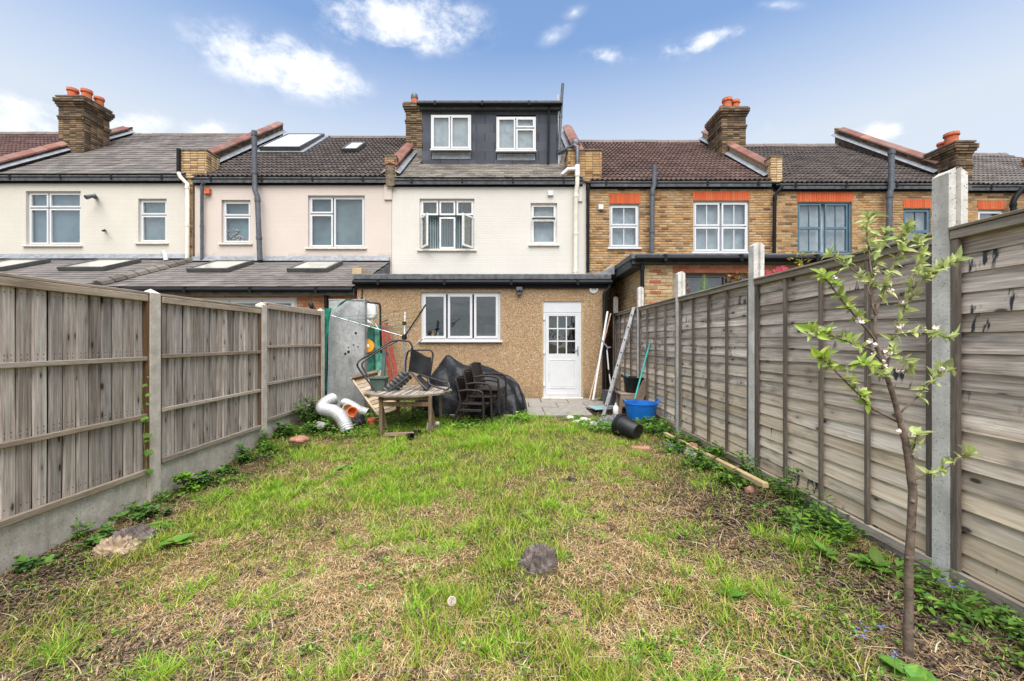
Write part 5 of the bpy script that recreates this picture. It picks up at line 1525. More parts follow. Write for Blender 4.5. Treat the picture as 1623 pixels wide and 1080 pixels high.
def weed_clump(cx, cy, r, h, n, cols, name='weed_plant', label=None, group=None, L=(.05, .1), wr=.5, stems=True, lean=(0, 0)):
    """one leafy weed: thin stems with leaves up them"""
    z0 = gzf(cx, cy)
    root = thing(name, label, 'plant', (cx, cy, z0), group)
    ns = max(4, n // 9); mbs = MB(); X, Yy, Z, A, T = [], [], [], [], []
    for s_ in range(ns):
        a = random.uniform(0, 6.283); rr = r * math.sqrt(random.random()); hh = h * random.uniform(.45, 1.05) * (1.15 - .6 * rr / max(r, .01))
        b = Vector((random.uniform(-.3, .3) * r, random.uniform(-.3, .3) * r, 0)); t = Vector((math.cos(a) * rr + lean[0], math.sin(a) * rr + lean[1], hh))
        pts = [b, b.lerp(t, .5) + Vector((0, 0, hh * .12)), t]
        if stems: mbs.tube([p + Vector((cx, cy, z0 - .01)) for p in pts], .0025, 4, radii=[.003, .0025, .0015])
        for _ in range(9):
            k_ = random.uniform(.2, 1.0); p = pts[0].lerp(pts[1], k_ * 2) if k_ < .5 else pts[1].lerp(pts[2], k_ * 2 - 1)
            X.append(cx + p.x); Yy.append(cy + p.y); Z.append(z0 + p.z); A.append(random.uniform(0, 6.283)); T.append(random.uniform(-.3, .6))
    X, Yy, Z, A, T = map(np.array, (X, Yy, Z, A, T)); m = len(X)
    inside = (X > XL + .0) & (X < XR + .0) if abs(cx) < 4 and cy < 9.5 and XL < cx < XR else np.ones(m, bool)
    X, Yy, Z, A, T = X[inside], Yy[inside], Z[inside], A[inside], T[inside]; m = len(X)
    LL = L[0] + (L[1] - L[0]) * RNG.random(m)
    o = off_of(root)
    if stems: mbs.build('stem', M['weedstem'], root)
    fo = leaflets('foliage', X - o.x, Yy - o.y, Z - o.z, LL, LL * wr, A, T, pick(cols, m), M['weedleaf'], parent=root, kind=None)
    return root
M['weedstem'] = plain('weed_stem', (.2, .24, .07), .6, .3)
NET = [(.08, .18, .03), (.12, .25, .04), (.16, .31, .05), (.09, .2, .05)]
BRI = [(.18, .36, .04), (.25, .44, .05), (.14, .28, .03)]
# nettles and weeds along the foot of the left fence and round the rubbish
WL = 'low dark green weeds along the foot of the left fence'
WLS = ['low dark weeds at the foot of the left fence beside the muddy bag', 'dark ivy-like weeds at the fence foot just before the first left post', 'lobed weeds spreading just past the first left post', 'taller weed rising against the middle of the second left panel', 'dark weeds round the foot of the second left post', 'sparse low weeds at the fence foot nearest the camera on the left', 'flat weeds below the start of the second left panel']
for q_, (cx, cy, r, h, n) in enumerate([(-3.5, 3.45, .2, .13, 60), (-3.45, 3.85, .22, .18, 80), (-3.55, 4.75, .2, .22, 90), (-3.6, 5.5, .16, .32, 80), (-3.6, 6.45, .18, .3, 110), (-3.6, 3.1, .12, .1, 40), (-3.55, 5.1, .2, .15, 60)]):
    weed_clump(cx, cy, r, h, n, NET, label=WLS[q_], group='weeds at the foot of the left fence', wr=.8)
weed_clump(-3.5, 7.15, .33, .62, 420, NET, 'nettle_clump', 'dense dark nettle clump against the far end of the left fence', L=(.06, .12), wr=.55)
weed_clump(-3.15, 6.7, .28, .3, 240, NET, 'nettle_clump', 'low nettle patch in front of the silver duct', L=(.06, .11), wr=.6)
weed_clump(-2.9, 7.6, .22, .34, 170, NET + BRI, 'leafy_weed', 'leafy weed growing between the two silver ducts', L=(.06, .1), wr=.7)
weed_clump(-1.75, 7.3, .42, .32, 420, BRI + NET, 'leafy_weed', 'pale leafy weeds growing up beneath the wooden table', L=(.04, .08), wr=.6)
weed_clump(-2.2, 8.1, .3, .3, 160, BRI, 'leafy_weed', 'weeds by the house wall behind the wooden table', L=(.04, .08), wr=.6)
weed_clump(-.75, 6.9, .4, .16, 200, BRI, 'leafy_weed', 'low bright weeds in front of the stacked chairs', L=(.05, .09), wr=.8)
weed_clump(.2, 7.25, .3, .16, 130, BRI, 'leafy_weed', 'low weeds at the edge of the paving by the rounded cover', L=(.04, .08), wr=.8)
weed_clump(.85, 9.45, .14, .1, 60, BRI, 'leafy_weed', 'small weeds at the foot of the back door frame', L=(.03, .06), wr=.6)
weed_clump(2.05, 9.3, .14, .2, 70, NET, 'leafy_weed', 'weeds in the corner by the drainpipe foot', L=(.04, .07), wr=.6)
WR = 'green weeds along the foot of the right fence beside the timber batten'
WRS = ['weeds between the blue tub and the far end of the batten', 'weeds at the far end of the timber batten', 'upright weeds against the fence near the pink broken brick', 'weeds spilling over the grey stones by the batten', 'grassy weeds behind the middle of the batten', 'dark weeds in front of the near half of the batten', 'tall weed against the fence behind the near half of the batten', 'weeds at the near end of the timber batten']
for q_, (cx, cy, r, h, n) in enumerate([(2.25, 6.6, .25, .22, 190), (2.2, 6.1, .24, .22, 170), (2.3, 5.5, .2, .26, 140), (2.05, 5.1, .26, .2, 150), (2.3, 4.75, .18, .3, 130), (2.05, 4.4, .24, .2, 170), (2.35, 4.1, .13, .38, 90), (2.1, 3.9, .2, .15, 110)]):
    weed_clump(cx, cy, r, h, n, NET + BRI, label=WRS[q_], group='weeds beside the timber batten', wr=.55, L=(.05, .09))
weed_clump(2.37, 3.45, .09, .42, 60, NET, 'climbing_weed', 'tall thin weed climbing the lap fence near the batten end', L=(.04, .07), wr=.6)
weed_clump(2.2, 2.95, .28, .16, 150, NET + BRI, 'leafy_weed', 'sprawling weed at the fence foot left of the sapling', L=(.06, .11), wr=.35)
weed_clump(1.55, 6.2, .4, .16, 200, NET + BRI, 'leafy_weed', 'weed patch around the fallen black pot', L=(.04, .08), wr=.6)
weed_clump(1.1, 7.3, .35, .1, 130, BRI, 'leafy_weed', 'low weeds over the broken edge of the paving', L=(.03, .07), wr=.8)
# continuous low weeds along the feet of both fences
def strip(n, side, y0, y1, spread, seed, lab):
    y = y0 + (y1 - y0) * RNG.random(n); dd = RNG.exponential(spread, n) + .02; x = XL + dd if side < 0 else XR - dd
    d = fbm(x, y, 2.3, 3, seed); k = (RNG.random(n) < sm(.43, .66, d)) & (dd < .75); x, y, dd, d = x[k], y[k], dd[k], d[k]; n = len(x)
    hmax = (.05 + .2 * sm(.45, .7, d)) * np.exp(-dd / .3)
    leaflets('fence_foot_weeds', x, y, gz(x, y) + .01 + hmax * RNG.random(n), .022 + .075 * RNG.random(n) ** 1.6, .013 + .034 * RNG.random(n) ** 1.6, RNG.random(n) * 6.283, -.1 + .7 * RNG.random(n), pick(NET + BRI + [(.2, .3, .06)], n), M['weedleaf'], lab)
strip(13000, -1, 2.6, 8.4, .16, 41., 'ground-hugging green weeds along the foot of the left fence')
strip(4800, 1, 1.3, 7.6, .2, 57., 'ground-hugging green weeds along the foot of the right fence')
def ferny(cx, cy, r, n, hh, lab):
    a = RNG.random(n) * 6.283; q = r * np.sqrt(RNG.random(n)); x, y = cx + np.cos(a) * q, cy + np.sin(a) * q * .8; k = in_garden(x, y); x, y = x[k], y[k]; n = len(x)
    leaflets('undergrowth', x, y, gz(x, y) + .02 + hh * RNG.random(n) * (1 - .5 * q[k] / r), .04 + .05 * RNG.random(n), .02 + .025 * RNG.random(n), RNG.random(n) * 6.283, -.2 + .8 * RNG.random(n), pick(NET + BRI, n), M['weedleaf'], lab)
ferny(-2.6, 7.1, 1.0, 1500, .16, 'tangled undergrowth among the silver ducts and table')
ferny(-.6, 7.15, .9, 900, .11, 'tangled low undergrowth at the edge of the paving')
ferny(1.7, 6.5, .7, 900, .12, 'tangled undergrowth round the fallen black pot')
# broad comfrey leaves round the sapling
def broad_plant(cx, cy, n, L, label, name='broadleaf_plant', cols=BRI, tilt=(.15, .7), wr=.5, z=None):
    z0 = gzf(cx, cy) if z is None else z
    root = thing(name, label, 'plant', (cx, cy, z0))
    proto = []
    for v_ in range(3):
        mb = MB()
        def fn(u, v, v_=v_):
            wv = math.sin(math.pi * (.04 + .92 * v) ** (.75 + .15 * v_)) * .5 * wr
            return ((u - .5) * 2 * wv, v, -.35 * v * v + .1 * abs(u - .5) * 2 * wr + .02 * math.sin(v * 14 + u * 9))
        mb.grid(fn, 4, 8)
        proto.append(mb.mesh('leaf', M['broadleaf'], smooth=True, fix=False))
    its = []
    for i in range(n):
        a = i * 2.4 + random.uniform(-.3, .3); s_ = L * random.uniform(.6, 1.15)
        m4 = Matrix.Translation((cx + .02 * math.cos(a), cy + .02 * math.sin(a), z0 + .01 + .02 * random.random())) @ Matrix.Rotation(a, 4, 'Z') @ Matrix.Rotation(random.uniform(*tilt), 4, 'X') @ Matrix.Diagonal((s_, s_, s_, 1))
        its.append((m4, random.choice(proto)))
    pieces(root, 'leaf', its)
    return root
M['broadleaf'] = leafmat('broad_leaf', .25, .5, False, (.12, .25, .035), .5)
broad_plant(2.2, 2.5, 18, .12, 'dark broad-leaved plant at the foot of the nearest concrete post', tilt=(.2, .9))
broad_plant(2.0, 2.62, 14, .085, 'broad-leaved plant just left of the nearest concrete post', tilt=(.3, 1.0))
broad_plant(1.6, 1.66, 12, .10, 'bright round-leaved plant at the foot of the apple sapling', tilt=(.2, .8), wr=.85)
broad_plant(2.3, 2.05, 12, .11, 'dark green leaves by the fence right of the sapling')
broad_plant(2.33, 1.72, 12, .13, 'leafy plant at the bottom right by the fence')
broad_plant(1.2, 2.25, 9, .08, 'small bright rosette in the lawn left of the sapling', wr=.7)
broad_plant(-3.15, 3.7, 8, .15, 'broad drooping leaves lying at the foot of the left fence', tilt=(.0, .3))
broad_plant(-2.75, 3.35, 6, .12, 'round leaves beside the muddy rag', wr=.9)
broad_plant(-2.05, 5.1, 5, .22, 'flat grey-green leaves lying on the lawn near the left fence', tilt=(-.05, .1), wr=.45)

# forget-me-nots: small blue flowers
M['blueflower'] = plain('blue_flower', (.14, .2, .55), .6, .2, var=.2, scale=40)
def flowers(pts, label, mat='blueflower', h=.15, name='forget_me_not', r=.0048, n=5):
    c = sum((Vector(p) for p in pts), Vector()) / len(pts); z0 = gzf(c.x, c.y)
    root = thing(name, label, 'flower', (c.x, c.y, z0), None)
    st = MB(); fl = MB()
    for p in pts:
        zb = gzf(p[0], p[1]); top = Vector((p[0] + random.uniform(-.02, .02), p[1], zb + h * random.uniform(.7, 1.1)))
        st.tube([(p[0], p[1], zb - .01), top], .0022, 4)
        for k in range(n):
            q = top + Vector((random.gauss(0, .011), random.gauss(0, .011), random.uniform(-.006, .012)))
            for j in range(5):
                a = j * 1.2566; fl.add([q, q + Vector((math.cos(a - .5) * r, math.sin(a - .5) * r * .8, .002)), q + Vector((math.cos(a) * r * 1.25, math.sin(a) * r, .004)), q + Vector((math.cos(a + .5) * r, math.sin(a + .5) * r * .8, .002))], [(0, 1, 2, 3)])
    st.build('stem', M['weedstem'], root); fl.build('blossom', M[mat], root, fix=False)
flowers([(1.52, 1.78, 0), (1.48, 1.72, 0), (1.6, 1.76, 0), (1.55, 1.66, 0)], 'blue forget-me-nots left of the sapling trunk')
flowers([(2.26, 2.12, 0), (2.3, 2.08, 0), (2.28, 2.17, 0)], 'blue forget-me-nots by the fence right of the sapling')
flowers([(1.9, 4.85, 0), (1.95, 4.7, 0), (1.85, 4.95, 0), (2.0, 4.55, 0), (1.88, 4.8, 0), (2.1, 4.35, 0)], 'blue forget-me-nots among the stones by the batten', r=.008)
# dandelion clock
dx_, dy_ = (716 - CX) / FPX * 2.05, 2.05; zb = gzf(dx_, dy_)
dt = thing('dandelion', 'single white dandelion clock standing in the middle of the lawn', 'flower', (dx_, dy_, zb))
zt_ = P(716, 953, 2.05).z
MB().tube([(dx_ - .012, dy_, zb - .01), (dx_ - .004, dy_, (zb + zt_) / 2), (dx_, dy_, zt_)], .0022, 6).build('stem', M['weedstem'], dt)
sd = MB()
for k in range(150):
    t = math.acos(1 - 2 * (k + .5) / 150); p_ = k * 2.39996; d = Vector((math.sin(t) * math.cos(p_), math.sin(t) * math.sin(p_), math.cos(t))); c = Vector((dx_, dy_, zt_))
    s1 = d.orthogonal().normalized(); s2 = d.cross(s1)
    sd.add([c + d * .004 - s1 * .0004, c + d * .004 + s1 * .0004, c + d * .018], [(0, 1, 2)])
    for j in range(4):
        a = j * 1.57; v = (s1 * math.cos(a) + s2 * math.sin(a)) * .005; sd.add([c + d * .017, c + d * .021 + v, c + d * .021 + v * .5 + d * .001], [(0, 1, 2)])
sd.build('seed_head', M['petal'], dt, fix=False)
sdc = MB().lathe([(0, -.005), (.005, 0), (0, .005)], (dx_, dy_, zt_), 8).build('seed_core', M['bark'], dt)

# ivy-like climber on the left post
iv = thing('climbing_vine', 'thin green climbing vine on the left concrete fence post', 'plant', (XL + .02, 4.2, -.28))
vp_ = [P(235, 600, 4.15), P(238, 640, 4.15), P(243, 668, 4.18), P(238, 700, 4.17), P(240, 730, 4.2), P(237, 775, 4.2)]
vp_ = [Vector((XL + .015, p.y, p.z)) for p in vp_]
MB().tube(vp_, .003, 5).build('stem', M['weedstem'], iv)
lm_ = MB()
def lobed(n_=7):
    pts = [(0, 0, 0)]
    for i in range(n_ * 2 + 1):
        a = -2.4 + 4.8 * i / (n_ * 2); r_ = (.5 if i % 2 else .36) * (1 - .12 * abs(a) / 2.4)
        pts.append((math.sin(a) * r_, math.cos(a) * r_ + .1, .06 * (i % 2)))
    return MB().add(pts, [(0, i, i + 1) for i in range(1, len(pts) - 1)]).mesh('leaf', M['broadleaf'], fix=False)
lob = lobed(); its = []
for px_, py_, s_ in [(236, 612, .06), (240, 628, .06), (241, 642, .05), (243, 667, .09), (246, 664, .07), (236, 693, .09), (239, 692, .08), (241, 720, .1), (238, 722, .08), (237, 750, .1), (240, 752, .08), (234, 600, .05), (247, 700, .05)]:
    q = P(px_, py_, 4.18); m4 = Matrix.Translation((XL + .03 + random.uniform(0, .02), q.y + random.uniform(-.03, .05), q.z)) @ Euler((R(random.uniform(20, 60)), R(random.uniform(-20, 20)), R(60 + random.uniform(-40, 40)))).to_matrix().to_4x4() @ Matrix.Diagonal((s_, s_, s_, 1))
    its.append((m4, lob))
pieces(iv, 'leaf', its)
weed_clump(-3.62, 4.55, .12, .34, 90, BRI, 'leafy_weed', 'bright lobed weed just past the first left fence post', L=(.05, .09), wr=.95)

# plants behind the right fence
def stalk_plant(name, label, base, top, n, cols, L, wr=.4, spread=.06):
    root = thing(name, label, 'plant', base)
    b, t = Vector(base), Vector(top)
    MB().tube([b, b.lerp(t, .5) + Vector((.02, 0, 0)), t], .008, 5, radii=[.01, .007, .003]).build('stem', M['weedstem'], root)
    k = RNG.random(n) * .45 + .55; o = off_of(root)
    X = (b.x + (t.x - b.x) * k) + (RNG.random(n) - .5) * spread; Y_ = (b.y + (t.y - b.y) * k) + (RNG.random(n) - .5) * spread; Z = (b.z + (t.z - b.z) * k)
    LL = L * (.6 + .6 * RNG.random(n)) * (1.35 - k)* 1.6
    leaflets('foliage', X - o.x, Y_ - o.y, Z - o.z, LL, LL * wr, RNG.random(n) * 6.283, RNG.random(n) * .8, pick(cols, n), M['weedleaf'], parent=root, kind=None)
    return root
def yof(px, X): return FPX * X / (px - CX)
y_ = yof(1115, 2.95); tp = P(1116, 437, y_)
fr = thing('fern', 'bright green fern frond rising behind the right fence', 'plant', (tp.x, tp.y, 0))
fr_st = [(tp.x + .02, tp.y, .0), (tp.x + .02, tp.y, 1.5), (tp.x, tp.y, tp.z)]; MB().tube(fr_st, .006, 5).build('stem', M['weedstem'], fr)
X, Y_, Z, A, T, LL = [], [], [], [], [], []
for i in range(26):
    k = i / 25; z_ = tp.z - .42 * (1 - k)
    for s_ in (-1, 1):
        X.append(tp.x + .01 - fr.location.x); Y_.append(0); Z.append(z_); A.append(0 if s_ > 0 else math.pi); T.append(.35 + .3 * k); LL.append(.04 + .12 * (1 - k))
X, Y_, Z, A, T, LL = map(np.array, (X, Y_, Z, A, T, LL))
leaflets('frond', X, Y_, Z, LL, LL * .28, A + (RNG.random(len(A)) - .5) * .3, T, pick([(.3, .5, .06), (.36, .56, .1)], len(X)), M['weedleaf'], parent=fr, kind=None)
stalk_plant('shrub', 'yellow-green shrub tip behind the right fence below the blue windows', P(1265, 560, yof(1265, 2.9)), P(1271, 400, yof(1265, 2.9)), 70, [(.5, .42, .06), (.36, .42, .06), (.6, .4, .08)], .1, .5, .14)
stalk_plant('dried_plant', 'brown dried plant behind the right fence beside the fern', P(1090, 540, yof(1090, 2.9)), P(1089, 445, yof(1090, 2.9)), 80, [(.35, .2, .1), (.42, .26, .14)], .09, .3, .05)
ob_ = stalk_plant('bronze_shrub', 'rusty orange shrub behind the right fence next to the tall post', P(1172, 540, yof(1172, 2.95)), P(1172, 436, yof(1172, 2.95)), 200, [(.3, .12, .04), (.4, .2, .05), (.22, .1, .04), (.3, .24, .06)], .13, .5, .3)
M['rose'] = plain('pink_rose', (.7, .12, .16), .6, .2, var=.3, scale=20)
def rose(px, py, label):
    X_ = 2.72; y_ = yof(px, X_); c = P(px, py, y_); root = thing('rose_bush', label, 'plant', (c.x, c.y, 0))
    MB().tube([(c.x, c.y, 0), (c.x + .03, c.y, 1.2), (c.x, c.y, c.z)], .006, 5).build('stem', M['weedstem'], root)
    mb = MB()
    for i in range(16):
        a = i * 2.4; rr = .012 + .003 * i; q = Vector((math.cos(a) * rr, math.sin(a) * rr, -.002 * i)); t = Vector((-math.sin(a), math.cos(a), 0)); o_ = Vector((math.cos(a), math.sin(a), 0))
        mb.add([c + q - t * .022, c + q + t * .022, c + q + t * .02 + o_ * .012 + Vector((0, 0, .04)), c + q - t * .02 + o_ * .012 + Vector((0, 0, .04))], [(0, 1, 2, 3)])
    mb.build('blossom', M['rose'], root, fix=False)
    n = 24; leaflets('foliage', (RNG.random(n) - .5) * .2, (RNG.random(n) - .5) * .2, c.z - .05 - RNG.random(n) * .25, .06 + .04 * RNG.random(n), .03 + .02 * RNG.random(n), RNG.random(n) * 6.283, RNG.random(n) * .5, pick([(.3, .1, .06), (.12, .2, .05)], n), M['weedleaf'], parent=root, kind=None)
rose(1213, 434, 'pink rose just right of the tall post behind the fence'); rose(1238, 428, 'pink rose second from the tall post behind the fence')

# ---------------------------------------------------------------- the apple sapling
TY = 1.78
def tp_(px, py, dy=0.0): return P(px, py, TY + dy)
tb = tp_(1440, 1040); tb.z = gzf(tb.x, tb.y) - .02
tree = thing('apple_sapling', 'slender young apple tree with pale new leaves and blossom in front of the right fence', 'tree', (tb.x, tb.y, tb.z))
trunk_pts = [tb, tp_(1439, 1000), tp_(1441, 960), tp_(1440, 900), tp_(1444, 840), tp_(1447, 780), tp_(1440, 725), tp_(1435, 700), tp_(1427, 670), tp_(1416, 628), tp_(1400, 580), tp_(1386, 540)]
rad = [.0195, .0175, .0165, .016, .0155, .0155, .0145, .0135, .012, .0105, .009, .0075]
tm = MB(); fine_p, fine_r = [], []
for i in range(len(trunk_pts) - 1):
    for k in range(4):
        t = k / 4; fine_p.append(trunk_pts[i].lerp(trunk_pts[i + 1], t)); fine_r.append((rad[i] * (1 - t) + rad[i + 1] * t) * (1 + random.uniform(-.05, .06)))
fine_p.append(trunk_pts[-1]); fine_r.append(rad[-1])
tm.tube(fine_p, 0, 12, radii=fine_r)
for i in (4, 9, 13, 16, 19, 21, 24, 27, 30):         # knuckles where side shoots were cut
    a = random.uniform(0, 6.283); d = Vector((math.cos(a), -abs(math.sin(a)), .3)); p = fine_p[i] + d * fine_r[i] * .75
    tm.lathe([(fine_r[i] * .62, -.006), (fine_r[i] * .55, .004), (fine_r[i] * .25, .008), (0, .008)], p, 8, axis=d)
trunk = tm.build('trunk', M['bark'], tree, smooth=True)
BR = [([(1386, 540), (1387, 497), (1399, 461), (1415, 421), (1435, 381), (1439, 362)], .0075, .0),
      ([(1390, 548), (1377, 525), (1345, 489), (1320, 457), (1304, 437)], .006, -.05),
      ([(1386, 500), (1380, 460), (1391, 401), (1405, 365)], .005, .05),
      ([(1382, 440), (1377, 401), (1373, 365), (1379, 341)], .004, .1),
      ([(1380, 470), (1371, 445), (1343, 421), (1318, 405)], .004, .08),
      ([(1405, 590), (1410, 555), (1424, 510), (1439, 481), (1447, 453)], .006, .08),
      ([(1441, 475), (1462, 443), (1485, 430), (1513, 414)], .0045, .05),
      ([(1447, 455), (1453, 425), (1458, 385)], .0035, .12),
      ([(1415, 530), (1445, 528), (1479, 529), (1500, 535)], .0035, -.03),
      ([(1400, 575), (1376, 552), (1351, 545), (1314, 530), (1288, 527)], .005, -.08),
      ([(1420, 668), (1383, 648), (1359, 624), (1320, 584), (1302, 568)], .0055, -.1),
      ([(1426, 655), (1455, 628), (1479, 600), (1503, 585)], .0045, .02),
      ([(1445, 762), (1468, 752), (1494, 746), (1535, 718)], .005, -.04),
      ([(1438, 727), (1449, 708), (1453, 690)], .0035, -.02),
      ([(1397, 560), (1420, 560), (1440, 575)], .003, -.06),
      ([(1410, 610), (1395, 590), (1370, 575)], .003, -.07)]
leafs = []
def leaf_mesh(k, mat):
    mb = MB(); wr = [.5, .42, .36][k]; cv = [.25, .1, .45][k]
    def fn(u, v):
        wv = .5 * wr * math.sin(math.pi * min(1, (v + .02)) ** .85) if v < 1 else 0
        s_ = (u - .5) * 2
        return (s_ * wv, v, -cv * v * v + abs(s_) * wv * .55 + .012 * math.sin(v * 20) * abs(s_))
    mb.grid(fn, 4, 6)
    return mb.mesh('leaf', M[mat], smooth=True, fix=False)
lmesh = [leaf_mesh(k, 'apple_leaf') for k in range(3)]; lpale = [leaf_mesh(k, 'apple_leaf_pale') for k in range(3)]
def rosette(p, axis, n, L, pale=.3):
    axis = Vector(axis).normalized(); q0 = axis.to_track_quat('Y', 'Z').to_matrix().to_4x4()
    for i in range(n):
        a = i * 2.4 + random.uniform(-.4, .4); op = random.uniform(.35, 1.25); s_ = L * random.uniform(.45, 1.35)
        m4 = Matrix.Translation(p + axis * random.uniform(-.02, .006)) @ q0 @ Matrix.Rotation(a + random.uniform(-.5, .5), 4, 'Y') @ Matrix.Rotation(-op, 4, 'X') @ Matrix.Rotation(random.uniform(-.5, .5), 4, 'Y') @ Matrix.Diagonal((s_, s_, s_, 1))
        leafs.append((m4, random.choice(lpale if random.random() < pale else lmesh)))
    for i in range(3):
        s_ = L * .42; m4 = Matrix.Translation(p) @ q0 @ Matrix.Rotation(i * 2.1, 4, 'Y') @ Matrix.Rotation(-.25, 4, 'X') @ Matrix.Diagonal((s_ * .7, s_, s_, 1)); leafs.append((m4, random.choice(lpale)))
blos = []
for pts, r0, dy in BR:
    n = len(pts); wp = [tp_(a, b, dy * (i / (n - 1))) for i, (a, b) in enumerate(pts)]
    fp, frr = [], []
    for i in range(n - 1):
        for k in range(3): fp.append(wp[i].lerp(wp[i + 1], k / 3) + Vector((random.gauss(0, .0012), random.gauss(0, .0012), 0))); frr.append(r0 * (1 - .62 * (i + k / 3) / (n - 1)))
    fp.append(wp[-1]); frr.append(r0 * .36)
    MB().tube(fp, 0, 7, radii=frr).build('branch', M['bark'], tree, smooth=True)
    rosette(wp[-1], (wp[-1] - wp[-2]).normalized() + Vector((0, 0, .3)), 8, .056, .4)
    L_ = sum((wp[i + 1] - wp[i]).length for i in range(n - 1)); ns = max(1, int(L_ / .026))
    for k in range(ns):
        t = (k + .6) / (ns + .4) * (len(fp) - 1); i = int(t)
        if t / (len(fp) - 1) < .3 and L_ > .2: continue
        p = fp[i].lerp(fp[min(i + 1, len(fp) - 1)], t - i)
        ax = Vector((random.uniform(-1, 1), random.uniform(-1, .4), random.uniform(.1, 1)))
        rosette(p + ax.normalized() * .008, ax, random.randint(3, 5), .043, .4)
        if random.random() < .08: blos.append(p + ax.normalized() * .02)
for px_, py_ in [(1396, 561), (1405, 578), (1413, 563), (1427, 520), (1358, 510), (1425, 590), (1380, 545), (1437, 690)]: blos.append(tp_(px_, py_, -.06))
random.shuffle(leafs)
pieces(tree, 'leaf', leafs)
bmesh_ = MB()
for j in range(5):
    a = j * 1.2566; c_, s_ = math.cos, math.sin
    bmesh_.add([(0, 0, 0), (.007 * c_(a - .6), .007 * s_(a - .6), .005), (.012 * c_(a - .3), .012 * s_(a - .3), .011), (.012 * c_(a + .3), .012 * s_(a + .3), .011), (.007 * c_(a + .6), .007 * s_(a + .6), .005)], [(0, 1, 2, 3, 4)])
bme = bmesh_.mesh('blossom', M['petal'], fix=False)
its = []
for p in blos:
    for _ in range(2): its.append((Matrix.Translation(p + Vector((random.gauss(0, .012), random.gauss(0, .012), random.gauss(0, .012)))) @ Euler((random.uniform(.6, 1.8), random.uniform(-.7, .7), random.uniform(0, 6))).to_matrix().to_4x4(), bme))
pieces(tree, 'blossom', its)
# ---------------------------------------------------------------- things lying about the garden
M['black_metal'] = plain('black_painted_tube', (.018, .02, .023), .45, .35, .1, var=.25, scale=20, dirt=.25, dirtc=(.22, .2, .18))
M['worn_metal'] = plain('worn_dark_tube', (.05, .045, .042), .45, .5, .3, var=.3, scale=14, dirt=.5, dirtc=(.3, .2, .14))
M['sling'] = plain('black_woven_sling', (.016, .017, .019), .65, .2, var=.35, scale=5, bump=.003, bscale=180)
M['cushion'] = plain('grey_ribbed_plastic', (.06, .065, .07), .5, .4, var=.2, scale=12)
M['green_plastic'] = plain('dull_green_plastic', (.075, .115, .09), .5, .4, var=.15, scale=8, dirt=.3)
M['green_post'] = plain('dark_green_grey_post', (.055, .085, .085), .55, .35, var=.15, scale=9)
M['tarp_green'] = plain('green_tarpaulin', (.02, .25, .16), .45, .4, var=.35, scale=7, bump=.012, bscale=14)
M['tarp_pale'] = plain('pale_green_tarpaulin', (.12, .40, .28), .45, .4, var=.35, scale=7, bump=.012, bscale=14)
M['galv'] = None
def galv():
    g = G('galvanised_sheet'); v = g.pos()
    a = g.noise(v, 2.2, 6, .65); b = g.noise(g.map(v, (1, 1, .25)), 14, 5, .6); sp = g.voro(v, 28)
    col = g.ramp(a, [(.3, (.22, .225, .22)), (.5, (.34, .345, .34)), (.7, (.46, .465, .455))])
    col = g.mix(g.rng(b, .52, .75, 0, .5), col, (.14, .14, .13))
    rs = g.noise(v, 5.2, 5, .7); col = g.mix(g.rng(rs, .6, .75, 0, .45), col, (.26, .19, .13))
    s_ = g.node('ShaderNodeSeparateColor'); g.l.new(sp.outputs['Color'], s_.inputs[0])
    col = g.hsv(col, val=g.rng(s_.outputs[0], 0, 1, .9, 1.1))
    g.bump(a, .012)
    return g.done(col, .55, .4, .35)
M['galv'] = galv()
M['white_plastic'] = plain('white_plastic_jug', (.8, .8, .78), .4, .4, var=.04, scale=5)
M['orange'] = plain('orange_yellow_plastic', (.75, .33, .02), .4, .4, var=.1)
M['orange_red'] = plain('orange_plastic_offcut', (.6, .14, .03), .5, .4, var=.15)
M['red_timber'] = plain('red_painted_timber', (.34, .06, .04), .65, .3, var=.25, scale=12, dirt=.4, dirtc=(.12, .05, .04))
M['steel_pole'] = plain('grey_steel_pole', (.42, .43, .44), .4, .5, .6, var=.15, scale=15)
M['line_green'] = plain('green_clothes_line', (.04, .16, .11), .6, .3)
M['cover'] = plain('black_waterproof_cover', (.0095, .0105, .0125), .45, .28, var=.35, scale=4, bump=.03, bscale=5)
M['rattan'] = plain('dark_brown_chair', (.03, .022, .019), .55, .25, var=.25, scale=30, bump=.002, bscale=140)
M['foil'] = plain('silver_foil_duct', (.50, .50, .51), .45, .5, .3, var=.15, scale=30, bump=.006, bscale=60)
M['dark_rubbish'] = plain('dark_purple_brown_rubbish', (.045, .035, .04), .7, .3, var=.4, scale=20, bump=.01, bscale=40)
M['pale_block'] = plain('pale_grey_block', (.5, .48, .45), .9, .2, var=.2, scale=10, bump=.004)
M['black_plastic'] = plain('black_plastic_pot', (.011, .012, .013), .45, .3, var=.2, scale=9, dirt=.25, dirtc=(.1, .09, .07))
M['blue_tub'] = plain('bright_blue_tub', (.008, .16, .60), .42, .45, var=.12, scale=5, dirt=.12, dirtc=(.1, .2, .4))
M['soil_dry'] = plain('dry_tub_dirt', (.26, .18, .13), .95, .1, var=.3, scale=14, bump=.01)
M['alu'] = plain('dull_aluminium_ladder', (.24, .24, .24), .5, .45, .35, var=.18, scale=14, dirt=.3, dirtc=(.25, .23, .2))
M['teal'] = plain('teal_broom_handle', (.03, .36, .30), .45, .4, var=.12)
M['copper'] = plain('pinkish_plastic_pole', (.6, .4, .3), .5, .4, var=.15, scale=10)
M['tile_teal'] = plain('pale_blue_green_board', (.22, .36, .37), .5, .4, var=.15)
M['grey_cloth'] = plain('grey_crumpled_sheet', (.19, .19, .2), .75, .3, var=.35, scale=14)
M['rag'] = plain('grey_brown_rag', (.17, .14, .125), .95, .1, var=.3, scale=14, bump=.004, bscale=160)
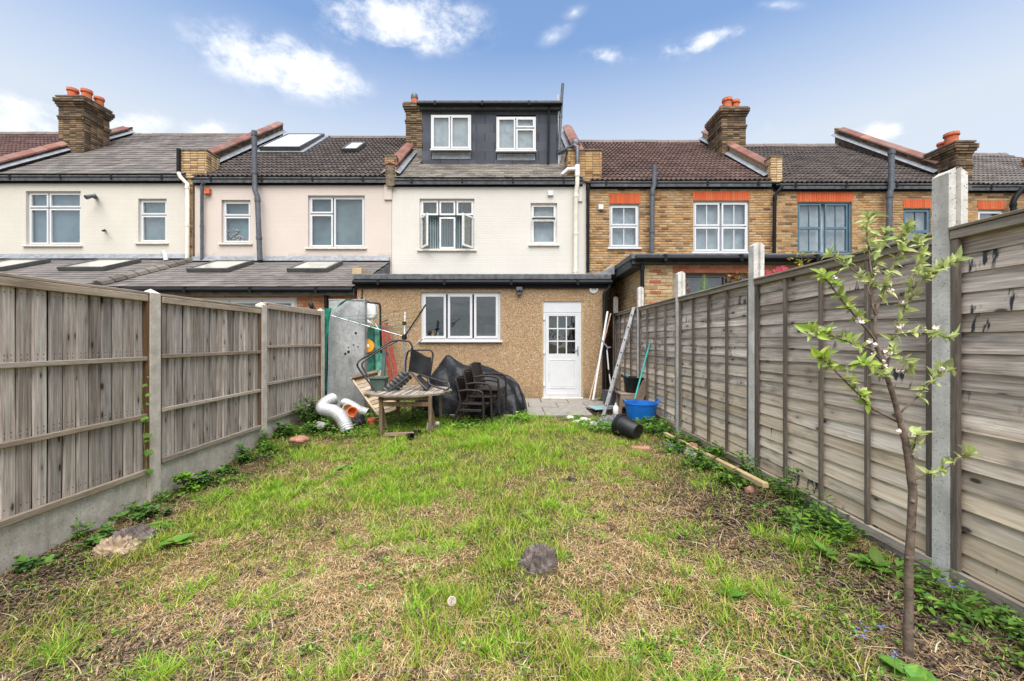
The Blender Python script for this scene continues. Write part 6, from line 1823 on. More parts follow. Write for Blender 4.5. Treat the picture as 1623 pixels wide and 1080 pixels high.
M['bag'] = plain('muddy_plastic_bag', (.40, .29, .19), .5, .4, var=.3, scale=14, bump=.006, bscale=40)
M['bucket_grey'] = plain('dark_grey_bucket', (.075, .08, .09), .5, .4, var=.2, scale=8, dirt=.2)
M['wood_old'] = wood('old_brown_wood', [(.14, .10, .07), (.27, .2, .15), (.38, .3, .23)], 'X', knots=False)
M['wood_oldz'] = wood('old_brown_wood_upright', [(.14, .10, .07), (.25, .18, .13), (.36, .28, .2)], 'Z', knots=False)
M['stone'] = plain('grey_garden_stone', (.3, .29, .27), .9, .2, var=.25, scale=12, bump=.01, bscale=25)
M['pinkbrick'] = plain('broken_pink_brick', (.42, .21, .15), .9, .2, var=.2, scale=14, bump=.008, bscale=40)

def pts3(*a): return [P(*q) for q in a]
def curve(pts, k=5):
    """smooth path through the points"""
    pts = [Vector(p) for p in pts]; out = []
    for i in range(len(pts) - 1):
        p0, p1, p2, p3 = pts[max(i - 1, 0)], pts[i], pts[i + 1], pts[min(i + 2, len(pts) - 1)]
        for j in range(k):
            t = j / k
            out.append(.5 * ((2 * p1) + (p2 - p0) * t + (2 * p0 - 5 * p1 + 4 * p2 - p3) * t * t + (3 * p1 - p0 - 3 * p2 + p3) * t ** 3))
    return out + [pts[-1]]

# ---- round slatted table
TC, TR = Vector((-1.76, 7.02, 0)), .74
tz = .515
tbl = thing('garden_table', 'weathered round slatted wooden table with a broken chair frame on top', 'table', (TC.x, TC.y, gzf(TC.x, TC.y)))
ringm = MB(); NS = 10
cor = [TC + Vector((math.sin(2 * math.pi * (i + .5) / NS) * TR, math.cos(2 * math.pi * (i + .5) / NS) * TR, tz)) for i in range(NS)]
cin = [TC + (c - TC) * .9 for c in cor]; cin = [Vector((c.x, c.y, tz)) for c in cin]
for i in range(NS):
    j = (i + 1) % NS
    ringm.prism([cor[i], cor[j], cin[j], cin[i]], (0, 0, -.035))
rim = ringm.build('table_rim', M['wood_table'], tbl, bevel=.004)
def halfchord(x):
    """y extent of the inner decagon at column x"""
    lo, hi = None, None
    for i in range(NS):
        a, b = cin[i], cin[(i + 1) % NS]
        if (a.x - x) * (b.x - x) <= 0 and abs(a.x - b.x) > 1e-6:
            t = (x - a.x) / (b.x - a.x); y = a.y + (b.y - a.y) * t
            lo = y if lo is None else min(lo, y); hi = y if hi is None else max(hi, y)
    return lo, hi
x_ = TC.x - TR * .86
while x_ < TC.x + TR * .86:
    l1, h1_ = halfchord(x_); l2, h2_ = halfchord(x_ + .052)
    if l1 is not None and l2 is not None:
        z_ = tz + random.uniform(-.003, .004)
        MB().prism([(x_, l1, z_), (x_ + .052, l2, z_), (x_ + .052, h2_, z_), (x_, h1_, z_)], (0, 0, -.022)).build('slat', M['wood_table'], tbl, bevel=.003)
    x_ += .066
for (px_, py_, Y_, dx) in [(604, 692, 6.5, -.0), (682, 688, 6.5, .0)]:
    b = P(px_, py_, Y_); b.z = gzf(b.x, b.y) - .03
    MB().bar(b, (b.x, Y_, tz - .035), .055, .05, (0, 1, 0)).build('leg', M['wood_leg'], tbl, bevel=.004)
    MB().bar((b.x + .07, Y_ + .12, gzf(b.x, Y_) - .03), (b.x - .03, Y_ + .03, tz - .06), .05, .04, (0, 1, 0)).build('leg', M['wood_leg'], tbl, bevel=.004)
    MB().bar((b.x, Y_ + .95, gzf(b.x, Y_ + .95) - .03), (b.x, Y_ + .95, tz - .035), .055, .05, (0, 1, 0)).build('leg', M['wood_leg'], tbl, bevel=.004)
xa, xb = P(604, 0, 6.5).x, P(682, 0, 6.5).x
MB().box(xa, xb, 6.49, 6.52, tz - .2, tz - .13).build('rail', M['wood_leg'], tbl, bevel=.004)
MB().box(xa, xb, 6.53, 6.56, tz - .11, tz - .036).build('rail', M['wood_leg'], tbl, bevel=.004)
MB().box(xa, xb, 7.44, 7.47, tz - .15, tz - .06).build('rail', M['wood_leg'], tbl, bevel=.004)
top = tz + .006

# ---- broken sling chair lying on the table
bc = thing('garden_chair', 'black tubular garden chair lying folded on its side on the table', 'chair', (TC.x, TC.y, top))
r = .0155
MB().tube(curve(pts3((654, 553, 7.1), (651, 545, 7.1), (645, 541, 7.1), (622, 541, 7.05), (600, 554, 6.9), (574, 569, 6.8), (567, 576, 6.75), (569, 585, 6.75), (590, 613, 6.72), (598, 623, 6.7), (608, 624, 6.7), (618, 619, 6.75), (648, 596, 6.9))), r, 10).build('frame', M['black_metal'], bc, smooth=True)
MB().tube(curve(pts3((629, 541, 7.25), (606, 553, 7.15), (582, 569, 7.05), (574, 577, 7.0), (577, 587, 7.0), (592, 609, 6.98), (601, 618, 6.95))), r, 10).build('frame', M['worn_metal'], bc, smooth=True)
MB().tube(curve(pts3((643, 595, 7.2), (643, 575, 7.25), (646, 560, 7.25), (651, 556, 7.25), (676, 555, 7.3), (684, 557, 7.3), (686, 564, 7.3), (684, 580, 7.25), (681, 600, 7.2))), r, 10).build('frame', M['black_metal'], bc, smooth=True)
MB().tube(curve(pts3((636, 596, 7.0), (648, 591, 7.0), (655, 594, 6.98), (664, 605, 6.9), (677, 619, 6.85))), r * 1.1, 10).build('frame', M['worn_metal'], bc, smooth=True)
MB().tube(curve(pts3((665, 595, 7.1), (674, 597, 7.05), (679, 602, 7.0), (681, 609, 6.95), (692, 614, 6.85), (708, 618, 6.75), (712, 613, 6.75), (710, 607, 6.8), (704, 606, 6.85), (681, 599, 7.0), (664, 594, 7.1))), r, 10).build('frame', M['worn_metal'], bc, smooth=True)
sl_ = MB()
c00, c10, c11, c01 = pts3((647, 590, 7.18), (681, 598, 7.15), (684, 566, 7.25), (652, 551, 7.2))
def slf(u, v):
    p = (c00 * (1 - u) + c10 * u) * (1 - v) + (c01 * (1 - u) + c11 * u) * v
    return p + Vector((0, .05 * math.sin(math.pi * u), -.045 * math.sin(math.pi * u) * v + .012 * math.sin(u * 7 + v * 5)))
sl_.grid(slf, 12, 10); sl_.build('sling', M['sling'], bc, smooth=True, fix=False)
sl2 = MB(); d00, d10, d11, d01 = pts3((655, 594, 6.98), (664, 594, 7.12), (684, 613, 6.98), (672, 618, 6.84))
sl2.grid(lambda u, v: (d00 * (1 - u) + d10 * u) * (1 - v) + (d01 * (1 - u) + d11 * u) * v + Vector((0, 0, -.03 * math.sin(math.pi * u))), 6, 6); sl2.build('sling', M['sling'], bc, smooth=True, fix=False)
cs = MB(); e0, e1 = P(612, 619, 6.85), P(641, 592, 7.0)
for i in range(7):
    t = i / 6; c = e0.lerp(e1, t); cs.lathe([(.0, -.11), (.03, -.105), (.034, 0), (.03, .105), (0, .11)], c + Vector((.03, .02, -.03)), 9, axis=(.62, .5, -.6))
cs.build('seat_ribs', M['cushion'], bc, smooth=True)

# green tub on the table and the green post leaning in it
b0 = P(600, 622, 6.95); gb = MB(); w0, w1, hh = .115, .14, .22
def sq(wd, z, r_=.03):
    return [Vector((b0.x + sx * wd * .95, 6.98 + sy * wd * .8, z)) for sx, sy in ((-1, -1), (1, -1), (1, 1), (-1, 1))]
lo, hi, li, lb = sq(w0, top), sq(w1, top + hh), sq(w1 - .015, top + hh), sq(w0 - .015, top + .02)
vs = lo + hi + li + lb
fs = [(3, 2, 1, 0)] + [(i, (i + 1) % 4, 4 + (i + 1) % 4, 4 + i) for i in range(4)] + [(4 + i, 4 + (i + 1) % 4, 8 + (i + 1) % 4, 8 + i) for i in range(4)] + [(8 + i, 8 + (i + 1) % 4, 12 + (i + 1) % 4, 12 + i) for i in range(4)] + [(12, 13, 14, 15)]
gt = thing('planter_tub', 'dull green plastic tub standing on the left of the table', 'tub', (b0.x, 6.98, top))
gbb = MB().add(vs, fs); gbb.build('tub_body', M['green_plastic'], gt, bevel=.008)
rr_ = MB(); hi2 = sq(w1 + .012, top + hh - .012); hi3 = sq(w1 + .012, top + hh + .012)
for i in range(4): rr_.bar(hi2[i], hi2[(i + 1) % 4], .018, .024)
rr_.build('rim', M['green_plastic'], gt, bevel=.003)
single(MB().bar(P(606, 606, 7.08), P(610, 556, 7.25), .06, .04, (0, 1, 0)), 'post', 'dark green-grey post leaning behind the tub on the table', 'post', M['green_post'], P(606, 606, 7.08), bevel=.004)

# ---- slatted board leaning against the metal sheet
A_, B_, C_, D_ = P(557, 601, 8.1), P(601, 661, 7.45), P(634, 648, 7.75), P(603, 590, 8.25)
pal = thing('slatted_board', 'pale slatted wooden board leaning tilted between the metal sheet and table', 'board', tuple(B_))
nrm_ = (B_ - A_).cross(D_ - A_).normalized()
if nrm_.y > 0: nrm_ = -nrm_
for (p, q) in ((A_, B_), (D_, C_)): MB().bar(p + nrm_ * .03, q + nrm_ * .03, .04, .05, nrm_).build('rail', M['wood_pallet'], pal, bevel=.004)
for i in range(11):
    t = (i + .5) / 11; p, q = A_.lerp(B_, t), D_.lerp(C_, t)
    MB().bar(p, q, (B_ - A_).length / 11 * .86, .022, nrm_).build('slat', M['wood_pallet'], pal, bevel=.003)
for t in (.04, .5): 
    p = A_.lerp(B_, t) + nrm_ * .06; q = D_.lerp(C_, t) + nrm_ * .06
    MB().bar(p, p.lerp(q, .22 if t > .3 else .9), .07, .07, nrm_).build('block', M['wood_oldz'], pal, bevel=.005)

# ---- galvanised sheet standing on end
GY_ = 8.42; g0, g1 = P(518, 636, GY_), P(578, 474, GY_); g0.z = .0
sh = thing('metal_sheet', 'tall dull galvanised metal sheet standing on end beside the left fence', 'metal sheet', ((g0.x + g1.x) / 2, GY_, 0))
sm_ = MB()
sm_.grid(lambda u, v: Vector((g0.x + (g1.x - g0.x) * u, GY_ + .012 * math.sin(u * 5 + v * 3) + .1 * v, g0.z + (g1.z - g0.z) * v)), 10, 16)
sm_.grid(lambda u, v: Vector((g1.x + .0, GY_ + .02 + .1 * v - .04 * u, g0.z + (g1.z - g0.z) * v)), 1, 8)
sm_.build('sheet', M['galv'], sh, smooth=True, fix=False)
MB().box(g1.x - .005, g1.x + .012, GY_ - .03, GY_ + .12, g0.z, g1.z).build('folded_edge', M['steel_pole'], sh, bevel=.003)
MB().box(g0.x, g1.x, GY_ + .085, GY_ + .12, g1.z - .02, g1.z + .005).build('folded_edge', M['steel_pole'], sh)
hl = MB()
for px_, py_, ww in [(562, 528, 5), (559, 547, 3), (566, 550, 3), (551, 551, 3), (546, 561, 5), (551, 558, 6)]:
    c = P(px_, py_, GY_ - .004); k = (c.z - g0.z) / (g1.z - g0.z); c.y = GY_ + .1 * k - .012; hl.lathe([(0, 0), (ww * .005, .001), (ww * .0045, .004), (0, .004)], c, 8, axis=(0, -1, .05))
hl.build('hole', M['black_plastic'], sh)
# green tarpaulin hanging down the left of the sheet and over its top
tp1 = MB()
cc = [P(514, 488, 8.3), P(523, 492, 8.3), P(519, 520, 8.3), P(516, 560, 8.32), P(519, 612, 8.35), P(517, 622, 8.35)]
lft = [Vector((p.x - .04, p.y, p.z)) for p in pts3((515, 489, 8.36), (515, 505, 8.36), (515, 540, 8.36), (515, 580, 8.36), (516, 620, 8.36))]
rgt = pts3((526, 489, 8.3), (521, 510, 8.3), (519, 540, 8.33), (518, 580, 8.33), (520, 620, 8.33))
tp1.grid(lambda u, v: lft[min(4, int(v * 4))].lerp(lft[min(4, int(v * 4) + 1)], v * 4 - int(v * 4)).lerp(rgt[min(4, int(v * 4))].lerp(rgt[min(4, int(v * 4) + 1)], v * 4 - int(v * 4)), u) + Vector((0, -.03 * math.sin(u * 9 + v * 6), 0)), 8, 24)
single(tp1, 'tarpaulin', 'green tarpaulin hanging between the fence end and the metal sheet', 'tarpaulin', M['tarp_green'], P(517, 620, 8.35), smooth=True, fix=False)
tp2 = MB(); a0_, a1_ = P(527, 494, 8.32), P(549, 474, 8.42); b0_, b1_ = P(528, 490, 8.4), P(562, 473, 8.55)
tp2.grid(lambda u, v: (a0_.lerp(a1_, u)).lerp(b0_.lerp(b1_, u), v) + Vector((0, -.025 - .03 * abs(math.sin(v * 5 + u * 4)), .012 * math.sin(u * 12))), 14, 6)
single(tp2, 'tarpaulin', 'strip of pale green tarpaulin draped over the top of the metal sheet', 'tarpaulin', M['tarp_pale'], a0_, smooth=True, fix=False)
tp3 = MB()
top_l, top_r, bot_l, bot_r = P(584, 518, 8.95), P(604, 516, 8.95), P(578, 606, 8.9), P(608, 604, 8.9)
tp3.grid(lambda u, v: (bot_l.lerp(bot_r, u)).lerp(top_l.lerp(top_r, u), v) + Vector((0, -.07 * math.sin(u * 11 + v * 1.5) * (1 - .4 * v), 0)), 22, 12)
single(tp3, 'tarpaulin', 'bundle of folded green tarpaulin behind the metal sheet beside red timbers', 'tarpaulin', M['tarp_pale'], bot_l, smooth=True, fix=False)
# white container, white rag, cable, orange reel, red timbers
c = P(587, 494, 8.8); wb = MB()
pf = [(-.14, -.16), (.07, -.16), (.13, -.1), (.13, .15), (.09, .17), (-.14, .17)]
wb.prism([(c.x + a, 8.72, c.z + b) for a, b in pf], (0, .2, 0))
single(wb, 'plastic_jug', 'white plastic container lodged high behind the metal sheet', 'container', M['white_plastic'], c, bevel=.02, seg=2)
wr_ = MB(); f0, f1, f2 = P(579, 506, 8.75), P(588, 506, 8.75), P(598, 520, 8.7)
wr_.grid(lambda u, v: f0.lerp(f2, v) + (f1 - f0) * u * (1 - v * .7) + Vector((0, -.04 * math.sin(u * 6 + v * 4), -.02 * math.sin(v * 8))), 8, 10)
single(wr_, 'plastic_sheet', 'scrap of white plastic sheet below the white container', 'plastic sheet', M['white_plastic'], f0, smooth=True, fix=False)
single(MB().tube(curve(pts3((579, 476, 8.75), (586, 480, 8.75), (598, 481, 8.75), (602, 484, 8.75), (603, 500, 8.75), (603, 522, 8.8), (604, 560, 8.85))), .022, 8), 'hose', 'black hose looped down behind the metal sheet', 'hose', M['black_plastic'], P(604, 560, 8.85), smooth=True)
c = P(582, 549, 8.62); orr = thing('cable_reel', 'orange-yellow cable reel beside the edge of the metal sheet', 'reel', tuple(c))
MB().lathe([(.05, -.05), (.14, -.05), (.145, -.035), (.06, -.03), (.06, .03), (.145, .035), (.14, .05), (.05, .05)], c, 22, axis=(.2, -1, .1)).build('drum', M['orange'], orr, smooth=40)
MB().lathe([(.045, .0), (.045, .065), (.02, .07), (0, .07)], c, 14, axis=(.2, -1, .1)).build('hub', M['white_plastic'], orr, smooth=40)
single(MB().tube(curve([c + Vector((.05 * math.cos(t), -.03, -.16 + .06 * math.sin(t * 2) - .01 * t)) for t in range(9)], 3), .014, 6), 'cable', 'tangle of black cable below the orange reel', 'cable', M['black_plastic'], c - Vector((0, 0, .2)), smooth=True)
for a, b, lb in (((604, 512, 9.45), (621, 604, 9.1), 'red painted timber length leaning on the house wall, left one'), ((612, 512, 9.5), (630, 606, 9.1), 'red painted timber length leaning on the house wall, right one')):
    p, q = P(*a), P(*b); single(MB().bar(q, p, .075, .04, (0, -1, 0)), 'timber', lb, 'timber', M['red_timber'], q, bevel=.004, group='red timbers behind the table')
single(MB().bar(P(605, 511, 9.5), P(615, 507, 9.5), .1, .012, (0, 0, 1)), 'roof_slate', 'dark slate scrap lying across the top of the red timbers', 'slate', M['dark_frame'], P(608, 509, 9.5))

# ---- rotary clothes dryer
RY = 8.05; pb_ = P(641, 655, RY)
rd = thing('clothes_dryer', 'rotary clothes dryer with drooping grey arms and thin green lines', 'clothes dryer', (pb_.x, RY, gzf(pb_.x, RY)))
hub = P(641, 534, RY)
MB().tube([(pb_.x, RY, gzf(pb_.x, RY) - .05), hub], .02, 12).build('pole', M['steel_pole'], rd, smooth=40)
MB().tube([hub, P(642, 495, RY)], .014, 10).build('pole', M['white_plastic'], rd, smooth=40)
MB().lathe([(.03, -.06), (.05, -.05), (.05, .03), (.03, .05)], hub, 14).build('hub', M['black_plastic'], rd, smooth=40)
MB().lathe([(.025, -.03), (.04, -.02), (.04, .03), (.02, .04)], P(641, 513, RY), 14).build('collar', M['black_plastic'], rd, smooth=40)
tips = [P(526, 501, 7.75), P(675, 483, 7.35), P(665, 541, 8.5), P(600, 478, 9.2)]
tips[2] = P(671, 537, 7.2)
arms = [(hub, tips[0], 'steel_pole'), (hub, tips[1], 'black_metal'), (P(650, 553, 7.9), tips[2], 'white_dirty'), (hub, P(655, 519, 8.9), 'steel_pole')]
for a, b, m_ in arms: MB().tube([a, b], .013, 8).build('arm', M[m_], rd, smooth=40)
ln = MB()
ends = [tips[0], tips[1], P(655, 519, 8.9)]
for k in (.35, .5, .65, .8, .95):
    for i in range(3):
        a, b = hub.lerp(ends[i], k), hub.lerp(ends[(i + 1) % 3], k); m_ = a.lerp(b, .5) - Vector((0, 0, .05)); ln.tube([a, a.lerp(m_, .6), m_, b.lerp(m_, .6), b], .0035, 4)
ln.build('line', M['line_green'], rd)

# ---- two black covers
def smoothnoise(a, b): return float(fbm(np.array([a]), np.array([b]), 1.0, 3, 4.0)[0] - .5)
RID = [(655, 0), (658, .10), (664, .28), (672, .44), (683, .65), (691, .82), (700, .97), (706, 1.06), (709, 1.085), (713, 1.06), (722, .98), (735, .885), (744, .865), (752, .91), (765, .875), (790, .755), (808, .645), (822, .48), (830, .30), (834, .14), (835, 0)]
cvx = [a for a, _ in RID]; cvz = [b for _, b in RID]
cvr = MB()
def cvf(u, v):
    px_ = 655 + 180 * (.5 - .5 * math.cos(math.pi * u)); Yc = 8.25 - .25 * u
    H = float(np.interp(px_, cvx, cvz)); c = -1 + 2 * v
    tent = math.exp(-((px_ - 709) / 26) ** 2)                       # sharp where a peak lifts the sheet, rounded elsewhere
    q = 2.9 - 1.5 * tent
    D = .62 * math.sin(math.pi * min(1, max(0, u))) ** .45 + .04
    s_ = 1 - abs(c) ** q
    cr = .055 * max(0, math.cos(u * 16 + c * 2.2)) ** 7 - .05 * max(0, math.cos(u * 16 + 1.6 + c * 3)) ** 8
    cr += .035 * max(0, math.cos(c * 6 + u * 9)) ** 6
    cr += .14 * smoothnoise(u * 7 + 2, c * 2.4 + 5) + .05 * smoothnoise(u * 21, c * 8 + 1)
    cr *= min(1, 3 * (1 - abs(c)) + .25) * math.sin(math.pi * u) ** .5
    x = (px_ - CX) / FPX * Yc
    flare = .05 * math.sin(u * 40 + 1) * max(0, abs(c) - .7) / .3
    return Vector((x + .5 * cr * (u - .5), Yc + (D + flare) * c - cr * .9 * (1 if c < 0 else -1) * (1 - s_ * .5), max(-.02, H * s_ + cr * .45 * s_ - .01)))
cvr.grid(cvf, 96, 56)
single(cvr, 'furniture_cover', 'large slumped black waterproof cover with a peak at its left, behind the stacked chairs', 'cover', M['cover'], (P(745, 660, 8.2).x, 8.2, 0), smooth=True, fix=False)

# ---- three stacked chairs
def make_chair(label):
    t = thing('stacking_chair', label, 'chair', (0, 0, 0), 'stacked dark brown garden chairs')
    W2 = .27
    for s in (-1, 1):
        y = s * W2
        # back leg and back post in one bent bar, front leg curving into the armrest
        MB().tube(curve([(-.34, y, 0), (-.25, y, .22), (-.17, y, .42), (-.19, y, .60), (-.25, y, .84)], 4), .0, 8, radii=[.019] * 17).build('leg', M['rattan'], t, smooth=True)
        MB().tube(curve([(-.2, y, .63), (-.05, y, .655), (.12, y, .65), (.2, y, .63), (.225, y, .58), (.235, y, .4), (.25, y, 0)], 5), .0, 8, radii=[.019] * 31).build('arm_and_leg', M['rattan'], t, smooth=True)
    MB().box(-.19, .23, -.25, .25, .405, .435).build('seat', M['rattan'], t, bevel=.008)
    MB().box(.205, .232, -.25, .25, .33, .405).build('seat_apron', M['rattan'], t, bevel=.006)
    for ya_ in (-.275, .25): MB().box(-.19, .2, ya_, ya_ + .025, .30, .34).build('side_rail', M['rattan'], t, bevel=.004)
    bk = MB(); bk.grid(lambda u, v: Vector((-.185 - .06 * v - .02 * math.sin(math.pi * u), (u - .5) * .5, .46 + .36 * v)), 10, 6)
    bk.grid(lambda u, v: Vector((-.205 - .06 * v - .02 * math.sin(math.pi * u), (u - .5) * .5, .46 + .36 * v)), 10, 6)
    bk.build('backrest', M['rattan'], t, smooth=True, fix=False)
    MB().tube(curve([(-.25, -.27, .84), (-.268, -.1, .85), (-.268, .1, .85), (-.25, .27, .84)], 4), .018, 8).build('top_rail', M['rattan'], t, smooth=True)
    return t
ch1 = make_chair('bottom chair of the dark brown stack, its front legs on the grass')
bpos = P(752, 672, 7.05); gzb = gzf(bpos.x, 7.05)
def put(o, k):
    o.location = (bpos.x + .125 * k, 7.07 + .03 * k, gzb - .02 + .115 * k); o.rotation_euler = (0, 0, R(-12))
ch2 = dup(ch1, label='middle chair of the dark brown stack'); ch3 = dup(ch1, label='topmost chair of the dark brown stack, furthest right')
for k, o in enumerate((ch1, ch2, ch3)): put(o, k)

# ---- silver ducts and rubbish
def duct(path, r_, label):
    pth = curve(path, 10); L = 0; rr = []; out = []
    tot = sum((pth[i + 1] - pth[i]).length for i in range(len(pth) - 1)); n = int(tot / .006)
    acc = [0]
    for i in range(len(pth) - 1): acc.append(acc[-1] + (pth[i + 1] - pth[i]).length)
    for k in range(n + 1):
        s = tot * k / n; i = max(j for j in range(len(acc)) if acc[j] <= s + 1e-9); i = min(i, len(pth) - 2)
        out.append(pth[i].lerp(pth[i + 1], (s - acc[i]) / max(1e-6, acc[i + 1] - acc[i]))); rr.append(r_ * (1 + .055 * math.sin(s * 2 * math.pi / .032) + .025 * math.sin(s * 31) + random.uniform(-.012, .012)))
    return single(MB().tube(out, 0, 20, cap=False, radii=rr), 'flexible_duct', label, 'duct', M['foil'], path[-1], smooth=True, fix=False)
duct(pts3((529, 632, 7.35), (517, 638, 7.2), (511, 647, 7.05), (517, 650, 6.95), (530, 653, 6.85), (541, 662, 6.75), (548, 675, 6.68), (551, 684, 6.65)), .105, 'silver foil duct bent over in the weeds, the larger nearer one')
duct(pts3((545, 639, 7.6), (553, 641, 7.55), (563, 647, 7.5), (573, 652, 7.5), (583, 655, 7.5)), .085, 'silver foil duct lying behind, beside the slatted board')
def lump(c, rx, ry, rz, seed, name, label, cat, mat, n=20, rough=.35, smooth=True):
    mb = MB(); c = Vector(c)
    def fn(u, v):
        th, ph = u * 2 * math.pi, v * math.pi; d = Vector((math.cos(th) * math.sin(ph), math.sin(th) * math.sin(ph), math.cos(ph)))
        k = 1 + rough * 2 * smoothnoise(seed + d.x * 2.2 + d.z, seed * 2 + d.y * 2.2 + d.z * 1.3)
        return Vector((c.x + d.x * rx * k, c.y + d.y * ry * k, max(c.z + d.z * rz * k, c.z - rz * .6)))
    mb.grid(fn, n, n // 2)
    return single(mb, name, label, cat, M[mat], c - Vector((0, 0, rz * .6)), smooth=smooth, fix=False)
def at_ground(px, py, dz=0):
    """point on the ground seen at a pixel"""
    Y = 3.0
    for _ in range(40):
        x = (px - CX) / FPX * Y; z = gzf(x, Y); Yn = (CH - z) * FPX / (py - CY); Y = Y * .5 + Yn * .5
    return Vector(((px - CX) / FPX * Y, Y, gzf((px - CX) / FPX * Y, Y) + dz))
lump(P(568, 668, 6.9), .09, .1, .12, 3.0, 'rubbish', 'clump of dark purple-black rubbish beside the silver duct', 'rubbish', 'dark_rubbish', 36, .9)
lump(P(508, 676, 6.6), .09, .07, .07, 8.0, 'stone', 'grey lump of rubble in the weeds left of the silver duct', 'stone', 'stone')
lump(P(474, 697, 6.0), .13, .09, .06, 5.0, 'rubble', 'orange-brown broken brick in the weeds by the left fence', 'rubble', 'pinkbrick')
c = P(557, 655, 7.0); single(MB().lathe([(.06, -.06), (.085, .05), (.095, .05), (.095, .07), (.08, .07), (.055, -.05)], c, 18, axis=(.5, -.6, .35)), 'plant_pot', 'orange plant pot lying between the two silver ducts', 'pot', M['orange_red'], c, smooth=40)
c = P(551, 650, 7.2); single(MB().lathe([(.06, -.06), (.08, .05), (.09, .05), (.09, .07), (.075, .07), (.05, -.05)], c, 18, axis=(.3, -.7, .5)), 'plant_pot', 'pale brown plant pot lying behind the orange pot', 'pot', M['render_tan'], c, smooth=40)
c = at_ground(590, 678); single(MB().lathe([(.05, 0), (.07, .13), (.078, .13), (.078, .165), (.064, .165), (.045, .02), (0, .02)], c, 18), 'plant_pot', 'small terracotta pot standing left of the table leg', 'pot', M['terracotta'], c, smooth=40)
a, b = at_ground(610, 694, .05), at_ground(656, 693, .05); single(MB().bar(a, b, .06, .05), 'plank', 'short plank lying in the grass under the front of the table', 'plank', M['wood_old'], a, bevel=.005)
for k, (px_, py_) in enumerate(((650, 697), (661, 692))):
    c = at_ground(px_, py_, .05); single(MB().lathe([(.045, -.06), (.05, -.05), (.05, .05), (.045, .06), (.036, .06), (.036, -.04)], c, 16, axis=(.8 if k else .5, -.6, .15)), 'pipe_offcut', ['black pipe offcut in the grass under the table, left one', 'black pipe offcut in the grass under the table, right one'][k], 'pipe', M['black_plastic'], c, smooth=40, group='black pipe offcuts')
c = at_ground(686, 681, .06); single(MB().obox(c, (.1, .02, 0), (-.01, .06, 0), (.01, 0, .06)), 'block', 'pale grey block in the grass beside the right table leg', 'block', M['pale_block'], c, bevel=.01)
c = at_ground(625, 655, .08); single(MB().lathe([(.1, 0), (.14, .1), (.15, .1), (.14, .09), (.09, .01), (0, .01)], c, 20), 'basin', 'grey basin on the ground behind the table', 'basin', M['lead'], c, smooth=40)

# ---- right-hand side by the door
def pole(a, b, r_, mat, label, name='pole', grp=None): return single(MB().tube([P(*a), P(*b)], r_, 10), name, label, 'pole', M[mat], P(*b), smooth=40, group=grp)
pole((963, 494, 9.35), (940, 634, 9.15), .024, 'white_plastic', 'thick white pole leaning in the corner by the drainpipe')
pole((968, 497, 9.4), (934, 635, 9.2), .016, 'copper', 'thin pinkish pole leaning behind the white pole')
hp = thing('garden_hook', 'white-handled hooked tool leaning in the corner by the drainpipe', 'garden tool', tuple(P(970, 622, 9.0)))
MB().tube(pts3((962, 555, 9.1), (965, 590, 9.05), (970, 622, 9.0)), .014, 8).build('handle', M['white_dirty'], hp, smooth=40)
MB().tube(curve(pts3((949, 533, 9.1), (957, 544, 9.1), (963, 551, 9.1), (962, 556, 9.1))), .014, 8).tube(curve(pts3((962, 555, 9.1), (964, 551, 9.05), (968, 551, 9.0))), .012, 8).build('hook', M['steel_pole'], hp, smooth=40)
MB().tube(pts3((964.6, 586, 9.05), (965.4, 596, 9.05)), .019, 8).build('joint', M['black_plastic'], hp, smooth=40)
# ladder leaning on the fence
t0, t1 = Vector((1.72, 7.75, gzf(1.72, 7.75) - .02)), Vector((2.46, 8.28, 2.03))
ld = thing('ladder', 'grey aluminium ladder leaning on the right fence, seen edge on', 'ladder', tuple(t0))
dl = (t1 - t0).normalized(); wv = Vector((.12, .36, 0)); 
nrm2 = dl.cross(wv).normalized()
for k in (0, 1):
    MB().bar(t0 + wv * k, t1 + wv * k, .03, .062, nrm2).build('stile', M['alu'], ld, bevel=.004)
for i in range(8):
    p = t0.lerp(t1, .1 + .118 * i); MB().tube([p - wv * .06, p + wv * 1.06], .014, 10).build('rung', M['alu'], ld, smooth=40)
    MB().lathe([(.012, 0), (.012, .004), (0, .004)], p - wv.normalized() * .0345 * 0 - wv * .075, 10, axis=-wv).build('rung_end', M['black_plastic'], ld)
# tubs, bucket, crate
def tub(c, rt, rb, h, label, mat, handles=True, name='tub', squash=None, cat='tub'):
    t = thing(name, label, cat, tuple(c))
    c = Vector(c)
    mb = MB().lathe([(rb, 0), (rb * 1.02, .01), (rt * .985, h * .93), (rt * 1.03, h * .95), (rt * 1.03, h), (rt * .96, h), (rb * .95, .03), (0, .03)], c, 36, squash=squash)
    mb.build('tub_body', M[mat], t, smooth=40)
    if handles:
        for s in (-1, 1):
            q = [c + Vector((s * rt * 1.0, -.07, h - .01)), c + Vector((s * rt * 1.1, -.06, h + .035)), c + Vector((s * rt * 1.12, 0, h + .05)), c + Vector((s * rt * 1.1, .06, h + .035)), c + Vector((s * rt * 1.0, .07, h - .01))]
            MB().tube(curve(q, 4), .013, 8).build('handle', M[mat], t, smooth=True)
    return t
cb = Vector((2.2, 7.0, gzf(2.2, 7.0)))
tub(cb, .262, .195, .37, 'bright blue flexible tub standing against the right fence', 'blue_tub', squash=lambda t, h: 1 + .05 * math.cos(2 * t + .6))
cblk = P(1004, 622, 8.05); bt = tub(cblk, .2, .15, .3, 'black flexible tub of dry dirt standing on the old wooden crate', 'black_plastic')
MB().lathe([(0, .225), (.1, .23), (.182, .22)], cblk, 24).build('dirt', M['soil_dry'], bt, smooth=True)
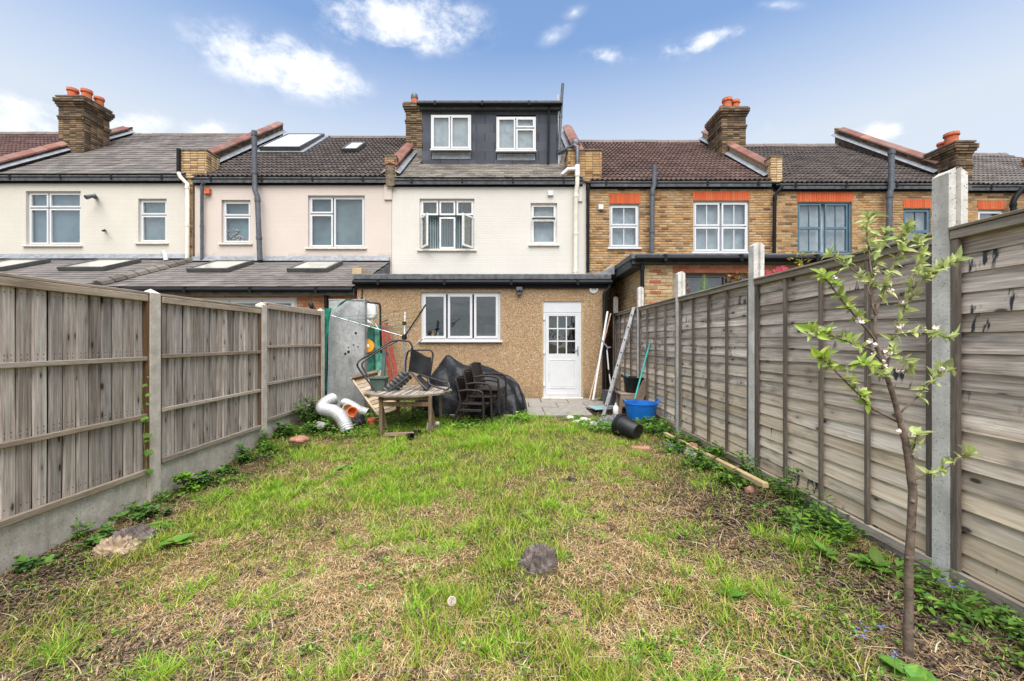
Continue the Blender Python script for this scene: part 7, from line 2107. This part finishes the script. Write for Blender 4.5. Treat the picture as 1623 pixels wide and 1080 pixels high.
single(MB().tube([P(1006, 633, 7.05), P(1032, 537, 7.6)], .015, 10), 'broom_handle', 'teal green broom handle standing in the blue tub', 'handle', M['teal'], P(1006, 633, 7.05), smooth=40)
single(MB().tube([cblk + Vector((-.1, -.05, .2)), cblk + Vector((-.15, -.02, .37))], .012, 8), 'trowel_handle', 'short teal handle sticking out of the black tub', 'handle', M['teal'], cblk + Vector((-.1, -.05, .2)), smooth=40)
cg = Vector((P(966, 0, 8.75).x, 8.75, .003)); bk = tub(cg, .155, .12, .3, 'dark grey bucket standing on the paving behind the ladder', 'bucket_grey', handles=False, name='bucket', cat='bucket')
MB().tube(curve([cg + Vector((-.15, 0, .28)), cg + Vector((-.06, -.15, .31)), cg + Vector((.06, -.16, .31)), cg + Vector((.15, 0, .28))], 5), .005, 6).build('handle', M['steel_pole'], bk, smooth=True)
cr = thing('wooden_crate', 'old brown wooden crate with splayed legs under the black tub', 'crate', (cblk.x - .05, 8.0, .0))
MB().box(cblk.x - .3, cblk.x + .2, 7.82, 8.28, cblk.z - .035, cblk.z - .002).build('top', M['wood_old'], cr, bevel=.005)
for (xa, xb, yy) in ((-.28, -.34, 7.85), (.14, .22, 7.85), (-.24, -.28, 8.25), (.16, .2, 8.25)):
    MB().bar((cblk.x + xb, yy - .05, gzf(2, 7.9) - .02), (cblk.x + xa, yy, cblk.z - .036), .06, .05, (0, 1, 0)).build('leg', M['wood_oldz'], cr, bevel=.004)
MB().bar((cblk.x - .28, 7.83, cblk.z - .09), (cblk.x + .16, 7.83, cblk.z - .09), .03, .1).build('rail', M['wood_old'], cr, bevel=.004)
a, b = P(1002, 655, 7.6), P(1025, 606, 7.75); single(MB().bar(a, b, .16, .03, (0, -1, .2)), 'board', 'old brown board leaning on the fence behind the blue tub', 'board', M['wood_oldz'], a, bevel=.004)
c = Vector((P(976, 0, 7.85).x, 7.85, gzf(1.95, 7.85))); btl = thing('plastic_bottle', 'white plastic bottle standing in front of the crate', 'bottle', tuple(c))
MB().lathe([(.05, 0), (.055, .02), (.055, .13), (.03, .17), (.02, .18), (.02, .2), (0, .2)], c, 18).build('bottle_body', M['white_plastic'], btl, smooth=40)
MB().lathe([(.023, .19), (.023, .215), (0, .215)], c, 14).build('cap', M['white_dirty'], btl)
c = Vector((P(951, 0, 8.15).x, 8.15, .012)); single(MB().obox(c + Vector((0, 0, .01)), (.17, .05, 0), (-.05, .11, .012), (0, 0, .008)), 'board_offcut', 'pale blue-green board offcut lying on the paving', 'board', M['tile_teal'], c, bevel=.003)
# crumpled things
def crumple(c, w_, d_, h_, seed, name, label, cat, mat, n=64):
    """a crumpled sheet heaped on the ground: a low closed heap with sharp folds"""
    mb = MB(); c = Vector(c)
    def fn(u, v):
        th, ph = u * 2 * math.pi, v * math.pi * .56
        d = Vector((math.cos(th) * math.sin(ph), math.sin(th) * math.sin(ph), math.cos(ph)))
        n1 = abs(smoothnoise(seed + d.x * 2.6 + d.z * .8, seed * 2 + d.y * 2.6)) * 4.2
        n2 = abs(smoothnoise(seed + 7 + d.x * 6 - d.z * 2, seed + d.y * 6.5 + d.x * 2)) * 4.2
        k = .72 + .38 * max(0, 1 - n1) + .16 * max(0, 1 - n2) + .5 * smoothnoise(seed + d.x * 1.3, seed + d.y * 1.3 + 4)
        x = c.x + d.x * w_ * k; y = c.y + d.y * d_ * k
        return Vector((x, y, gzf(x, y) + max(-.01, d.z * h_ * (.35 + .95 * max(0, 1 - n1) + .45 * max(0, 1 - n2)))))
    mb.grid(fn, n, n // 2)
    return single(mb, name, label, cat, M[mat], c, smooth=True, fix=False)
crumple(at_ground(855, 902), .105, .07, .10, 4.3, 'rag', 'crumpled grey-brown rag lying in the middle of the lawn', 'rag', 'rag', 90)
crumple(at_ground(185, 872), .17, .11, .07, 9.1, 'plastic_bag', 'muddy crumpled plastic bag by the left fence', 'bag', 'bag')
crumple(at_ground(212, 855), .16, .08, .07, 14.7, 'cloth', 'brown crumpled cloth just behind the muddy plastic bag', 'cloth', 'rag')
crumple(at_ground(972, 676), .24, .17, .12, 6.6, 'plastic_sheet', 'crumpled grey plastic sheet at the foot of the ladder', 'plastic sheet', 'grey_cloth', 64)
# fallen black pot and its neighbours
p0, p1 = P(984, 686, 6.0), P(1014, 694, 5.72); p0.z = gzf(p0.x, p0.y) + .16; p1.z = gzf(p1.x, p1.y) + .115
L_ = (p1 - p0).length
single(MB().lathe([(.15, -.03), (.165, -.03), (.165, .03), (.155, .03), (.113, .31), (.108, .315), (0, .30)] , p0, 28, axis=p1 - p0).lathe([(.15, -.03), (.105, .29), (0, .29)], p0, 28, axis=p1 - p0), 'plant_pot', 'large black plastic plant pot lying on its side on the grass', 'pot', M['black_plastic'], p0 - Vector((0, 0, .15)), smooth=40, fix=False)
c = at_ground(1015, 716, .03); single(MB().obox(c, (.11, -.01, 0), (.01, .05, 0), (0, 0, .032)), 'brick', 'old brick lying in front of the fallen black pot', 'brick', M['pinkbrick'], c, bevel=.008)
c = at_ground(999, 668, .05); lump(c, .06, .05, .05, 2.2, 'brick_fragment', 'red brick fragment between the black pot and the blue tub', 'brick', 'terracotta')
# timber batten along the right fence (in broken runs, one length)
a, b = Vector((P(1046, 0, 6.2).x, 6.2, gzf(2.24, 6.2) + .04)), P(1214, 770, 3.52)
bt_ = MB(); bt_.bar(a, b, .05, .045); single(bt_, 'timber_batten', 'long pale new timber batten lying along the foot of the right fence', 'timber', M['wood_new'], b, bevel=.004)
for k, (px_, py_, s_, m_) in enumerate([(1098, 712, .07, 'pinkbrick'), (1094, 722, .08, 'stone'), (1104, 732, .09, 'stone'), (1111, 742, .07, 'stone'), (1086, 716, .06, 'stone'), (1192, 782, .06, 'pinkbrick')]):
    c = at_ground(px_, py_, s_ * .4)
    lab = ['pinkish broken brick on the stones beside the batten', 'grey stone beside the batten, just in front of the pink brick', 'largest grey stone beside the batten', 'small grey stone nearest the lawn beside the batten', 'small grey stone behind the pink brick beside the batten', 'pink brick lump near the end of the batten'][k]
    lump(c, s_, s_ * .8, s_ * .75, 20 + k * 3.1, 'stone' if m_ == 'stone' else 'brick_fragment', lab, 'stone' if m_ == 'stone' else 'brick', m_, 16)
for k, (px_, py_, s_) in enumerate([(927, 668, .1), (942, 674, .11), (915, 671, .08), (905, 664, .09)]):
    c = at_ground(px_, py_, .02); lump(c, s_, s_ * .8, s_ * .45, 50 + k * 2.7, 'rubble', ['pale flat rubble piece at the broken paving edge, second from right', 'pale flat rubble piece nearest the grey sheet', 'small pale rubble piece at the broken paving edge', 'leftmost pale rubble piece at the paving edge'][k], 'rubble', 'pale_block', 16)
for k, (px_, py_, s_) in enumerate([(993, 790, .025), (905, 762, .06), (875, 762, .035)]):
    c = at_ground(px_, py_, .01); lump(c, s_, s_ * .8, s_ * .5, 70 + k * 2.7, 'rubbish', ['small black scrap on the lawn to the right', 'patch of grey-black rubbish on the lawn beyond the rag', 'small grey scrap on the lawn left of the larger one'][k], 'rubbish', 'dark_rubbish', 20, .9)
# bottles on the kitchen sill, a dark bird ornament on the neighbour's post
for k, (px_, m_, h_, lb) in enumerate(((676, 'white_plastic', .15, 'white soap bottle on the kitchen window sill, leftmost'), (686, 'orange', .17, 'yellowish bottle on the kitchen window sill'), (694, 'white_dirty', .13, 'pale bottle on the kitchen window sill, right of the yellow one'))):
    x_ = (px_ - CX) / FPX * 9.9; z_ = P(0, 540, EY).z + .047; c = Vector((x_, EY + .2, z_))
    single(MB().lathe([(.035, 0), (.04, .01), (.04, h_ * .6), (.015, h_ * .78), (.013, h_), (.02, h_), (.02, h_ + .02), (0, h_ + .02)], c, 14), 'bottle', lb, 'bottle', M[m_], c, smooth=40)
br = P(493, 488, 9.2)
bird = MB().lathe([(0, -.1), (.05, -.06), (.055, 0), (.03, .07), (.02, .1), (0, .12)], br + Vector((0, 0, .06)), 12, axis=(-.35, 0, 1)); bird.tube([br + Vector((.02, 0, .02)), br + Vector((.1, 0, -.02))], .02, 6)
single(bird, 'bird_ornament', 'small black bird-shaped ornament beyond the left fence', 'ornament', M['black_plastic'], br, smooth=True)
single(MB().box(br.x - .04, br.x + .05, 9.16, 9.24, 0, br.z - .03), 'post', 'short dark post carrying the bird ornament beyond the left fence', 'post', M['wood_leg'], (br.x, 9.2, 0))
